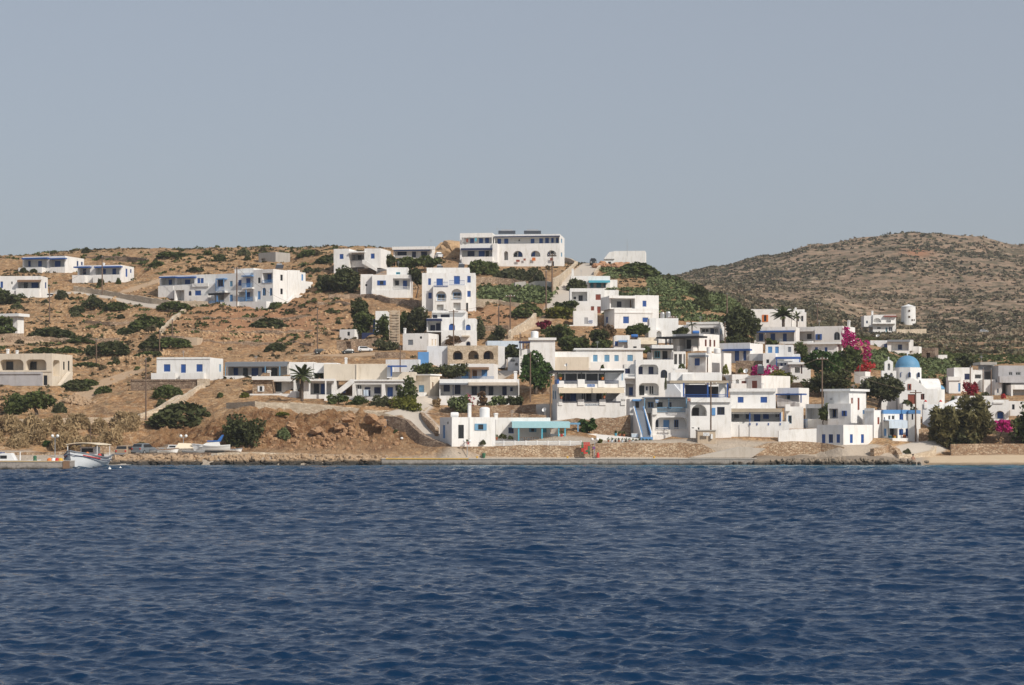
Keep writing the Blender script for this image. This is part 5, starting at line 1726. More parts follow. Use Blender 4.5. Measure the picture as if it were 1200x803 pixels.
    zones = [((0, 100), (340, 410)), ((60, 180), (352, 400)), ((100, 360), (294, 306)), ((330, 400), (293, 330)), ((240, 400), (362, 420)), ((100, 190), (410, 440)), ((560, 640), (312, 345))]
    while cnt < 64:
        (a, b), (c, d) = zones[rr.integers(len(zones))]; px, py = rr.uniform(a, b), rr.uniform(c, d)
        Y = ground_Y(px, py); X = (px - CX) / F * Y
        if any(abs(X - p[0] - p[2] * p[6] / 2) < p[6] * .8 + 2 and abs(Y - p[1]) < p[7] + 3 for p in PADS): continue
        w_ = rr.uniform(5, 16); bush(px, py, w_, w_ * rr.uniform(.35, .6), ['lf_dark', 'lf_mid', 'lf_olive', 'lf_scrub'][rr.integers(4)], 'small scrub bush dotting the dry rocky slope', 'small scrub bushes on the dry slope', 'scrub_bush', n=200, size=.26); cnt += 1
    # -- dry thicket on the bank behind the boat
    for i in range(46):
        px = rr.uniform(-30, 152); t = rr.uniform(0, 1); py = 529 - t * 28 - (px > 110) * 2; s = rr.uniform(18, 34)
        bush(px, py, s, s * rr.uniform(.5, .75), 'lf_dry' if rr.random() < .9 else 'lf_brown', 'leafless straw-brown bush in the dry thicket behind the moored boat', 'dry bushes on the bank behind the boat', 'dry_bush', n=700, size=.085)
    # -- uncountable ground cover
    def scatter(name, label, n, region, leaf, per, size, rad, acc=None, seed=1):
        r = np.random.default_rng(seed); out = []
        px0, px1, Y0, Y1 = region; got = 0
        px = r.uniform(px0, px1, n * 6); Y = Y0 + (Y1 - Y0) * r.uniform(0, 1, n * 6) ** (.8); X = (px - CX) / F * Y
        keep = np.ones(len(px), bool)
        if acc is not None: keep &= acc(px, Y, X, r)
        for (ox, oy, ux, uy, nx, ny, w, dp, zb) in PADS:
            a = (X - ox) * ux + (Y - oy) * uy; b = -((X - ox) * nx + (Y - oy) * ny)
            keep &= ~((a > -1) & (a < w + 1) & (b > -1.2) & (b < dp + 1))
        for pts, w, kind in ROADS: keep &= seg_dist(X, Y, pts) > w * .5 + .3
        i = np.nonzero(keep)[0][:n]; X, Y = X[i], Y[i]; Z = height(X, Y)
        rd = rad * r.uniform(.5, 1.6, len(i))
        d = r.normal(size=(len(i), per, 3)); d /= np.linalg.norm(d, axis=2)[:, :, None]; d[:, :, 2] = np.abs(d[:, :, 2]) * (.3 if Y0 >= 395 else .55)
        C = np.stack([X, Y, Z], 1)[:, None, :] + d * rd[:, None, None] * r.uniform(.5, 1, (len(i), per, 1))
        V = leaf_quads(C.reshape(-1, 3), size, r, .4)
        o = npmesh(name, V, 4, leaf, (X.mean(), Y.mean(), 0)); tag(o, label, 'scrub', kind='stuff')
    pat = lambda s, t, sd: (lambda px, Y, X, r: (fbm(X / s, Y / s * .6, sd, 4) + r.normal(size=len(X)) * .05) > t)
    cact = lambda px, Y, X, r: (lambda row: (row < 372 + (px - 700) * .04) & (row > 306) & (Y < 412 + 8) & ((px > 760) | (row > 340) | (row < 326)) & (fbm(X / 6, Y / 6, 31, 3) > .33))(HR - (h_raw(px, Y) - CH) * F / Y)
    scatter('prickly_pear_thicket', 'grey-green prickly pear thicket covering the slope below the ridge', 2600, (706, 900, 330, 424), 'lf_cact', 16, .34, .62, cact, 3)
    scatter('prickly_pear_hedge', 'dense prickly pear hedge below the broken concrete wall', 420, (562, 650, 355, 384), 'lf_cact', 26, .36, .8, lambda px, Y, X, r: (lambda q: (q > 338 - (px - 562) * .03) & (q < 352 + (px - 562) * .06))(HR - (h_raw(px, Y) - CH) * F / Y), 4)
    scatter('church_cactus', 'prickly pear thicket on the slope behind the church dome', 700, (1018, 1126, 312, 352), 'lf_cact', 22, .3, .7, lambda px, Y, X, r: (lambda q: (q > 412) & (q < 446))(HR - (h_raw(px, Y) - CH) * F / Y), 5)
    scatter('hill_scrub', 'low olive-brown scrub scattered over the dry left hillside', 3000, (-120, 480, 280, 470), 'lf_scrub', 14, .24, .42, pat(12, .50, 41), 6)
    scatter('dark_hill_scrub', 'dark green low scrub in patches over the left hillside', 420, (-120, 440, 330, 470), 'lf_mid', 34, .28, .75, pat(16, .53, 43), 7)
    scatter('slope_scrub', 'weedy scrub between the houses on the village slope', 700, (480, 780, 300, 440), 'lf_scrub', 14, .24, .4, pat(8, .5, 44), 8)
    scatter('far_hill_scrub', 'dark scrub mottling the far hill behind the village', 6500, (770, 1330, 400, 1020), 'lf_far', 11, .72, 1.05, (lambda px, Y, X, r: fbm(X / 75, Y / 28, 45, 5) + r.normal(size=len(X)) * .035 > .505), 9)
    scatter('far_dry_scrub', 'greyish dry scrub on the far hill', 4500, (770, 1330, 430, 1020), 'lf_farb', 8, .7, .9, pat(60, .45, 46), 10)
    scatter('valley_scrub', 'green scrub at the foot of the far hill behind the church', 900, (1000, 1330, 345, 520), 'lf_mid', 20, .32, .55, pat(18, .54, 47), 11)
leafmat('lf_far', (.066, .066, .038), (.125, .11, .062), .1); leafmat('lf_farb', (.15, .12, .075), (.24, .19, .125), .1)  # far scrub leaves: distance haze put into the colour by lightening it

def build_gardens():
    spots = [(706, 432, 6, 5, 'lf_mid', 'small green bush behind the parapet of the black-roofed restaurant', 282), (758, 412, 12, 7, 'lf_mid', 'green bush behind the black-edged upper house', 312), (799, 431, 9, 5, 'lf_mid', 'potted greenery hanging below the white loggia', 285), (780, 455, 4, 14, 'lf_olive', 'narrow climbing plant on the grey-shaded side wall', 270), (848, 447, 8, 6, 'lf_brown', 'brown dry plant on the terrace under the big blank wall', 283),
             (850, 437, 8, 10, 'lf_yel', 'yellow-green bush beside the bright end of the blank-walled house', 292), (1010, 474, 14, 9, 'lf_mid', 'green bush at the foot of the broad olive tree', 279), (1092, 470, 9, 8, 'lf_olive', 'olive bush beside the church apse', 281), (1118, 472, 12, 8, 'lf_mid', 'green bush on the white yard wall right of the church', 283), (1155, 466, 12, 7, 'lf_olive', 'olive bush below the middle pole by the red bougainvillea', 286),
             (1176, 466, 8, 5, 'lf_redf', 'small red-flowered bush below the bare grey-white house', 286), (1060, 530, 5, 3, 'lf_olive', 'tiny weed tuft on the rubble below the cafe', 255), (888, 408, 14, 6, 'lf_mid', 'low hedge bush under the long shaded veranda', 330), (940, 404, 10, 5, 'lf_mid', 'low bush on the veranda corner below the small drooping palm', 338), (1035, 414, 16, 7, 'lf_mid', 'green bush on the slope below the slab-roofed house', 350), (868, 436, 8, 5, 'lf_yel', 'yellow-green tuft against the brown rubble stone wall', 300),
             (470, 444, 10, 6, 'lf_mid', 'green bush beside the blue-washed wall end', 296), (386, 441, 8, 6, 'lf_mid', 'green bush between the palm cottages', 288), (566, 520, 8, 5, 'lf_olive', 'dry plant in the tavern corner bed', 254.5), (589, 513, 10, 5, 'lf_dark', 'dark leafy plant on the tavern porch', 257.5), (598, 514, 8, 4, 'lf_mid', 'green leafy plant on the tavern porch', 257.5), (1008, 428, 14, 8, 'lf_mid', 'green bush under the tumbling magenta bougainvillea', 313)]
    for px, py, w_, h_, lf, lab, Y in spots:
        z = W(px, py, Y).z; o = bush(px, py, w_, h_, lf, lab, None, 'garden_plant', Y, 220, .24); X = (px - CX) / F * Y
        o.location = (X, Y, max(gz(X, Y) - .1, z - .1))
def build_rocks():
    rr = np.random.default_rng(12)
    for i in range(230):      # armour stones along the left waterfront
        px = 130 + 315 * rr.random(); Y = rr.uniform(244.3, 248.3); X = (px - CX) / F * Y
        t = (Y - 244.3) / 4; s = rr.uniform(.2, .75); z = -.05 + t * .95
        boulder(X, Y, z, s, 'rockshore', 'tan armour stone in the rubble along the left waterfront', 'armour stones along the left waterfront')
    for px, py, s, lab in [(407, 490, 1.3, 'large pale boulder bulging from the cliff under the road parapet'), (434, 491, 1.5, 'biggest rounded boulder at the top of the rust-coloured cliff'), (396, 500, 1.3, 'rounded tan boulder in the upper cliff, left of the biggest one'), (445, 496, 1.3, 'tan boulder on the right shoulder of the cliff'), (370, 505, 1.6, 'weathered pale boulder in the middle of the cliff'), (372, 526, 1.3, 'boulder at the foot of the cliff'), (340, 500, 1.5, 'rust-stained boulder left of the cactus bush')]:
        b = W(px, py, 258.5 if py < 515 else 257); boulder(b.x, b.y + .8, b.z, s * .58, 'rockrust', lab, None)
    for i in range(16):
        px = 700 + 72 * (i + rr.random()) / 16; py = 311 + (px - 700) * .13 + rr.uniform(-1, 3); b = gpt(px, py)
        boulder(b.x, b.y, b.z + .3, rr.uniform(.7, 1.5), 'rockred', 'reddish boulder in the row on the crest below the hilltop chapel', 'reddish boulders below the hilltop chapel')
    for px, py, s, lab in [(526, 298, 2.6, 'orange rock outcrop rising left of the hotel'), (533, 293, 2.8, 'peak of the orange rock outcrop left of the hotel'), (518, 301, 1.8, 'lower orange rock beside the parked white pickup')]:
        b = gpt(px, 303, 424); b.z = W(px, py, 424).z; boulder(b.x, b.y, b.z, s, 'rock', lab, None, 'rock_outcrop', 'rock')
    # heaps nobody would count
    def heap(label, c, n, sx, sy, h, smin, smax, mat, seed):
        r = np.random.default_rng(seed); me = ico(3, .4, 1); base = np.array([tuple(v.co) for v in me.vertices]); F_ = np.array([tuple(p.vertices) for p in me.polygons]); out = []
        for i in range(n):
            q = r.normal(size=2) * .42; x, y = c.x + q[0] * sx, c.y + q[1] * sy
            z = (gz(x, y) if mat != 'rockdark' else c.z + r.uniform(-.3, .45)) + max(0, h * (1 - np.hypot(*q))) * r.uniform(.5, 1)
            s = r.uniform(smin, smax); V = base * s * r.uniform(.7, 1.3, 3); a = r.uniform(0, 6.28); V = V @ np.array([[math.cos(a), -math.sin(a), 0], [math.sin(a), math.cos(a), 0], [0, 0, 1]])
            out.append((V + np.array([x, y, z]))[F_].reshape(-1, 3))
        o = npmesh('loose_stones', np.concatenate(out), 3, mat, (c.x, c.y, c.z)); tag(o, label, 'rubble', kind='stuff')
    heap('heap of pale broken stones beside the dirt track at the lower left', gpt(88, 476), 420, 2.6, 1.6, 1.5, .12, .36, 'rockshore', 1)
    heap('heap of pale stones by the parked cars below the dark conifer', gpt(387, 414), 160, 2.2, 1.2, .8, .12, .35, 'rock', 2)
    heap('scatter of loose stones on the slope above the grey terrace wall', gpt(170, 420), 200, 5, 2, .5, .12, .4, 'rock', 3)
    heap('spill of loose stones under the bare terraced field wall', gpt(612, 396), 160, 2.4, 2, .5, .1, .3, 'rock', 4)
    heap('strewn rocks across the middle of the left slope', gpt(120, 392), 240, 22, 9, .2, .12, .45, 'rock', 5)
    heap('strewn rocks on the terraces below the apartment block', gpt(290, 395), 260, 24, 9, .2, .12, .4, 'rock', 6)
    heap('small stones along the foot of the armour stones', Vector((-29, 248, .6)), 500, 22, 1.6, .1, .1, .3, 'rockshore', 7)
    heap('broken rock and ledges studding the rust-coloured cliff', Vector((-26, 258.6, 2)), 300, 13.5, 2.6, .02, .1, .4, 'rockrust', 8)
    heap('stones strewn over the upper left hillside', gpt(150, 345), 420, 60, 40, .02, .12, .45, 'rock', 9)
    heap('stones strewn over the lower left slope', gpt(130, 430), 380, 34, 22, .02, .1, .38, 'rock', 10)
    heap('stones strewn over the terraces in front of the tall three-storey house', gpt(400, 375), 260, 26, 24, .02, .1, .4, 'rock', 11)
    # natural shelf right of the quay
    m = MB(); xs = np.linspace(884, 1088, 60)
    for i, px in enumerate(xs):
        t = i / 59; wv = float(vnoise(np.array([px * .09]), np.array([0.]), 4)[0])
        Y0 = 245.0 + wv * .9; Y1 = 254; X = lambda Y: (px - CX) / F * Y; zt = .55 + .35 * float(vnoise(np.array([px * .05]), np.array([3.]), 7)[0]) - 1.1 * max(0, (t - .72) / .28)
        for Yq, z in ((Y0, -.6), (Y0 + .25, zt - .35 + .2 * wv), (Y0 + 1.1, zt), (Y1, zt + .25), (Y1, -.6)): m.v.append(Vector((X(Yq), Yq, z)))
    for i in range(59):
        for k in range(5): l = (k + 1) % 5; m.f.append((5*i + k, 5*i + l, 5*i + 5 + l, 5*i + 5 + k))
    m.f.append((0, 1, 2, 3, 4)); m.f.append(tuple(5*59 + k for k in range(5)))
    heap('dark broken rock along the waterline of the natural shelf', Vector((38.5, 245.9, .1)), 420, 10.5, .7, .25, .12, .42, 'rockdark', 15)
    tag(obj('rock_shelf', m, 'rockdark'), 'dark natural rock shelf at the waterline between the quay and the beach', 'rock shelf')
# ------------------------------------------------------------------ vehicles, boats, street furniture
def loft(m, rings, closed=True):
    """rings: equal-length point lists"""
    k = len(m.v); n = len(rings[0])
    for r_ in rings: m.v += [Vector(p) for p in r_]
    for i in range(len(rings) - 1):
        for j in range(n if closed else n - 1):
            l = (j + 1) % n; m.f.append((k + i*n + j, k + i*n + l, k + (i+1)*n + l, k + (i+1)*n + j))
    if closed: m.f.append(tuple(k + j for j in range(n))[::-1]); m.f.append(tuple(k + (len(rings)-1)*n + j for j in range(n)))
def xf(m, loc, rz, s=1.0):
    c, q = math.cos(rz), math.sin(rz)
    for i, v in enumerate(m.v): m.v[i] = Vector((loc[0] + (v.x * c - v.y * q) * s, loc[1] + (v.x * q + v.y * c) * s, loc[2] + v.z * s))
    return m
def car(name, label, loc, rz, mat, s=1.0, style='hatch', cat='car'):
    """x forward; length about 4.1 m"""
    root = thing(name, label, cat, loc)
    roofs = {'hatch': [(-1.95, .95), (-1.75, 1.0), (-1.45, 1.42), (.3, 1.46), (1.05, 1.0), (1.95, .82)], 'estate': [(-2.1, .95), (-2.0, 1.05), (-1.8, 1.5), (.25, 1.52), (1.05, 1.02), (2.05, .85)],
             'jeep': [(-1.8, 1.0), (-1.75, 1.1), (-1.7, 1.75), (.35, 1.78), (.65, 1.15), (1.85, 1.05)], 'pickup': [(-2.2, .95), (-.75, .95), (-.65, 1.6), (.4, 1.62), (1.0, 1.05), (2.1, .95)]}[style]
    def prof(x): return float(np.interp(x, [p[0] for p in roofs], [p[1] for p in roofs]))
    x0, x1 = roofs[0][0], roofs[-1][0]; rings = []
    for x in sorted(set(list(np.linspace(x0, x1, 14)) + [p[0] for p in roofs])):
        top = prof(x); belt = min(.92, top - .02); e = min(1, (x - x0) / .25 + .75, (x1 - x) / .3 + .72); hw = .82 * e; tw = hw - .16 * max(0, (top - belt) / .5)
        rings.append([(x, -hw * .95, .28), (x, -hw, .55), (x, -hw * .98, belt), (x, -tw * .97, top - .04), (x, -tw * .8, top), (x, tw * .8, top), (x, tw * .97, top - .04), (x, hw * .98, belt), (x, hw, .55), (x, hw * .95, .28)])
    m = MB(); loft(m, rings); obj('body', xf(m, loc, rz, s), mat, root)
    gx0 = {'hatch': -1.35, 'estate': -1.65, 'jeep': -1.55, 'pickup': -.55}[style]; gx1 = .35; gt = prof(0) - .1
    for sd in (-1, 1):
        g = MB(); lo, hi = .97, gt; yo, yi = .815, .71
        g.prism([(gx0, sd * yo, lo), (gx1 + .5, sd * yo, lo), (gx1, sd * yi, hi), (gx0 + .15, sd * yi, hi)], (0, sd * .02, 0)); obj('side_window', xf(g, loc, rz, s), 'dark', root)
    for xa, xb, nm in ((gx1 + .72, gx1 + .03, 'windscreen'), (gx0 - .36, gx0 - .12, 'rear_window')):
        if style == 'pickup' and nm == 'rear_window': xa, xb = -.73, -.66
        if style == 'jeep' and nm == 'rear_window': xa, xb = -1.77, -1.73
        if style == 'jeep' and nm == 'windscreen': xa, xb = .66, .42
        za, zb = (1.02, gt)
        g = MB(); d = .035 if xa > xb else -.035; g.prism([(xa, -.66, za), (xa, .66, za), (xb, .58, zb), (xb, -.58, zb)], (d, 0, .02)); obj(nm, xf(g, loc, rz, s), 'dark', root)
    for x in (x0 + .72, x1 - .75):
        for sd in (-1, 1):
            w = MB(); w.lathe((x, sd * .62, .31), [(.18, 0), (.31, .02), (.31, .2), (.2, .22)], 14, (0, sd, 0)); wo = obj('wheel', xf(w, loc, rz, s), 'rubber', root)
            h = MB(); h.lathe((x, sd * .845, .31), [(.17, 0), (.12, .015)], 10, (0, sd, 0)); obj('rim', xf(h, loc, rz, s), 'metal', wo)
    for sd in (-1, 1):
        l = MB(); l.box((x1 - .03, sd * .55 - .12, .62), (.05, 0, 0), (0, .24, 0), (0, 0, .14)); obj('headlight', xf(l, loc, rz, s), 'lwhite', root)
        l = MB(); l.box((x0 - .02, sd * .58 - .1, .7), (.05, 0, 0), (0, .2, 0), (0, 0, .18)); obj('tail_light', xf(l, loc, rz, s), 'brightred', root)
    l = MB(); l.box((x0 - .03, -.75, .38), (.08, 0, 0), (0, 1.5, 0), (0, 0, .16)); obj('bumper', xf(l, loc, rz, s), 'slate', root)
    return root
def hull_pts(L, B, H, bow, n=18, flare=1.0, stern=.75, z0=-.45):
    rings = []
    for i in range(n):
        t = i / (n - 1); x = -L / 2 + L * t
        hb = B / 2 * (stern + (1 - stern) * math.sin(min(t / .5, 1) * math.pi / 2)) if t < .5 else B / 2 * max(1 - ((t - .5) / .5) ** 2.1, .012)
        sh = H * (1 + bow * max(0, (t - .35) / .65) ** 2 + .12 * max(0, (.3 - t) / .3)); r = []
        for k in range(9):
            a = (k / 8 - .5) * 2; y = math.copysign(abs(a) ** .62, a) * hb; zz = z0 + (sh - z0) * abs(a) ** (2.2 - .9 * max(0, t - .5)) ; r.append((x + (.55 * B * .35 * abs(a) ** 2 if t > .93 else 0), y, zz))
        rings.append(r)
    return rings
def build_vehicles():
    g = lambda px, py, Y=None: gpt(px, py, Y)
    car('parked_car', 'sand-brown hatchback seen from behind on the quay, right of the moored boat', g(147, 536, 251.5), R(84), 'carsand', 1.0)
    car('parked_car', 'grey car half hidden behind the low quay wall beside the boat yard', g(168.5, 534, 252.5), R(70), 'cargrey', .95)
    car('parked_car', 'white car parked behind the brown-awning house at the upper left', g(60, 341, 400), R(12), 'carwhite', .85, 'hatch')
    car('parked_car', 'dark green-grey jeep coming over the crest of the hilltop road', g(695, 309, 418), R(-90), 'cardark', .82, 'jeep')
    car('pickup_truck', 'white pickup parked on the ridge between the low bungalow and the rock outcrop', g(514, 302, 418), R(-75), 'carwhite', .8, 'pickup', 'pickup')
    car('parked_car', 'dark car parked at the left end of the track below the cube hut', g(376, 414.5, 321), R(15), 'cardark', .55)
    car('parked_car', 'black car with a red rear end beside the white estate car', g(407.5, 415, 320), R(200), 'cardark', .5)
    car('parked_car', 'white estate car on the track below the white cube hut', g(428, 414, 320), R(8), 'carwhite', .56, 'estate')
    car('parked_car', 'small grey car on the far hillside right of the windmill', g(1153, 389.5, 590), R(0), 'silver', .65)
    car('parked_car', 'dark car parked under the trees in front of the cobalt-windowed house', g(730, 394, 333), R(20), 'cardark', .5)
    # orange covered trailer
    b = g(731, 385.5, 346); r_ = thing('covered_trailer', 'low trailer under an orange tarpaulin in front of the cobalt-windowed house', 'trailer', b)
    m = MB(); m.prism([(b.x - .65, b.y, b.z + .35), (b.x + .65, b.y, b.z + .35), (b.x + .6, b.y, b.z + .75), (b.x + .1, b.y, b.z + .92), (b.x - .6, b.y, b.z + .7)], (0, 1.2, 0)); obj('tarpaulin', m, 'orange', r_)
    for s in (-.35, .35):
        m = MB(); m.lathe((b.x + s, b.y + .1, b.z + .2), [(.2, 0), (.2, .12)], 12, (0, -1, 0)); obj('wheel', m, 'rubber', r_)
    # fishing boat, bow towards the water
    L = Vector(((99.8 - CX) / F * 231, 231, 0)); rz = R(-96)
    rt = thing('fishing_boat', 'white wooden fishing boat with a cream canopy moored bow-on beside the left pier', 'boat', L)
    rings = hull_pts(9.5, 4.3, 1.15, .72); m = MB(); loft(m, rings, False); m.ngon([Vector(p) for p in rings[0]]); obj('hull', xf(m, L, rz), 'hull', rt, smooth=True)
    m = MB(); n = len(rings)
    for i in range(n - 1):
        a, b_ = rings[i], rings[i+1]; m.quad(Vector(a[0]) - UP * .12, Vector(a[8]) - UP * .12, Vector(b_[8]) - UP * .12, Vector(b_[0]) - UP * .12)
    obj('deck', xf(m, L, rz), 'wood', rt)
    def rail(nm, mat, dz, hgt, out, i0=0, i1=None, parent=None):
        i1 = i1 or n; m = MB()
        for sd in (0, 8):
            sg = -1 if sd == 0 else 1; rr_ = []
            for i in range(i0, i1):
                p = Vector(rings[i][sd]); p.z += dz; nx = 1 if i > n - 4 else 0
                y = p.y + sg * out; rr_.append([(p.x + nx * out, y - sg * (out + .05), p.z), (p.x + nx * out, y, p.z), (p.x + nx * out, y, p.z + hgt), (p.x + nx * out, y - sg * (out + .05), p.z + hgt)])
            loft(m, rr_)
        obj(nm, xf(m, L, rz), mat, rt)
    rail('gunwale', 'slate', -.04, .1, .05); rail('rubbing_strake', 'navy', -.42, .06, .02); rail('red_band', 'brightred', -.3, .1, -.02, n - 8, n - 2)
    m = MB(); m.abox(-3.0, -.8, -.8, .8, .9, 2.3); obj('wheelhouse', xf(m, L, rz), 'lwhite', rt)
    m = MB(); m.abox(-.82, -.76, -.65, .65, 1.7, 2.15); obj('wheelhouse_window', xf(m, L, rz), 'dark', rt)
    m = MB(); loft(m, [[(-3.9, y, 2.55 + .22 * (1 - (y / 1.85) ** 2)) for y in np.linspace(-1.85, 1.85, 9)] + [(-3.9, y, 2.48 + .2 * (1 - (y / 1.85) ** 2)) for y in np.linspace(1.85, -1.85, 9)], [(1.2, y, 2.62 + .22 * (1 - (y / 1.85) ** 2)) for y in np.linspace(-1.85, 1.85, 9)] + [(1.2, y, 2.55 + .2 * (1 - (y / 1.85) ** 2)) for y in np.linspace(1.85, -1.85, 9)]]); obj('canopy', xf(m, L, rz), 'canvas', rt)
    for x in (-3.7, 1.0):
        for y in (-1.7, 1.7): m = MB(); m.tube((x, y, .8), (x, y, 2.6), .045); obj('canopy_post', xf(m, L, rz), 'lwhite', rt)
    m = MB(); m.tube((-2, 0, 2.6), (-2, 0, 4.6), .05, .03); m.tube((-2, -.5, 3.7), (-2, .5, 3.7), .03); obj('mast', xf(m, L, rz), 'pole', rt)
    for i, (x, y, mt) in enumerate([(2.0, .9, 'orange'), (1.5, -1.1, 'orange'), (.3, 1.75, 'brightred'), (.6, -1.9, 'brightred'), (-.2, 1.9, 'black')]):
        m = MB(); m.ball((x, y, 1.55 if i < 2 else 1.35), .24); obj('fender', xf(m, L, rz), mt, rt, smooth=True)
    # small boat behind the pier
    L2 = Vector(((10 - CX) / F * 229, 229, 0)); r2 = thing('motor_boat', 'small white motor boat with a square cabin window lying behind the left pier', 'boat', L2)
    rg = hull_pts(6.4, 2.2, .75, .25); m = MB(); loft(m, rg, False); m.ngon([Vector(p) for p in rg[0]])
    for i in range(len(rg) - 1): m.quad(Vector(rg[i][0]) - UP * .1, Vector(rg[i][8]) - UP * .1, Vector(rg[i+1][8]) - UP * .1, Vector(rg[i+1][0]) - UP * .1)
    obj('hull', xf(m, L2, 0), 'lwhite', r2, smooth=False)
    m = MB(); m.prism([(-2.2, -.75, .6), (.6, -.75, .6), (.9, -.75, .8), (.4, -.75, 1.65), (-2.2, -.75, 1.65)], (0, 1.5, 0)); c_ = obj('cabin', xf(m, L2, 0), 'lwhite', r2)
    m = MB(); m.abox(-.75, .0, -.78, -.752, 1.05, 1.4); obj('cabin_window', xf(m, L2, 0), 'dark', c_)
    m = MB(); m.abox(-2.25, -.6, -.8, .8, 1.655, 1.72); obj('cabin_roof', xf(m, L2, 0), 'blue', c_)
    m = MB(); m.tube((1.3, 0, .7), (1.3, 0, 1.8), .05); obj('post', xf(m, L2, 0), 'lwhite', r2)
    # boat yard
    def skiff(nm, label, px, Yb, z, L, B, H, rz, mat, trim):
        p = Vector(((px - CX) / F * Yb, Yb, z)); r_ = thing(nm, label, 'boat', p); q = hull_pts(L, B, H, .3, 14, z0=.08)
        m = MB(); loft(m, q, False); m.ngon([Vector(v) for v in q[0]])
        for i in range(len(q) - 1): m.quad(Vector(q[i][0]) - UP * .15, Vector(q[i][8]) - UP * .15, Vector(q[i+1][8]) - UP * .15, Vector(q[i+1][0]) - UP * .15)
        obj('hull', xf(m, p, rz), mat, r_)
        m = MB()
        for sd in (0, 8): loft(m, [[(v[sd][0], v[sd][1] - .06, v[sd][2] - .03), (v[sd][0], v[sd][1] + .06, v[sd][2] - .03), (v[sd][0], v[sd][1] + .06, v[sd][2] + .06), (v[sd][0], v[sd][1] - .06, v[sd][2] + .06)] for v in q])
        obj('gunwale', xf(m, p, rz), trim, r_)
        for x in (-L * .2, L * .1): m = MB(); m.abox(x - .12, x + .12, -B * .42, B * .42, H * .75, H * .82); obj('bench', xf(m, p, rz), 'wood', r_)
        return r_, p
    yz = 1.35
    r3, p3 = skiff('motor_yacht', 'white speedboat with a raised blue radar arch standing in the boat yard', 248.5, 253, yz + .1, 4.4, 1.6, .75, R(184), 'lwhite', 'lwhite')
    m = MB(); m.prism([(-1.0, -.6, .6), (1.6, -.6, .65), (.6, -.55, 1.15), (-.9, -.55, 1.25)], (0, 1.2, 0)); obj('cabin', xf(m, p3, R(184)), 'lwhite', r3)
    m = MB(); m.prism([(.75, -.57, 1.1), (1.35, -.62, .8), (1.2, -.62, .76), (.55, -.57, 1.06)], (0, 1.18, 0)); obj('windscreen', xf(m, p3, R(184)), 'dark', r3)
    m = MB(); m.prism([(-1.05, -.6, 1.27), (.6, -.6, 1.27), (.55, -.6, 1.4), (-.7, -.6, 1.42), (-1.25, -.6, 2.1), (-1.45, -.6, 2.1)], (0, 1.2, 0)); obj('radar_arch', xf(m, p3, R(184)), 'bluetarp', r3)
    m = MB(); m.abox(-1.5, 1.3, -.5, .5, .0, .1); obj('cradle', xf(m, p3, R(184)), 'rubber', r3)
    p = W(216, HR, 253.5); p.z = yz; r4 = thing('covered_boat', 'boat under a peaked cream tarpaulin in the boat yard, left of the blue-arched speedboat', 'boat', p)
    q = hull_pts(4.2, 1.6, .6, .2, 14, z0=.05); m = MB(); loft(m, q, False); m.ngon([Vector(v) for v in q[0]]); obj('hull', xf(m, p, R(4)), 'lwhite', r4)
    m = MB(); m.prism([(-1.0, -.85, .55), (1.3, -.85, .6), (.85, 0, 1.2), (-.6, 0, 1.25)], (0, .02, 0)); m.v = [Vector(v) for v in m.v]
    m = MB(); loft(m, [[(-1.1, -.85, .5), (-1.1, .85, .5), (-.7, .1, 1.2), (-.7, -.1, 1.2)], [(1.2, -.85, .55), (1.2, .85, .55), (.8, .1, 1.15), (.8, -.1, 1.15)]]); obj('tarpaulin', xf(m, p, R(4)), 'canvas', r4)
    skiff('rowing_boat', 'grey inflatable dinghy in front of the tarpaulin-covered boat', 226, 251.2, yz - .2, 2.6, 1.1, .4, R(2), 'silver', 'silver')
    skiff('rowing_boat', 'open white skiff at the left end of the boat yard', 196, 252, yz - .1, 2.4, 1.1, .5, R(10), 'lwhite', 'wood')
    skiff('rowing_boat', 'upturned-looking white skiff by the grey car, leftmost in the boat yard', 182, 252.5, yz - .1, 1.9, 1.0, .5, R(-15), 'lwhite', 'slate')
    skiff('rowing_boat', 'small white dinghy to the right of the blue-arched speedboat', 274, 254, yz, 1.8, .9, .4, R(6), 'lwhite', 'slate')
    p = W(202, HR, 254.5); p.z = yz; v = thing('boat_trailer', 'white box van body parked behind the skiffs in the boat yard', 'van', p)
    m = MB(); m.prism([(-.55, 0, .2), (.55, 0, .2), (.6, 0, .6), (.45, 0, .95), (-.5, 0, .95)], (0, 1.4, 0)); obj('body', xf(m, p, 0), 'carwhite', v)
    m = MB(); m.abox(-.38, .38, -.03, -.004, .62, .85); obj('window', xf(m, p, 0), 'dark', v)
    for s in (-.35, .35): m = MB(); m.lathe((s, -.01, .2), [(.2, 0), (.2, .1)], 12, (0, -1, 0)); obj('wheel', xf(m, p, 0), 'rubber', v)

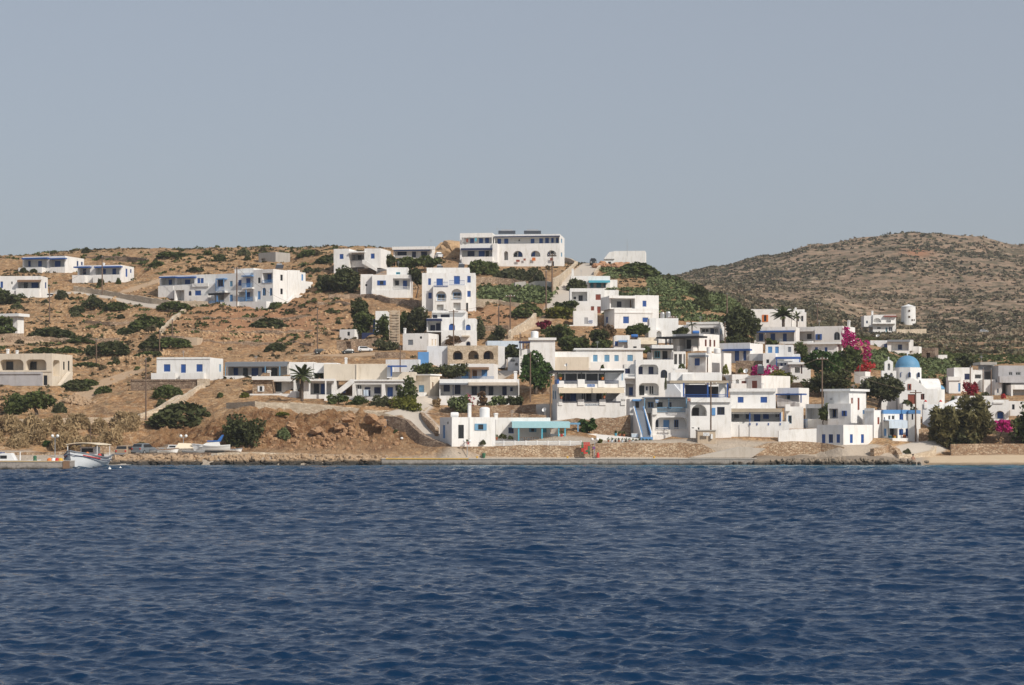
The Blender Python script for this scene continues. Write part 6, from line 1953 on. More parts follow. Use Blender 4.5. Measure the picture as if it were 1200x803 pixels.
def cyl_thing(name, label, cat, c, prof, mat, group=None, n=16, smooth=True):
    m = MB(); m.lathe(c, prof, n); return tag(obj(name, m, mat, base=c, smooth=False), label, cat, group)
def build_furniture():
    # utility poles: (px, top, base, label place)
    PL = [(119.8, 301, 346, 'beside the roadside wall below the blue-doored bungalow', 0), (58, 337, 379, 'on the scrub slope right of the brown-awning house', 0), (113, 398, 428, 'below the wide dark shrub in the lower left slope', 0), (171, 421, 492, 'in front of the grey terrace wall by the coast road', 0),
          (187, 388, 418, 'at the lower end of the diagonal boundary wall', 0), (202, 375, 405, 'next to the field ruin', 0), (277.5, 313, 361, 'in front of the long apartment house', 1), (372, 363, 413, 'left of the white cube hut', 0), (469, 407, 460, 'at the bend of the concrete road among the oleanders', 0), (502, 427, 441, 'in the leafy terrace left of the sky-blue doors', 0),
          (531.5, 363, 411, 'in front of the arched blue windows', 1), (498, 304, 318, 'in the hedge below the low ridge bungalow', 0), (584.5, 360, 386, 'in the bare terraced field', 0), (598, 345, 396, 'by the rising rubble wall', 1), (640, 318, 364, 'left pole of the pair in the cactus hedge', 0), (647, 297, 345, 'in front of the hotel arches', 1),
          (609.5, 391, 438, 'left of the white tower-like house', 0), (621.5, 413, 470, 'in front of the big bright green tree', 0), (645, 441, 495, 'at the left corner of the restaurant', 0), (739, 352, 383, 'in front of the cobalt-windowed house', 0), (788, 370, 402, 'above the black canopied porch', 1), (849.5, 378, 414, 'at the bright corner of the slim-windowed house', 0), (852, 345, 385, 'against the big dark tree', 0),
          (833, 447, 508, 'tall in front of the arched veranda', 1), (829, 419, 440, 'in front of the big bright blank wall', 0), (897, 392, 408, 'in front of the long shaded veranda', 0), (958, 355, 383, 'on the far slope behind the fan-windowed house', 1), (963.5, 418, 500, 'tall in front of the red-doored house', 1), (1007.5, 409, 444, 'in the red bougainvillea', 0), (968.5, 444, 460, 'in front of the dark grove', 0),
          (1073, 457, 517, 'between the cafe and the beach trees', 1), (1137, 430, 473, 'left of the three by the red bougainvillea', 0), (1152, 432, 467, 'middle of the three by the red bougainvillea', 0), (1161.5, 433, 467, 'right of the three by the red bougainvillea', 0), (1187, 433, 450, 'on the terrace of the bare grey-white house', 1), (1109, 405, 412, 'stub on the far slope', 0), (735, 281, 296, 'on the roof line of the hilltop chapel', 2)]
    for px, y0, y1, lab, arm in PL:
        Y = ground_Y(px, y1)
        if lab.startswith('tall in front of the arched'): Y = 255.5
        if arm == 2: Y = 405
        b = W(px, y1, Y); t = W(px, y0, Y)
        if arm == 2: continue
        rt = thing('utility_pole', 'wooden utility pole ' + lab, 'pole', b)
        r = .11 if Y < 330 else .14
        m = MB(); m.tube(b - UP * 1.2, t, r, r * .72, 8); obj('shaft', m, 'pole', rt)
        if arm:
            m = MB(); h = t.z - .35; m.abox(b.x - .75, b.x + .75, b.y - r * .72 - .1, b.y - r * .72 - .003, h - .06, h + .06); ar = obj('crossarm', m, 'pole', rt)
            for dx in (-.65, -.2, .2, .65): m = MB(); m.lathe((b.x + dx, b.y - r * .72 - .05, h + .062), [(.05, 0), (.06, .06), (.03, .14)], 8); obj('insulator', m, 'lwhite', ar)
        else:
            m = MB(); m.lathe(t + Vector((0, 0, .002)), [(r * .72, 0), (r * .5, .12), (.02, .16)], 8); obj('cap', m, 'slate', rt)
    b = W(735, 298, 405); t = W(735, 280, 405); m = MB(); m.tube(b - UP * .4, t, .05, .03); rt = thing('radio_mast', 'thin aerial mast standing on the roof of the hilltop chapel', 'antenna', b); obj('shaft', m, 'metal', rt)
    m = MB()
    for z in (.25, .5, .75): q = b.lerp(t, z); m.tube(q - Vector((.35 * (1.2 - z), 0, 0)), q + Vector((.35 * (1.2 - z), 0, 0)), .02)
    obj('element', m, 'metal', rt)
    # lattice mast of planks
    b = W(462, 412, 327); rt = thing('lattice_mast', 'square wooden lattice tower beside the small white cottage', 'tower', b); H_ = (412 - 363.5) / F * 327; hw = .74
    for sx in (-1, 1):
        for sy in (0, 1): m = MB(); m.abox(b.x + sx * hw - .07, b.x + sx * hw + .07, b.y + sy * 1.4, b.y + sy * 1.4 + .14, b.z - .6, b.z + H_); obj('post', m, 'tan', rt)
    for i in range(15):
        z = b.z + H_ * (i + .5) / 15; m = MB(); m.abox(b.x - hw - .02, b.x + hw + .02, b.y - .08, b.y - .003, z - .06, z + .06); obj('rung', m, 'tan', rt)
        if i % 2: m = MB(); m.box((b.x - hw, b.y - .14, z), (2 * hw, 0, .42 * (1 if i % 4 == 1 else -1)), (0, .05, 0), (0, 0, .09)); obj('brace', m, 'tan', rt)
    m = MB(); m.abox(b.x - .5, b.x + .5, b.y + .5, b.y + .6, b.z - .5, b.z + H_); obj('back_panel', m, 'tan', rt)
    # double globe lamps
    for px, y0, y1, Y, lab in [(64.5, 511, 535, 252, 'left of the moored fishing boat'), (215, 511, 529, 254, 'behind the covered boat in the boat yard'), (547.5, 517, 537, 252, 'in front of the tavern corner'), (697, 515, 536, 252.2, 'beside the stack of crates'), (679, 396, 408, 325, 'among the dark trees above the row house')]:
        b = W(px, y1, Y); t = W(px, y0, Y); k = Y / F; rt = thing('street_lamp', 'street lamp with two white globes ' + lab, 'lamp', b)
        m = MB(); m.tube(b - UP * .1, t - UP * .18, .055, .04); obj('post', m, 'metal', rt)
        m = MB(); m.tube(t + Vector((-.32, 0, -.2)), t + Vector((.32, 0, -.2)), .03); obj('arm', m, 'metal', rt)
        for s in (-.32, .32): m = MB(); m.ball(t + Vector((s, 0, 0)), .19, 12); obj('globe', m, 'lwhite', rt, smooth=True)
    b = W(471, 513.8, 257.9); rt = thing('wall_lamp', 'single white lamp globe on the face of the curved retaining wall', 'lamp', b); m = MB(); m.ball(b + Vector((0, -.3, 0)), .2, 12, .8); obj('globe', m, 'lwhite', rt, smooth=True); m = MB(); m.tube(b + Vector((0, .4, -.15)), b + Vector((0, -.25, -.12)), .03); obj('arm', m, 'metal', rt)
    b = W(450, 532, 256.8); t = W(452, 493, 259.6); rt = thing('drain_pipe', 'dark pipe leaning against the cliff at the foot of the curved wall', 'pipe', b); m = MB(); m.tube(b - UP * .3, t, .09, .09); obj('shaft', m, 'slate', rt); m = MB(); m.lathe(t, [(.16, -.1), (.16, .15)], 8); obj('cap', m, 'slate', rt)
    # crates, sign, bins, bollards
    cols = ['green', 'brightred', 'brightred', 'brightred']
    rows = ['gRRR', 'gRRR', 'gRRd', 'RRRd', 'RRdd', 'dRRd']
    for r_, s in enumerate(rows):
        for c_, ch in enumerate(s):
            x0 = W(681.3 + c_ * 2.55, HR, 251.6).x; z0 = W(0, 518.4 + r_ * 2.32, 251.6).z; m = MB(); wd, ht = .245, .2
            m.abox(x0, x0 + wd, 251.6, 251.9, z0 - ht, z0 - ht + .03)
            for a in ((x0, x0 + wd, 251.6, 251.62), (x0, x0 + wd, 251.88, 251.9), (x0, x0 + .02, 251.62, 251.88), (x0 + wd - .02, x0 + wd, 251.62, 251.88)): m.abox(*a, z0 - ht + .03, z0)
            nm = {'g': 'green', 'R': 'red', 'd': 'dark green'}[ch]
            tag(obj('fish_crate', m, {'g': 'green', 'R': 'brightred', 'd': 'green'}[ch]), nm + ' plastic crate in the tall crate stack against the quay wall', 'crate', nm + ' crates stacked against the quay wall')
    b = W(696, 535.5, 252); rt = thing('no_parking_sign', 'round red-rimmed purple-blue traffic sign on a pole beside the crate stack', 'sign', b)
    m = MB(); m.tube(b - UP * .1, W(696, 526, 252), .03); obj('post', m, 'metal', rt); t = W(696, 525, 252)
    m = MB(); m.lathe(t + Vector((0, -.04, 0)), [(.17, 0), (.17, .02)], 20, (0, -1, 0)); d = obj('disc', m, 'purple', rt)
    m = MB(); m.box(t + Vector((-.12, -.068, -.1)), (.2, 0, .22), (0, .005, 0), (.03, 0, -.03)); obj('bar', m, 'brightred', d)
    cyl_thing('red_barrel', 'bright red upright barrel on the quay beside the traffic sign', 'barrel', W(700.7, 536.5, 252), [(.18, 0), (.2, .05), (.17, .3), (.19, .33), (.16, .52), (.1, .62), (.02, .66)], 'brightred')
    for px, lab in ((559, 'below the tavern'), (665, 'left of the crate stack'), (766.5, 'under the stair house')):
        b = W(px, 538.5, 248.5); b.z = .66
        cyl_thing('mooring_bollard', 'small yellow mooring bollard on the quay edge ' + lab, 'bollard', b, [(.12, 0), (.1, .12), (.09, .2), (.16, .24), (.15, .3), (.05, .33)], 'yellow')
    cyl_thing('waste_bin', 'green waste bin on the quay against the tavern wall', 'bin', W(567, 536.6, 252.2), [(.17, 0), (.22, .45), (.24, .5), (.22, .56), (.05, .6)], 'green')
    b = W(537, 537, 252.3); m = MB(); m.lathe(b + Vector((0, 0, .3)), [(.17, 0), (.33, .0), (.36, .06), (.36, .2), (.33, .26), (.17, .26), (.17, 0)], 20, (0.1, -1, .35)); tag(obj('old_tyre', m, 'rubber'), 'big black tyre leaning against the stone wall left of the green bin', 'tyre')
    # tavern fence and balcony fences
    b = W(629, 523, 253); rt = thing('picket_fence', 'long white picket fence along the tavern terrace above the quay', 'fence', b); x0 = W(577.5, HR, 253).x; x1 = W(681, HR, 253).x; zt = W(0, 517, 253).z; zb = W(0, 522.4, 253).z
    for z in (zt - .06, zb): m = MB(); m.abox(x0, x1, 253, 253.06, z, z + .07); obj('rail', m, 'lwhite', rt)
    nn = 84
    m = MB()
    for i in range(nn): x = x0 + (x1 - x0) * (i + .5) / nn; m.abox(x - .035, x + .035, 252.95, 252.995, zb, zt - .02)
    o = obj('pickets', m, 'lwhite', rt)
    for i in range(9): x = x0 + (x1 - x0) * i / 8; m = MB(); m.abox(x - .07, x + .07, 252.9, 253.07, zb - .4, zt + .08); obj('post', m, 'lwhite', rt)
    # tanks, solar heaters, dishes
    def tank(px, y0, y1, wpx, Y, label, mat='lwhite', dome=True):
        b = W(px, y1, Y); k = Y / F; r = wpx / 2 * k; h = (y1 - y0) * k
        cyl_thing('water_tank', label, 'tank', b, [(r * .96, -.05), (r, .02), (r, h * .82)] + ([(r * .92, h * .9), (r * .6, h * .97), (.05, h)] if dome else [(r, h), (r * .9, h)]), mat, n=20)
    tank(568, 477, 489.3, 12, 257.5, 'large white domed water tank on the flat roof of the tavern')
    tank(626.5, 388, 396.2, 9, 304, 'white round water tank on top of the white tower-like house')
    tank(776.3, 366, 373.5, 5.6, 348, 'left silver water tank on the roof below the cactus slope', 'metal'); tank(783, 365, 373, 6, 348, 'right silver water tank on the roof below the cactus slope', 'metal')
    tank(840.5, 408, 414, 8, 300, 'white rounded water tank on the big blank-walled house', 'lwhite'); tank(831, 407, 414, 6, 300, 'squat white tank left of the rounded one on the blank-walled house', 'lwhite', False)
    b = W(532.5, 489.2, 258); k = .1075; m = MB(); m.lathe(b + Vector((-.5, 0, .33)), [(.05, 0), (.3, .06), (.33, .3), (.33, .8), (.3, 1.0), (.05, 1.06)], 14, (1, 0, 0)); tag(obj('water_tank', m, 'lwhite', smooth=False), 'white lying barrel tank at the left end of the tavern roof', 'tank')
    for px, py, Y, lab in ((743.5, 395.6, 322, 'bright blue plastic tank on the roof of the small blue-shuttered house'), (815.5, 391.3, 322, 'bright blue tank on the canopied corner house')):
        b = W(px, py, Y); m = MB(); m.lathe(b + Vector((-.55, 0, .25)), [(.05, 0), (.24, .05), (.26, .4), (.26, .7), (.24, 1.05), (.05, 1.1)], 12, (1, 0, 0)); tag(obj('roof_tank', m, 'bluetarp'), lab, 'tank')
    def solar(px, y0, y1, wpx, Y, label, tilt=1):
        b = W(px, y1, Y); k = Y / F; w_ = wpx * k; h = (y1 - y0) * k; rt = thing('solar_heater', label, 'solar panel', b)
        m = MB(); m.prism([(b.x - w_ / 2, b.y, b.z), (b.x + w_ / 2, b.y, b.z), (b.x + w_ / 2 + .15 * tilt, b.y + h * .8, b.z + h), (b.x - w_ / 2 + .15 * tilt, b.y + h * .8, b.z + h)], (0, -.06, .06)); obj('panel', m, 'solar', rt)
        m = MB(); m.lathe((b.x - w_ * .35, b.y + h * .9, b.z + h + .12), [(.03, 0), (.2, .03), (.2, w_ * .66), (.03, w_ * .7)], 12, (1, 0, 0)); obj('tank', m, 'metal', rt)
        for s in (-1, 1): m = MB(); m.tube((b.x + s * w_ * .4, b.y + h * .75, b.z - .1), (b.x + s * w_ * .4, b.y + h * .75, b.z + h), .03); obj('leg', m, 'metal', rt)
    solar(514.5, 311.5, 319, 7, 363, 'left solar water heater on the tall three-storey house'); solar(540, 309.5, 317.5, 7, 363, 'right solar water heater on the tall three-storey house')
    solar(594, 270.5, 274.3, 20, 418, 'left bank of solar panels on the hotel roof', 0); solar(624, 270.5, 274.3, 20, 418, 'right bank of solar panels on the hotel roof', 0)
    solar(891.5, 429.3, 438.5, 7, 295, 'tilted grey solar heater panel in front of the low magenta bougainvillea'); solar(327, 310.5, 315, 9, 384, 'flat solar heater on the roof of the long apartment house')
    def dish(px, py, Y, r, label):
        b = W(px, py, Y); rt = thing('satellite_dish', label, 'satellite dish', b); m = MB(); m.lathe(b, [(.03, 0), (r * .5, .05), (r * .85, .16), (r, .24), (r * .98, .26), (r * .5, .08), (.03, .03)], 16, (-.5, -.7, .4)); obj('dish', m, 'lwhite', rt)
        m = MB(); m.tube(b + Vector((0, .05, -r - .4)), b + Vector((0, .05, 0)), .035); obj('post', m, 'metal', rt)
    dish(874.7, 435.5, 292, .36, 'white satellite dish in front of the brown stone wall and magenta flowers'); dish(664.3, 428.6, 287, .24, 'grey satellite dish on the white parapet behind the restaurant'); dish(638.6, 481, 268, .3, 'pale satellite dish beside the lane left of the restaurant'); dish(1029, 394, 440, .4, 'satellite dish on the slope above the slab-roofed house')
    # laundry
    b = W(424, 464, 278); rt = thing('laundry_line', 'washing line with white and pale blue sheets in front of the pillared gallery', 'laundry', b)
    m = MB(); m.tube(W(413, 455.5, 278), W(434, 457, 278), .015); obj('line', m, 'lwhite', rt)
    for px, y0, y1, w_, mt in ((418.5, 456, 463, 5, 'lwhite'), (425.5, 457, 464, 6, 'palebl')):
        a = W(px, y0, 278); c_ = W(px + w_, y1, 278); m = MB(); n = 6
        loft(m, [[(a.x + (c_.x - a.x) * i / n, 278 + .06 * (-1) ** i, a.z), (a.x + (c_.x - a.x) * i / n, 278.02 + .06 * (-1) ** i, a.z), (a.x + (c_.x - a.x) * i / n + .02, 278.02 + .09 * (-1) ** i, c_.z), (a.x + (c_.x - a.x) * i / n + .02, 278 + .09 * (-1) ** i, c_.z)] for i in range(n + 1)]); obj('sheet', m, mt, rt)
    # pots along the terrace edge
    rr = np.random.default_rng(3)
    for i, px in enumerate(np.linspace(713, 762, 13)):
        b = W(px, 517.6 + (px - 713) * .02, 254.2); mt = ['terracotta', 'palebl', 'black'][i % 3]; nm = {'terracotta': 'terracotta', 'palebl': 'pale blue', 'black': 'black'}[mt]
        rt = thing('flower_pot', nm + ' flower pot in the row along the terrace edge below the stair house', 'pot', b, nm + ' flower pots on the terrace edge')
        m = MB(); m.lathe(b - UP * .05, [(.09, 0), (.13, .2), (.15, .22), (.15, .27), (.1, .27)], 10); obj('pot', m, mt, rt)
        C = np.array(b) + np.array([0, 0, .32]) + rr.normal(size=(24, 3)) * .08; npmesh('plant', leaf_quads(C, .1, rr), 4, 'lf_mid', b, rt)
    for px, py, Y, mt, lab in ((721.5, 510.5, 257.5, 'cyan', 'turquoise pot with a green plant at the top of the terrace below the stair house'), (726, 511, 257.5, 'terracotta', 'terracotta pot beside the turquoise one below the stair house'), (731, 511.5, 257.5, 'terracotta', 'last terracotta pot before the white table under the stairs'), (548, 520.5, 253.5, 'brightred', 'red pot at the tavern corner by the globe lamp'), (582, 515, 256, 'terracotta', 'terracotta pot at the left end of the turquoise porch'), (658, 511.5, 253.6, 'brightred', 'red pot on the white block wall right of the tavern porch'), (656.8, 444.8, 262.4, 'orange', 'orange pot on the upper left pier of the restaurant'), (706, 444.8, 262.8, 'orange', 'orange pot on the upper middle pier of the restaurant'), (657.6, 467, 262.4, 'terracotta', 'red pot on the lower left pier of the restaurant'), (708, 466.6, 262.8, 'terracotta', 'red pot on the lower middle pier of the restaurant')):
        b = W(px, py, Y); rt = thing('flower_pot', lab, 'pot', b); m = MB(); m.lathe(b - UP * .05, [(.12, 0), (.17, .26), (.2, .28), (.2, .34), (.12, .34)], 10); obj('pot', m, mt, rt)
        C = np.array(b) + np.array([0, 0, .42]) + rr.normal(size=(40, 3)) * .12; npmesh('plant', leaf_quads(C, .12, rr), 4, 'lf_mid', b, rt)
    # white table and chairs by the stairs, flags, signs
    b = W(744, 513.5, 257); rt = thing('garden_table', 'small white cloth-covered table at the foot of the blue stair', 'table', b)
    m = MB(); m.abox(b.x - .45, b.x + .45, 257, 257.7, b.z + .55, b.z + .6); obj('tabletop', m, 'lwhite', rt); m = MB(); m.abox(b.x - .42, b.x + .42, 257.02, 257.05, b.z + .1, b.z + .545); obj('cloth', m, 'palebl', rt)
    for s in (-.38, .38): m = MB(); m.abox(b.x + s - .03, b.x + s + .03, 257.4, 257.46, b.z - .1, b.z + .55); obj('leg', m, 'lwhite', rt)
    b = W(768.5, 482, 261.2); rt = thing('flag', 'blue and white striped flag hanging from the pergola of the blue-railed balcony', 'flag', b); m = MB(); m.tube(W(767, 473, 260.6), W(772.5, 469, 260.2), .02); obj('pole', m, 'lwhite', rt)
    for i in range(5): m = MB(); a = W(768 + .1 * i, 468.4 + i * .75, 260.4); m.abox(a.x, a.x + .42 - .03 * i, 260.4 + .02 * (i % 2), 260.42 + .02 * (i % 2), a.z - .078, a.z); obj('stripe', m, ['sky', 'lwhite'][i % 2], rt)
    b = W(806.5, 472, 258.8); rt = thing('flag', 'small faded red flag at the right end of the blue-railed balcony', 'flag', b); m = MB(); m.box(W(806, 467.5, 258.8), (.16, 0, -.1), (0, .02, 0), (.16, 0, -.34)); obj('cloth', m, 'magenta', rt); m = MB(); m.tube(W(806, 473, 258.85), W(806, 467, 258.85), .02); obj('pole', m, 'lwhite', rt)
    def signboard(label, x0, y0, x1, y1, Y, bc, tc, rows, seed):
        a = W(x0, y1, Y); c_ = W(x1, y0, Y); r = np.random.default_rng(seed); rt = thing('sign_board', label, 'sign', ((a.x + c_.x) / 2, Y, a.z)); m = MB(); m.abox(a.x, c_.x, Y, Y + .05, a.z, c_.z); bd = obj('board', m, bc, rt)
        m = MB(); h = (c_.z - a.z) / rows
        for k in range(rows):
            x = a.x + .06
            while x < c_.x - .12:
                w_ = r.uniform(.03, .06); zz = a.z + h * k + h * .25
                if r.random() < .85: m.abox(x, x + .018, Y - .012, Y - .002, zz, zz + h * .5); m.abox(x + .018, x + w_, Y - .012, Y - .002, zz + h * r.choice([0, .2, .4]), zz + h * r.choice([0, .2, .4]) + h * .1)
                x += w_ + .025
        obj('lettering', m, tc, rt)
    signboard('blue name board with pale lettering on the upper balcony of the restaurant', 688, 450.4, 697, 453.4, 261.2, 'bluetarp', 'lwhite', 1, 2)
    signboard('grey name board with pale lettering on the lower balcony of the restaurant', 685.3, 473, 701.6, 475.6, 261.2, 'slate', 'lwhite', 1, 3)
    signboard('white notice board on the concrete hut under the tall pole', 824, 507, 831.4, 511, 254.6, 'lwhite', 'slate', 3, 4)
    # little concrete box with boards
    b = W(826, 519, 255); rt = thing('concrete_shelter', 'low tan concrete box behind the tall pole on the quay terrace', 'shelter', b); m = MB(); m.abox(W(817.5, 0, 255).x, W(838.5, 0, 255).x, 255, 257.5, b.z - .5, W(0, 505.2, 255).z); obj('body', m, 'tan', rt); m = MB(); m.abox(W(817, 0, 255).x, W(839, 0, 255).x, 254.9, 257.6, W(0, 505.2, 255).z + .003, W(0, 504.4, 255).z + .05); obj('slab', m, 'concrete', rt)
    b = W(834, 512, 254.8); m = MB(); m.abox(b.x - .12, b.x + .12, 254.7, 254.97, b.z - .25, b.z + .35); tag(obj('electric_box', m, 'lwhite'), 'small white meter box on the low tan concrete box', 'box')
    # loose colourful goods in the cafe doorway
    for px, py, c_, lab in ((1043, 514, 'cyan', 'turquoise display basket left of the cafe doorway'), (1048, 514.5, 'yellow', 'yellow display basket in front of the cafe doorway'), (1052, 515, 'black', 'dark display basket under the light blue awning'), (1039, 514.5, 'lwhite', 'white square planter at the left end of the cafe front'), (1059.5, 514, 'terracotta', 'brown barrel beside the cafe window shutter')):
        b = W(px, py, 263.5); rt = thing('display_basket', lab, 'basket', b); m = MB(); m.lathe(b - UP * .3, [(.18, 0), (.24, .5), (.26, .62), (.2, .62)], 12); obj('basket', m, c_, rt)
        m = MB()
        for i in range(5): m.ball(b + Vector((.14 * math.cos(i * 1.3), .14 * math.sin(i * 1.3), .38 + .05 * (i % 2))), .09, 8)
        obj('contents', m, ['orange', 'terracotta', 'lwhite'][int(px) % 3], rt)
    b = W(1049.5, 514, 264.2); rt = thing('bicycle', 'parked bicycle in the shade of the cafe awning', 'bicycle', b)
    for s in (-.5, .5):
        m = MB(); pr = []; 
        loft(m, [[(b.x + s + rr_ * math.cos(t), 264.2 + o, b.z + .1 + rr_ * math.sin(t)) for rr_, o in ((.28, -.02), (.31, -.02), (.31, .02), (.28, .02))] for t in np.linspace(0, 2 * math.pi, 17)]); obj('wheel', m, 'rubber', rt)
    m = MB(); q = lambda x, z: Vector((b.x + x, 264.2, b.z + z))
    for a, c_ in ((q(-.5, .1), q(-.15, .62)), (q(-.15, .62), q(.35, .6)), (q(-.05, .1), q(.35, .6)), (q(-.05, .1), q(-.15, .62)), (q(.5, .1), q(.33, .75)), (q(-.5, .1), q(-.05, .1))): m.tube(a, c_, .022)
    obj('frame', m, 'brightred', rt); m = MB(); m.abox(b.x - .27, b.x - .03, 264.12, 264.28, b.z + .64, b.z + .7); obj('saddle', m, 'black', rt); m = MB(); m.tube(q(.33, .76) - Vector((0, .25, 0)), q(.33, .76) + Vector((0, .25, 0)), .02); obj('handlebar', m, 'black', rt)
    # floats, statue-like figure on the shore
    for px, py, lab in ((128.5, 550.3, 'left white mooring buoy floating by the fishing boat'), (141, 549.7, 'right white mooring buoy floating by the fishing boat')):
        Y = 5 * F / (py - HR); m = MB(); m.ball(((px - CX) / F * Y, Y, .08), .17, 12, .8); m.tube(((px - CX) / F * Y, Y, .2), ((px - CX) / F * Y, Y, .3), .04); tag(obj('mooring_buoy', m, 'lwhite', smooth=True), lab, 'buoy')
    # chairs & small dark furniture on the tavern porch
    for i, px in enumerate((612, 620, 628, 642, 648)):
        b = W(px, 516, 257.2); b.z = W(0, 519.3, 257.2).z; rt = thing('cafe_table', 'dark cafe table under the turquoise porch roof', 'table', b, 'dark tables on the tavern porch'); m = MB(); m.abox(b.x - .35, b.x + .35, 256.9, 257.5, b.z + .7, b.z + .74); obj('tabletop', m, 'wood', rt)
        for sx in (-.3, .3):
            for sy in (256.95, 257.4): m = MB(); m.abox(b.x + sx - .025, b.x + sx + .025, sy, sy + .05, b.z, b.z + .7); obj('leg', m, 'wood', rt)

def build_clutter():
    def cable(label, a, b, sag):
        n = 14; m = MB(); pts = [Vector(a).lerp(Vector(b), i / n) - UP * sag * 4 * (i / n) * (1 - i / n) for i in range(n + 1)]
        loft(m, [[p + Vector(q) for q in ((0, 0, .022), (.01, .02, -.012), (-.01, -.02, -.012))] for p in pts]); tag(obj('power_cable', m, 'pole', base=pts[0]), label, 'cable')
    top = lambda px, y0, y1: W(px, y0 + .6, ground_Y(px, y1))
    A, B, C_, D, E = top(58, 337, 379), top(119.8, 301, 346), top(277.5, 313, 361), top(372, 363, 413), top(171, 421, 492)
    cable('sagging cable between the two poles of the upper left slope', A, B, .8); cable('long sagging cable from the road wall pole to the apartment house pole', B, C_, 1.6); cable('sagging cable from the apartment house pole down to the pole by the cube hut', C_, D, 1.4)
    cable('cable from the pole by the arched blue windows to the rubble wall pole', top(531.5, 363, 411), top(598, 345, 396), .6); cable('cable between the rubble wall pole and the hotel pole', top(598, 345, 396), top(647, 297, 345), .8)
    cable('cable from the tree pole to the restaurant pole', top(621.5, 413, 470), top(645, 441, 495), .5); cable('cable from the tall veranda pole to the tall pole at the red-doored house', W(833, 447.6, 255.5), top(963.5, 418, 500), .7); cable('cable from the red-doored house pole to the cafe pole', top(963.5, 418, 500), top(1073, 457, 517), .8)
    cable('cable between the left and right poles by the red bougainvillea', top(1137, 430, 473), top(1161.5, 433, 467), .3)
    for px, y0, y1, Y, lab in ((58, 293, 300, 427, 'roof of the highest left bungalow'), (505, 281, 289, 421, 'roof of the low ridge bungalow'), (583, 267, 274, 420, 'left part of the hotel roof'), (467, 306, 313.5, 382, 'upper block of the house with open blue shutters'), (681, 316, 323.5, 398, 'roof of the turquoise-awning house'), (760, 338, 346, 361, 'cobalt-windowed house'), (821, 371, 377.5, 346, 'glazed porch house'), (700, 400, 407, 305, 'roof of the long row house'), (770, 397, 404, 301, 'black-edged upper house'), (893, 449, 456, 268, 'house with two cobalt windows'), (600, 481, 489.5, 261, 'roof of the tavern'), (1000, 451, 458, 275, 'roof slab of the red-doored house'), (960, 375, 382, 336, 'fan-windowed house'), (915, 397, 404, 318, 'sky-blue upper doors'), (1150, 417, 424, 332, 'concrete canopy by the three poles'), (215, 411, 419, 303, 'bungalow with cobalt shutters'), (300, 417, 424, 303, 'blue-doored long house')):
        b = W(px, y1, Y); t = W(px, y0, Y); rt = thing('roof_aerial', 'thin television aerial on the ' + lab, 'antenna', b); m = MB(); m.tube(b - UP * .3, t, .03, .02, 6); obj('mast', m, 'metal', rt)
        m = MB(); w_ = .32
        for f in (.7, .85, .97): q = b.lerp(t, f); m.abox(q.x - w_ * (1.3 - f * .6), q.x + w_ * (1.3 - f * .6), q.y - .015, q.y + .015, q.z - .015, q.z + .015)
        obj('element', m, 'metal', rt)
def build_person():
    b = W(1070, 544.5, 246.3); b.z = -.12
    V = [(0, 0, .55), (0, 0, .78), (0, 0, 1.02), (0, 0, 1.14), (0, -.01, 1.27), (-.17, 0, 1.0), (-.25, -.03, .78), (-.2, -.14, .6), (.17, 0, 1.0), (.25, -.03, .78), (.22, -.14, .6), (-.09, 0, .5), (-.1, -.05, .26), (-.1, 0, .02), (.09, 0, .5), (.11, .04, .26), (.12, .1, .02), (-.18, -.19, .54), (.2, -.19, .54)]
    E = [(0, 1), (1, 2), (2, 3), (3, 4), (2, 5), (5, 6), (6, 7), (2, 8), (8, 9), (9, 10), (0, 11), (11, 12), (12, 13), (0, 14), (14, 15), (15, 16), (7, 17), (10, 18)]
    rad = [.14, .13, .14, .055, .1, .06, .045, .035, .06, .045, .035, .09, .065, .045, .09, .065, .045, .03, .03]
    root = thing('person', 'person in dark swimwear wading at the water edge below the cafe road', 'person', b)
    me = bpy.data.meshes.new('body'); me.from_pydata(V, E, []); o = bpy.data.objects.new('body', me); link(o, root)
    sm = o.modifiers.new('skin', 'SKIN'); o.modifiers.new('sub', 'SUBSURF').levels = 2; o.modifiers['sub'].render_levels = 2
    sv = me.skin_vertices[0].data
    for i, q in enumerate(rad): sv[i].radius = (q, q)
    sv[0].use_root = True; me.materials.append(MATS['skin'])
    m = MB(); m.ball(b + Vector((0, .02, 1.31)), .115, 12); obj('hair', m, 'hair', root, smooth=True)
    m = MB(); m.lathe(b + Vector((0, 0, .45)), [(.17, 0), (.175, .12), (.155, .25)], 14); obj('swimsuit', m, 'swim', root, smooth=True)
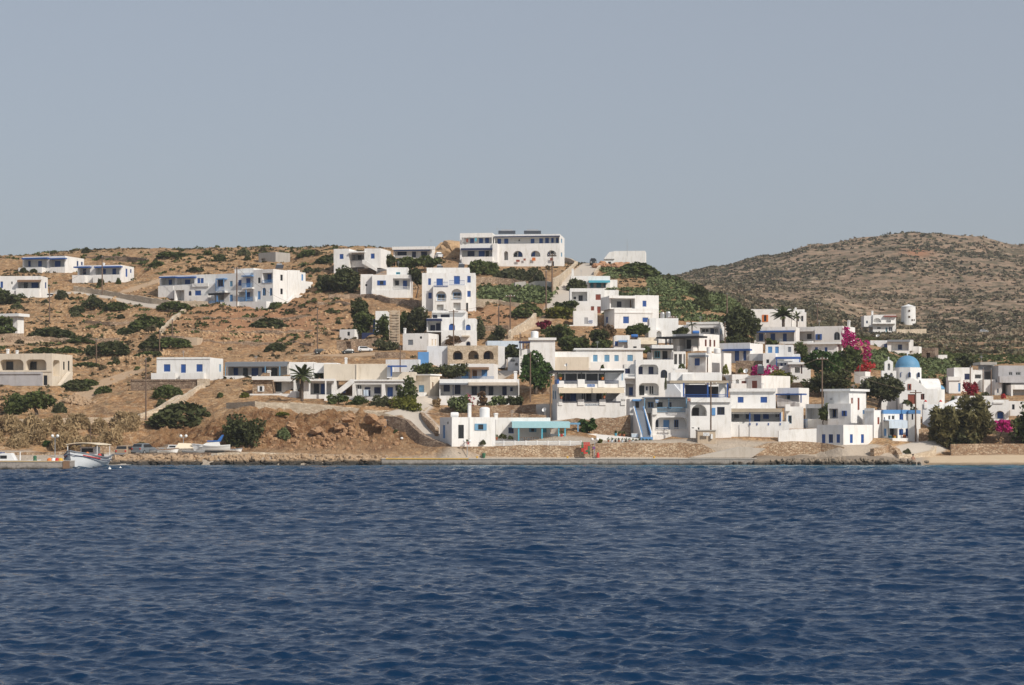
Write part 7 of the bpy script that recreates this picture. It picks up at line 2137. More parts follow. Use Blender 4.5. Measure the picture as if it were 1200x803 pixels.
# ------------------------------------------------------------------ special buildings
def build_church():
    Y = 277.5; k = Y / F; b = W(1080, 490, Y)
    rt = thing('church', 'white church with a sky-blue dome on a drum, barrel roof and red doors', 'church', b)
    P = lambda px, py, dy=0: W(px, py, Y) + Vector((0, dy, 0))
    X = lambda px: W(px, 0, Y).x
    Z = lambda py: W(0, py, Y).z
    # front body with a curved left gable and lower right hall
    arc = [(1056.5 + 13 * (1 - math.cos(t)), 462.5 - 0 - 18 * math.sin(t)) for t in np.linspace(0, math.pi / 2, 8)]
    m = MB()
    fc = Face(P(1054, 492), Vector((1, 0, 0)), Vector((0, -1, 0)), X(1099) - X(1054), Z(492), Z(461))
    ops = []
    def op(x0, y0, x1, y1): ops.append((X(x0) - X(1054), X(x1) - X(1054), Z(y1), Z(y0), False, .16))
    op(1063.8, 462, 1072.6, 473.5); op(1079, 460.9 + .6, 1083.4, 468.5)
    panel(m, fc, ops, Z(498)); dep = 5.5
    m.box(P(1054, 498, .35), (X(1099) - X(1054) - .004, 0, 0), (0, dep - .35, 0), (0, 0, Z(461) - Z(498) - .004))
    # west gable: arched
    gp = [(1055, 461)] + [(1070 - 15 * math.cos(t), 446 + 15 - 0 - 17.5 * math.sin(t) + 0) for t in np.linspace(.12, math.pi / 2, 10)] + [(1078, 449), (1083, 453.5), (1086, 456), (1099, 456), (1099, 461)]
    obj('wall', m, 'white', rt)
    m = MB(); m.prism([P(*q) + Vector((0, .003, .003)) for q in gp], (0, .5, 0)); obj('gable', m, 'white', rt)
    m = MB(); m.box(P(1063.6, 457.2, -.02), (X(1067.8) - X(1063.6), 0, 0), (0, .04, 0), (0, 0, Z(450) - Z(457.2))); w = obj('window', m, 'dark', rt); mb = MB(); f2 = Face(P(1063.6, 457.2), Vector((1, 0, 0)), Vector((0, -1, 0)), 1, 0, 1); bars(mb, f2, 0, X(1067.8) - X(1063.6), Z(457.2), Z(450), .022, .05, .13); obj('frame', mb, 'red', w)
    make_window(rt, fc, ops[0][0], ops[0][1], ops[0][2], ops[0][3], -.15, 'd', 'red', False)
    make_window(rt, fc, ops[1][0], ops[1][1], ops[1][2], ops[1][3], -.15, 'g', 'red', False)
    # barrel vault of the nave running to the right
    r = (X(1104) - X(1081)) / 2 * .95; cy = Y + 3.0; zc = Z(457)
    m = MB(); rings = []
    hgt = Z(443.3) - zc
    for xx in (X(1081.5), X(1104)):
        rings.append([(xx, cy - 2.4 * math.cos(t), zc + hgt * math.sin(t)) for t in np.linspace(0, math.pi, 15)] + [(xx, cy + 2.4, Z(470)), (xx, cy - 2.4, Z(470))])
    loft(m, rings); obj('vault', m, 'white', rt)
    m = MB(); m.box((X(1098.5), Y + .55, Z(496)), (X(1104.2) - X(1098.5), 0, 0), (0, 5, 0), (0, 0, Z(457.2) - Z(496))); obj('end_wall', m, 'white', rt)
    # apse
    ac = Vector((X(1104.5), Y + 2.2, Z(492))); ar = X(1111) - X(1104.5)
    m = MB(); m.lathe(ac, [(ar, -.6), (ar, Z(456.3) - Z(492)), (ar * .9, Z(456.2) - Z(492))], 24); obj('apse', m, 'white', rt)
    m = MB(); hh = Z(451) - Z(456.2); m.lathe(Vector((ac.x, ac.y, Z(456.2) + .004)), [(ar * 1.02 * math.cos(t), hh * math.sin(t)) for t in np.linspace(0, math.pi / 2 - .02, 8)], 24); obj('apse_roof', m, 'dome', rt, smooth=True)
    # drum and dome
    dc = Vector((X(1068.8), Y + 3.2, 0)); kd = (Y + 3.2) / Y; ra = (X(1085) - X(1052.5)) / 2 * kd; z0, z1 = W(0, 452, Y + 3.2).z, W(0, 431, Y + 3.2).z
    m = MB(); m.lathe(Vector((dc.x, dc.y, 0)), [(ra, z0 - 1), (ra, z1), (ra * .94, z1 + .01)], 8); m_ = obj('drum', m, 'white', rt)
    for px in (1056.2, 1065.6, 1076.3):
        d_ = W(px, 440.5, Y + 3.2 - ra * .93); ang = (px - 1068.8) / 17; yy = dc.y - ra * .925
        yy = dc.y - ra * (.93 if abs(px - 1068.8) < 5 else (.93 - abs(px - 1068.8) * .02)); d_ = W(px, 440.5, yy)
        f3 = Face(Vector((d_.x, yy - .12, 0)), Vector((1, 0, 0)), Vector((0, -1, 0)), 1, 0, 1); u = .17
        make_window(m_, f3, -u, u, W(0, 442.3, yy).z, W(0, 436.3, yy).z, .0, 'g', 'blue', True)
    m = MB(); rd = (X(1083.2) - X(1054.8)) / 2 * kd; hd = W(0, 417.3, Y + 3.2).z - z1
    m.lathe(Vector((dc.x, dc.y, z1 + .012)), [(rd * 1.03, 0), (rd * 1.03, .06)] + [(rd * math.cos(t), .06 + hd * math.sin(t)) for t in np.linspace(0, math.pi / 2 - .01, 14)], 36); d = obj('dome', m, 'dome', rt, smooth=True)
    m = MB(); tz = z1 + hd + .05; m.abox(dc.x - .04, dc.x + .04, dc.y - .04, dc.y + .04, tz, tz + .5); m.abox(dc.x - .15, dc.x + .15, dc.y - .03, dc.y + .03, tz + .3, tz + .37); obj('cross', m, 'lwhite', d)
    # bell wall
    Yb = Y + 1.5; PX = lambda px: W(px, 0, Yb).x; PZ = lambda py: W(0, py, Yb).z
    fb = Face(Vector((PX(1033), Yb, 0)), Vector((1, 0, 0)), Vector((0, -1, 0)), PX(1050.3) - PX(1033), PZ(490), PZ(434.5)); m = MB(); t = .55
    def holes(fc, ops, z0):
        panel(m, fc, [(a, b_, c, d_, True, t) for a, b_, c, d_ in ops], z0)
        bk = Face(fc.P(0, 0, -t), fc.u, fc.n, fc.w, z0, fc.z1); panel(m, bk, [(a, b_, c, d_, True, .01) for a, b_, c, d_ in ops], z0)
        for a, c in ((0, 1), (fc.w, -1)): m.quad(fc.P(a, z0), fc.P(a, z0, -t), fc.P(a, fc.z1, -t), fc.P(a, fc.z1))
        m.quad(fc.P(0, fc.z1), fc.P(fc.w, fc.z1), fc.P(fc.w, fc.z1, -t), fc.P(0, fc.z1, -t))
    o1 = [(PX(1036.7) - PX(1033), PX(1040.2) - PX(1033), PZ(445), PZ(437)), (PX(1042.8) - PX(1033), PX(1046.3) - PX(1033), PZ(445), PZ(437))]; holes(fb, o1, PZ(492))
    fu = Face(Vector((PX(1036.8), Yb, 0)), Vector((1, 0, 0)), Vector((0, -1, 0)), PX(1046.6) - PX(1036.8), PZ(434.5) + .003, PZ(424.5)); o2 = [(PX(1040.3) - PX(1036.8), PX(1043.2) - PX(1036.8), PZ(434), PZ(426))]; holes(fu, o2, PZ(434.5) + .003)
    m.prism([(PX(1036.5), Yb, PZ(424.5) + .003), (PX(1047), Yb, PZ(424.5) + .003), (PX(1041.7), Yb, PZ(421.3))], (0, t, 0)); bw = obj('bell_wall', m, 'white', rt)
    for f_, o_ in ((fb, o1[0]), (fb, o1[1]), (fu, o2[0])):
        m = MB(); m.quad(f_.P(o_[0], o_[2], -t * .8), f_.P(o_[1], o_[2], -t * .8), f_.P(o_[1], o_[3], -t * .8), f_.P(o_[0], o_[3], -t * .8)); m = MB()
        c = f_.P((o_[0] + o_[1]) / 2, o_[3] - .38, -t / 2); m.lathe(c, [(.14, -.2), (.1, 0), (.08, .1), (.02, .16)], 10); obj('bell', m, 'slate', bw)
    m = MB(); tz = PZ(421.3); m.abox(PX(1041.7) - .04, PX(1041.7) + .04, Yb + .2, Yb + .28, tz - .05, tz + .38); m.abox(PX(1041.7) - .15, PX(1041.7) + .15, Yb + .21, Yb + .27, tz + .17, tz + .24); obj('cross', m, 'lwhite', bw)
    # entrance steps / low terrace
    m = MB(); m.abox(X(1056), X(1064), Y - 1.5, Y - .01, Z(492), Z(473.6)); obj('entrance_terrace', m, 'white', rt)
    for px in (1085, 1102.7):
        Yp = 272.6; q = W(px, 473.5, Yp); p = thing('wall_pillar', ('left' if px < 1090 else 'right') + ' white pillar with a red cap on the church terrace wall', 'pillar', q); m = MB(); m.abox(q.x - .22, q.x + .22, Yp, Yp + .44, q.z - .6, q.z + .28); obj('shaft', m, 'white', p); m = MB(); m.lathe((q.x, Yp + .22, q.z + .283), [(.2, 0), (.22, .06), (.1, .2), (.02, .28)], 12); obj('cap', m, 'brightred', p)
def build_stair():
    rt = thing('outside_stair', 'steep outside stair with shade-darkened treads and bright blue edges', 'stair', W(754, 512, 258))
    n = 15; y0, y1 = 256.4, 261.2; za, zb = W(0, 512.5, y0).z, W(0, 480.5, y1).z; ctr = lambda t: W(757.5 + (749.8 - 757.5) * t, 0, y0 + (y1 - y0) * t).x
    m = MB(); hw = .5
    for i in range(n):
        t = i / n; y = y0 + (y1 - y0) * t; z = za + (zb - za) * (i + 1) / n; c = ctr(t)
        m.abox(c - hw, c + hw, y, y + (y1 - y0) / n + .02 + (.8 if i == n - 1 else 0), za - .5, z - .001 * i)
    obj('tread', m, 'slate', rt)  # shadow between the side walls is put into the dark tread colour
    for s in (-1, 1):
        m = MB(); q = lambda t, z, e: Vector((ctr(t) + s * (hw + .01 + e), y0 + (y1 - y0) * t - .1, z))
        m.v += [q(0, za - .6, 0), q(1.15, za - .6, 0), q(1.15, zb + .45, 0), q(0, za + .55, 0), q(0, za - .6, .22), q(1.15, za - .6, .22), q(1.15, zb + .45, .22), q(0, za + .55, .22)]
        m.f += [(0, 1, 2, 3), (4, 5, 6, 7), (0, 1, 5, 4), (1, 2, 6, 5), (2, 3, 7, 6), (3, 0, 4, 7)]; obj('side_wall', m, 'white', rt)
        m = MB(); m.v += [q(-.005, za + .2, -.014), q(1.15, zb + .1, -.014), q(1.15, zb + .49, -.014), q(-.005, za + .6, -.014), q(-.005, za + .2, -.004), q(1.15, zb + .1, -.004), q(1.15, zb + .49, .1), q(-.005, za + .6, .1)]
        m.f += [(0, 1, 2, 3), (4, 5, 6, 7), (0, 1, 5, 4), (1, 2, 6, 5), (2, 3, 7, 6), (3, 0, 4, 7)]; obj('blue_edge', m, 'sky', rt)
    m = MB(); m.abox(ctr(0) - hw - .25, ctr(0) + hw + .25, y0 - .9, y0 - .12, za - .6, za + .02); obj('landing', m, 'sky', rt)
    PADS.append((ctr(0) - 1, y0 - 1, 1, 0, 0, -1, 2.4, 5.5, za - .3))
def build_windmill():
    Y = 640.0; b = W(1064.5, 379, Y); b.z = W(0, 379, Y).z
    PADS.append((b.x - 2, b.y, 1, 0, 0, -1, 4, 3, b.z)); k = Y / F
    rt = thing('windmill_tower', 'round white windmill tower with a low conical cap and no sails on the far slope', 'windmill', b); r0, r1 = 8.7 * k, 8.3 * k; h = (379 - 360) * k
    m = MB(); m.lathe(b - UP * 1.5, [(r0, 0), (r1, h + 1.5), (r1 * .9, h + 1.52)], 28); w = obj('wall', m, 'white', rt)
    m = MB(); m.lathe(b + UP * h, [(r1 * 1.04, .03), (r1 * 1.03, .12), (.05, (360 - 356.6) * k)], 28); obj('roof', m, 'lwhite', rt)
    for px, py, wpx, hpx in ((1064, 364.7, 2, 2.2), (1064, 371.8, 2, 2.2), (1067.4, 375.6, 1.8, 2.2), (1070, 375.6, 1.6, 2.2)):
        c = W(px, py, Y); dx = c.x - b.x; dy = -math.sqrt(max(r0 ** 2 - dx ** 2, .1)); n = Vector((dx, dy, 0)).normalized(); f = Face(Vector((b.x, b.y, 0)) + n * (r0 - .02), Vector((-n.y, n.x, 0)), n, 1, 0, 1)
        make_window(rt, f, -wpx * k / 2, wpx * k / 2, c.z - hpx * k / 2, c.z + hpx * k / 2, .0, 'g', 'wood', False)
def build_quay():
    b = Vector((0, 247, 0)); rt = thing('quay', 'long concrete quay with a grey vertical face and a yellow line along its left edge', 'quay', b)
    X0, X1 = W(447, 0, 246).x, W(887, 0, 246).x; Y0 = 246.0; zt = .66
    cuts = [447, 541, 585, 655, 713, 795, 855, 886]
    m = MB()
    for a, c in zip(cuts[:-1], cuts[1:]):
        m.abox(W(a, 0, Y0).x + .012, W(c, 0, Y0).x - .012, Y0, Y0 + 1.2, -1.2, zt)
    obj('face_block', m, 'quayface', rt)
    m = MB(); m.abox(X0, X1, Y0 + 1.203, 253.5, -.8, zt); m.abox(X0, X1, Y0 - .06, Y0 + 1.2, zt + .003, zt + .1); obj('deck', m, 'quaytop', rt)
    m = MB(); m.abox(W(452, 0, Y0).x, W(549, 0, Y0).x, Y0 - .066, Y0 + .3, zt - .0, zt + .106); obj('edge_line', m, 'yellow', rt)
    r = Vector((W(846, 0, 251).x, 251, .7)); m = MB()
    m.prism([(W(808, 0, 251).x, 250.6, .765), (W(880, 0, 251).x, 250.6, .765), (W(897, 0, 251).x, 250.6, 1.9), (W(868, 0, 251).x, 250.6, 2.1)], (0, 2.2, 0)); tag(obj('quay_ramp', m, 'quaytop'), 'pale concrete ramp rising from the quay to the white terrace', 'ramp')
    # pier on the left
    X1 = W(79, 0, 221.5).x; p = Vector((X1 - 20, 222, 0)); rt = thing('pier', 'low weathered concrete pier at the far left with yellow edge paint', 'pier', p)
    m = MB(); m.abox(X1 - 60, X1, 221.5, 225.2, -1.5, .8); obj('body', m, 'quayface', rt); m = MB(); m.abox(X1 - 60, X1 + .03, 221.45, 225.25, .803, .9); obj('deck', m, 'quaytop', rt)
    m = MB(); m.abox(X1 - 60, X1 - .8, 221.44, 221.7, .86, .905); obj('edge_line', m, 'yellow', rt); m = MB(); m.abox(X1 - .5, X1 + .035, 221.43, 222.5, .1, .908); obj('corner_guard', m, 'wood', rt)
    for i, (px, c) in enumerate(((58, 'orange'), (63, 'lwhite'), (67, 'brightred'), (71, 'yellow'))):
        q = W(px, 541, 223.5); q.z = .9; o = cyl_thing('net_pile', {'orange': 'orange', 'lwhite': 'white', 'brightred': 'red', 'yellow': 'yellow'}[c] + ' heap of fishing floats and net on the left pier', 'fishing net', q, [(.3, 0), (.28, .12), (.18, .26), (.05, .32)], c, n=9)
    q = W(41, 541, 224); q.z = .9; cyl_thing('mooring_bollard', 'dark mooring bollard on the left pier', 'bollard', q, [(.22, 0), (.18, .2), (.2, .45), (.1, .55)], 'green')
    m = MB(); m.prism([(W(118, 0, 243).x, 241.5, -.4), (W(155, 0, 243).x, 241.5, -.4), (W(158, 0, 252).x, 252, 1.1), (W(122, 0, 252).x, 252, 1.1)], (0, 0, .12)); tag(obj('slipway', m, 'quaytop'), 'pale concrete slipway running into the water right of the fishing boat', 'slipway')
    garden_wall('quay_wall', 'low grey concrete wall in front of the boat yard', [(152, 531.5, 537, 249.6), (200, 530.5, 537, 249.6), (247, 530.5, 537, 249.6)], 'darkstone', .5, .03)
    garden_wall('quay_wall', 'low tan stone wall at the right end of the boat yard', [(255, 530.5, 538, 249.8), (300, 529.5, 538, 249.8), (338, 531.5, 538, 250)], 'palestone', .5, .08)
    garden_wall('quay_wall', 'long low stone kerb wall at the cliff foot', [(330, 530.5, 537, 252), (380, 532, 537, 252), (430, 533, 538, 252), (455, 534, 539, 252)], 'stone', .5, .06)
    garden_wall('stone_wall', 'low stone wall behind the pier under the dry thicket', [(-40, 530, 537, 254), (40, 530, 537, 254), (100, 531, 537, 254), (124, 531, 537, 254)], 'quaystone', .5, .06)
    garden_wall('stone_wall', 'tan rubble wall behind the sand-brown car', [(118, 523.5, 534, 256.5), (160, 523.5, 533, 256.5), (186, 524.5, 532, 256.5)], 'quaystone', .5, .1)

# ------------------------------------------------------------------ ground, sea, sky
def build_ground():
    px = np.concatenate([np.arange(-400, -60, 8), np.arange(-60, 1260, 1.6), np.arange(1260, 1601, 8)])
    ys = np.concatenate([np.arange(226, 244, 1.5), np.arange(244, 252, .5), np.arange(252, 272, .18), np.arange(272, 320, .45), np.arange(320, 460, .9), np.geomspace(460, 1100, 170), np.geomspace(1120, 2600, 24)])
    PX, YY = np.meshgrid(px, ys); XX = (PX - CX) / F * YY; sh = XX.shape
    ZZ = height(XX.ravel(), YY.ravel()).reshape(sh)
    nx, ny = len(px), len(ys); me = bpy.data.meshes.new('ground'); V = np.stack([XX, YY, ZZ], 2).reshape(-1, 3)
    I = np.arange(nx * ny).reshape(ny, nx); Fq = np.stack([I[:-1, :-1], I[:-1, 1:], I[1:, 1:], I[1:, :-1]], 2).reshape(-1, 4)
    me.vertices.add(len(V)); me.vertices.foreach_set('co', V.astype(np.float32).ravel()); me.loops.add(Fq.size); me.loops.foreach_set('vertex_index', Fq.astype(np.int32).ravel())
    me.polygons.add(len(Fq)); me.polygons.foreach_set('loop_start', np.arange(0, Fq.size, 4, dtype=np.int32)); me.update(calc_edges=True)
    me.polygons.foreach_set('use_smooth', [True] * len(Fq))
    x, y, z, p = XX.ravel(), YY.ravel(), ZZ.ravel(), PX.ravel()
    row = HR - (z - CH) * F / y
    road = np.zeros(len(x)); dirt = np.zeros(len(x))
    for pts, w, kind in ROADS:
        d = seg_dist(x, y, pts); q = np.clip(1 - (d - w * .5) / .5, 0, 1)
        if kind == 'road': road = np.maximum(road, q)
        else: dirt = np.maximum(dirt, q)
    cl = cliff_mask(p, y)
    cl = np.maximum(cl, .8 * np.clip((y - 254) / 2, 0, 1) * np.clip((262 - y) / 2, 0, 1) * np.clip((p - 150) / 20, 0, 1) * np.clip((560 - p) / 20, 0, 1))
    sand = np.clip((p - 1078) / 14, 0, 1) * np.clip((257.2 - y) / 1.0, 0, 1)
    flat = np.clip((258 - y) / 1.5, 0, 1) * (1 - sand) * (1 - .9 * np.clip((y - 252) / 1.5, 0, 1) * np.clip((p - 255) / 15, 0, 1) * np.clip((580 - p) / 20, 0, 1))
    far = np.clip((y - 440) / 120, 0, 1)
    red = np.exp(-(((p - 1075) / 16) ** 2 + ((row - 296) / 5) ** 2)) * far
    red = np.maximum(red, np.exp(-((p - 310) / 90) ** 2 - ((row - 375) / 25) ** 2) * .9 * (1 - far)); red = np.maximum(red, np.exp(-((p - 590) / 40) ** 2 - ((row - 370) / 14) ** 2) * .6 * (1 - far))
    red = np.maximum(red, .5 * np.exp(-((p - 1180) / 50) ** 2 - ((row - 410) / 14) ** 2) * far)
    for nm, a in (('road', road), ('dirt', dirt), ('cliff', cl), ('sand', sand), ('flat', flat), ('far', far), ('red', red)):
        at = me.attributes.new(nm, 'FLOAT', 'POINT'); at.data.foreach_set('value', a.astype(np.float32))
    m, nt, b = new_mat('ground_soil'); P = pos(nt)
    sz = nd(nt, 'ShaderNodeSeparateXYZ'); nt.links.new(P, sz.inputs[0]); zc = sz.outputs[2]
    A = lambda n: (lambda q: (setattr(q, 'attribute_name', n), q.outputs['Fac'])[1])(nd(nt, 'ShaderNodeAttribute'))
    n1 = noise(nt, P, .11, 6, .65); n2 = noise(nt, P, .9, 6, .7); n3 = noise(nt, P, 4.5, 4, .7)
    base = mix(nt, ramp(nt, n1, [(.35, 0), (.65, 1)]), (.36, .190, .083), (.49, .310, .160))
    base = mix(nt, ramp(nt, n2, [(.43, 0), (.54, .85)]), base, (.21, .122, .062))
    base = mix(nt, ramp(nt, noise(nt, P, 1.7, 5, .7), [(.53, 0), (.60, .8)]), base, (.50, .36, .225))
    base = mix(nt, ramp(nt, n3, [(.55, 0), (.66, .75)]), base, (.54, .41, .28))
    base = mix(nt, ramp(nt, n3, [(.30, .7), (.42, 0)]), base, (.13, .085, .05))
    base = mix(nt, ramp(nt, noise(nt, P, .35, 6, .75), [(.56, 0), (.64, .75)]), base, (.17, .13, .075))
    base = mix(nt, A('red'), base, mix(nt, n2, (.34, .16, .08), (.46, .25, .14)))
    farc = mix(nt, ramp(nt, noise(nt, P, .022, 7, .72), [(.42, 0), (.55, 1)]), (.37, .255, .17), (.265, .185, .125))
    farc = mix(nt, ramp(nt, noise(nt, P, .12, 6, .75), [(.47, 0), (.56, .85)]), farc, (.10, .088, .052))
    farc = mix(nt, ramp(nt, noise(nt, P, .25, 5, .75), [(.56, 0), (.64, .7)]), farc, (.50, .39, .28))
    farc = mix(nt, A('red'), farc, (.36, .17, .09)); base = mix(nt, A('far'), base, farc)
    st = nd(nt, 'ShaderNodeMapping'); st.inputs['Scale'].default_value = (.35, .35, 1.1); nt.links.new(P, st.inputs[0])
    cf = mix(nt, ramp(nt, noise(nt, st.outputs[0], .6, 6, .7), [(.36, 0), (.6, 1)]), (.20, .085, .035), (.43, .25, .125))
    cf = mix(nt, ramp(nt, noise(nt, P, 1.6, 6, .7), [(.5, 0), (.66, .8)]), cf, (.56, .39, .24))
    cf = mix(nt, ramp(nt, noise(nt, P, 1.1, 5, .7), [(.34, .9), (.44, 0)]), cf, (.07, .038, .02))
    base = mix(nt, A('cliff'), base, cf)
    base = mix(nt, A('flat'), base, mix(nt, n2, (.40, .33, .26), (.50, .43, .35)))
    base = mix(nt, A('sand'), base, mix(nt, ramp(nt, math_(nt, 'ADD', zc, math_(nt, 'MULTIPLY', n2, .25)), [(.22, 0), (.4, 1)]), (.27, .20, .13), mix(nt, n2, (.50, .38, .25), (.62, .50, .36))))
    base = mix(nt, A('dirt'), base, mix(nt, n2, (.44, .30, .19), (.54, .40, .27)))
    base = mix(nt, A('road'), base, mix(nt, n2, (.46, .41, .35), (.54, .48, .41)))
    nt.links.new(base, b.inputs['Base Color']); b.inputs['Roughness'].default_value = .95; b.inputs['Specular IOR Level'].default_value = .15
    hb = math_(nt, 'ADD', n2, math_(nt, 'MULTIPLY', n3, .4)); sm = math_(nt, 'SUBTRACT', 1.0, math_(nt, 'MAXIMUM', A('road'), A('sand')))
    bp = nd(nt, 'ShaderNodeBump'); bp.inputs['Distance'].default_value = .5; nt.links.new(hb, bp.inputs['Height']); nt.links.new(math_(nt, 'MULTIPLY', sm, math_(nt, 'ADD', .8, math_(nt, 'MULTIPLY', A('cliff'), 1.0))), bp.inputs['Strength']); nt.links.new(bp.outputs[0], b.inputs['Normal'])
    MATS['ground_soil'] = m; me.materials.append(m); o = bpy.data.objects.new('ground', me); link(o); struct(o)

def build_sea():
    rs = np.random.default_rng(21)
    u = np.concatenate([-np.geomspace(40, 1.14, 26), np.linspace(-1.12, 1.12, 1000), np.geomspace(1.14, 40, 26)])
    ys = [3.0]
    while ys[-1] < 36: ys.append(ys[-1] + .8)
    while ys[-1] < 256: ys.append(ys[-1] + .07 + (ys[-1] - 36) * .0010)
    ys = np.array(ys); hw = .27 * np.maximum(ys, 45)
    X = u[None, :] * hw[:, None]; Y = np.repeat(ys[:, None], len(u), 1); Z = np.zeros_like(X); DX = np.zeros_like(X); DY = np.zeros_like(X)
    wind = R(-104)
    wx = X + 2.5 * (fbm(X / 14, Y / 14, 61, 2) - .5); wy = Y + 2.5 * (fbm(X / 14 + 50, Y / 14, 62, 2) - .5)
    gust = .5 + 1.0 * fbm(X / 16 + 3, Y / 42, 91, 4)
    for i in range(110):
        lam = .22 * (4.2 / .22) ** (rs.random() ** 1.25); k = 2 * math.pi / lam
        th = wind + rs.normal() * .46; a = .0074 * lam ** .92 * rs.uniform(.4, 1.35) * (1 if lam < 1.0 else (.52 + .6 * np.clip((Y - 60) / 110, 0, 1)))
        dx, dy = math.cos(th), math.sin(th); ph = rs.uniform(0, 6.283)
        env = .35 + 1.3 * vnoise(X / (lam * 4) + i * 3.7, Y / (lam * 4), 70 + i)
        fade = np.clip((lam / .5) * (100 / np.maximum(Y, 1)), 0, 1) if lam < 1.0 else 1.0
        t = k * (dx * wx + dy * wy) + ph; c = np.cos(t); s_ = np.sin(t)
        fade = fade * (gust if lam < 1.6 else 1.0)
        Z += a * env * fade * c; q = .75 * a * env * fade
        DX -= q * dx * s_; DY -= q * dy * s_
    calm = np.clip((250 - Y) / 22, .12, 1) * np.clip((1.14 - np.abs(u)) / .02, 0, 1)[None, :]
    X = X + DX * calm; Y = Y + DY * calm; Z = Z * calm
    me = bpy.data.meshes.new('sea'); V = np.stack([X, Y, Z], 2).reshape(-1, 3); ny, nx = X.shape
    I = np.arange(nx * ny).reshape(ny, nx); Fq = np.stack([I[:-1, :-1], I[:-1, 1:], I[1:, 1:], I[1:, :-1]], 2).reshape(-1, 4)
    me.vertices.add(len(V)); me.vertices.foreach_set('co', V.astype(np.float32).ravel()); me.loops.add(Fq.size); me.loops.foreach_set('vertex_index', Fq.astype(np.int32).ravel())
    me.polygons.add(len(Fq)); me.polygons.foreach_set('loop_start', np.arange(0, Fq.size, 4, dtype=np.int32)); me.update(calc_edges=True); me.polygons.foreach_set('use_smooth', [True] * len(Fq))
    m, nt, b = new_mat('sea_water'); P = pos(nt)
    s = nd(nt, 'ShaderNodeSeparateXYZ'); nt.links.new(P, s.inputs[0])
    yy = math_(nt, 'ADD', s.outputs[1], math_(nt, 'MULTIPLY', math_(nt, 'MULTIPLY', s.outputs[0], .16), 1.0))
    shal = ramp(nt, math_(nt, 'DIVIDE', math_(nt, 'SUBTRACT', yy, 205.), 60.), [(.0, 0), (.45, .25), (.62, .9)])
    deep = mix(nt, noise(nt, P, .05, 3), (.0012, .0178, .053), (.0018, .0240, .067))
    col = mix(nt, shal, deep, (.03, .12, .17)); nt.links.new(col, b.inputs['Base Color'])
    b.inputs['Roughness'].default_value = .09; b.inputs['IOR'].default_value = 1.333; b.inputs['Specular IOR Level'].default_value = .38
    h = math_(nt, 'ADD', noise(nt, P, 2.6, 4, .6), math_(nt, 'MULTIPLY', noise(nt, P, 7, 3, .6), .4)); gu = math_(nt, 'ADD', .25, math_(nt, 'MULTIPLY', noise(nt, P, .12, 4, .6), .9)); bump(nt, b, math_(nt, 'MULTIPLY', h, gu), .55, .12)
    me.materials.append(m); o = bpy.data.objects.new('sea', me); link(o); struct(o)

SUN_AZ, SUN_EL = 135.0, 38.0      # degrees clockwise from straight ahead, above the horizon
def build_light():
    w = bpy.data.worlds.new('World'); sc.world = w; w.use_nodes = True; nt = w.node_tree; bg = nt.nodes['Background']
    sk = nd(nt, 'ShaderNodeTexSky', sky_type='NISHITA'); sk.sun_disc = False; sk.sun_elevation = R(SUN_EL); sk.sun_rotation = R(SUN_AZ)
    sk.altitude = 0; sk.air_density = 1.0; sk.dust_density = 2.0; sk.ozone_density = 2.0
    hs = nd(nt, 'ShaderNodeHueSaturation'); hs.inputs['Saturation'].default_value = SKY_SAT; nt.links.new(sk.outputs[0], hs.inputs['Color']); nt.links.new(mix(nt, SKY_MIX, hs.outputs[0], SKY_C), bg.inputs[0]); bg.inputs[1].default_value = SKY_K
    l = bpy.data.lights.new('sun', 'SUN'); l.energy = SUN_K; l.angle = R(.53); l.color = (1.0, .93, .83); o = bpy.data.objects.new('sun', l); link(o)
    a, e = R(SUN_AZ), R(SUN_EL); d = Vector((math.sin(a) * math.cos(e), math.cos(a) * math.cos(e), math.sin(e)))
    o.rotation_euler = d.to_track_quat('Z', 'Y').to_euler(); o.location = (120, 0, 160)
    c = bpy.data.cameras.new('camera'); c.sensor_width = 36; c.lens = 36 * F / 1200; c.shift_y = (HR - 401.5) / 1200; c.clip_end = 6000; c.clip_start = .5
    co = bpy.data.objects.new('camera', c); link(co); co.location = (0, 0, CH); co.rotation_euler = (R(90), 0, 0); sc.camera = co
    vs = sc.view_settings; vs.view_transform = 'Standard'; vs.look = 'None'; vs.gamma = 1; vs.use_curve_mapping = False; vs.exposure = EXPO
    sc.cycles.max_bounces = 6; sc.cycles.diffuse_bounces = 3; sc.cycles.glossy_bounces = 3; sc.cycles.transmission_bounces = 2; sc.cycles.volume_bounces = 0; sc.cycles.use_denoising = True
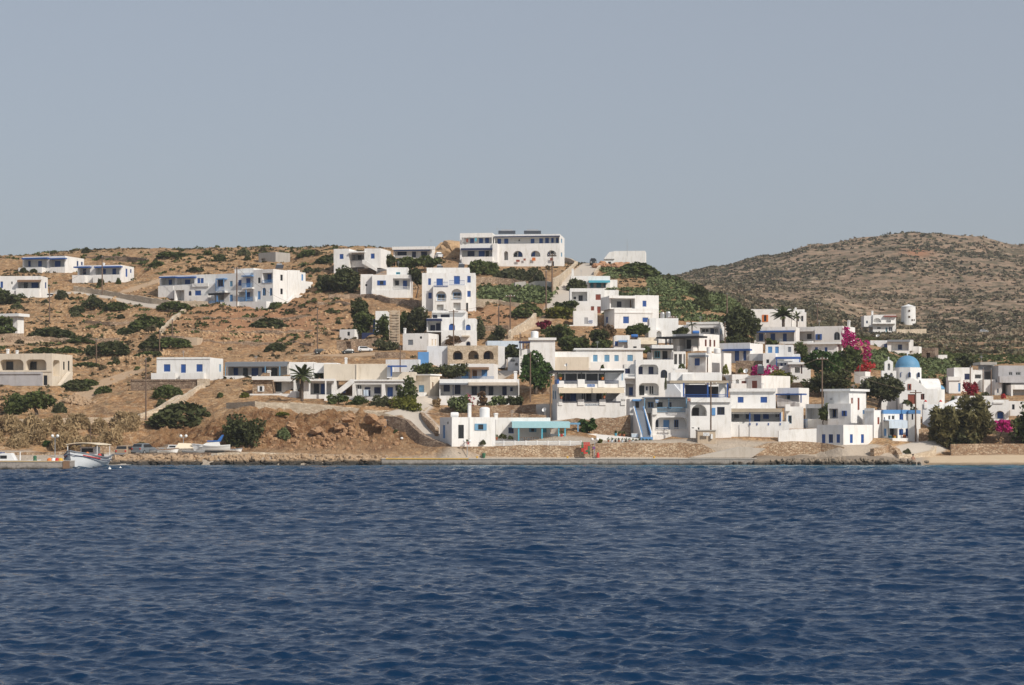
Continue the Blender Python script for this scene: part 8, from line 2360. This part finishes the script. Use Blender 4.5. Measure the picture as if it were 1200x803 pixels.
def build_haze():
    m = bpy.data.materials.new('haze_air'); m.use_nodes = True; nt = m.node_tree; nt.nodes.remove(nt.nodes['Principled BSDF'])
    v = nd(nt, 'ShaderNodeVolumePrincipled'); v.inputs['Color'].default_value = (.80, .84, .90, 1); v.inputs['Density'].default_value = HAZE; v.inputs['Anisotropy'].default_value = .2
    nt.links.new(v.outputs[0], nt.nodes['Material Output'].inputs['Volume'])
    mb = MB(); mb.abox(-1800, 1800, -30, 2700, -9, 125); MATS['haze_air'] = m; o = obj('haze', mb, 'haze_air'); o['kind'] = 'stuff'; o['label'] = 'thin grey-blue summer haze over the bay'
SKY_SAT, SKY_K, SUN_K, EXPO, HAZE = .85, .10, 3.9, 0.03, .00016
SKY_MIX, SKY_C = .6, (4.06, 4.34, 4.88)

# ------------------------------------------------------------------ assemble
def px_road(pts, w, kind):
    q = []
    for p in pts:
        Y = p[2] if len(p) > 2 else ground_Y(p[0], p[1]); q.append(((p[0] - CX) / F * Y, Y))
    ROADS.append((q, w, kind))
px_road([(697, 309), (692, 313), (682, 322), (672, 333), (664, 344), (660, 352), (655, 362)], 4.6, 'road')
px_road([(655, 362), (640, 374), (628, 384), (612, 392), (596, 398), (585, 402)], 2.2, 'dirt')
px_road([(500, 466), (492, 473), (484, 480), (486, 487), (495, 497), (508, 506), (520, 514)], 3.4, 'road')
px_road([(150, 341), (170, 334), (186, 329), (200, 325)], 2.6, 'dirt'); px_road([(60, 343), (75, 344), (95, 343), (140, 350), (180, 358), (200, 362)], 2.6, 'road')
px_road([(95, 468), (108, 456), (128, 446), (155, 437)], 3, 'dirt'); px_road([(-30, 404), (20, 403), (50, 399)], 2.6, 'dirt')
px_road([(0, 497), (60, 497), (120, 495), (165, 490), (200, 482)], 2.6, 'dirt'); px_road([(268, 478), (340, 479), (400, 482), (450, 487), (484, 482)], 2.0, 'road')
px_road([(365, 415), (400, 416), (445, 415)], 2.6, 'dirt'); px_road([(1092, 520), (1080, 524), (1068, 528), (1058, 533)], 3.2, 'road'); px_road([(636, 476), (640, 484), (648, 494)], 2.0, 'road'); px_road([(585, 440), (596, 435), (603, 432)], 2.2, 'road')
survey_blocks()
build_windmill()
build_stair(); build_ground(); build_sea(); build_houses(); build_church(); build_quay(); build_walls(); build_rocks(); build_plants(); build_gardens(); build_vehicles(); build_furniture(); build_person(); build_clutter(); build_light()
if HAZE: build_haze()
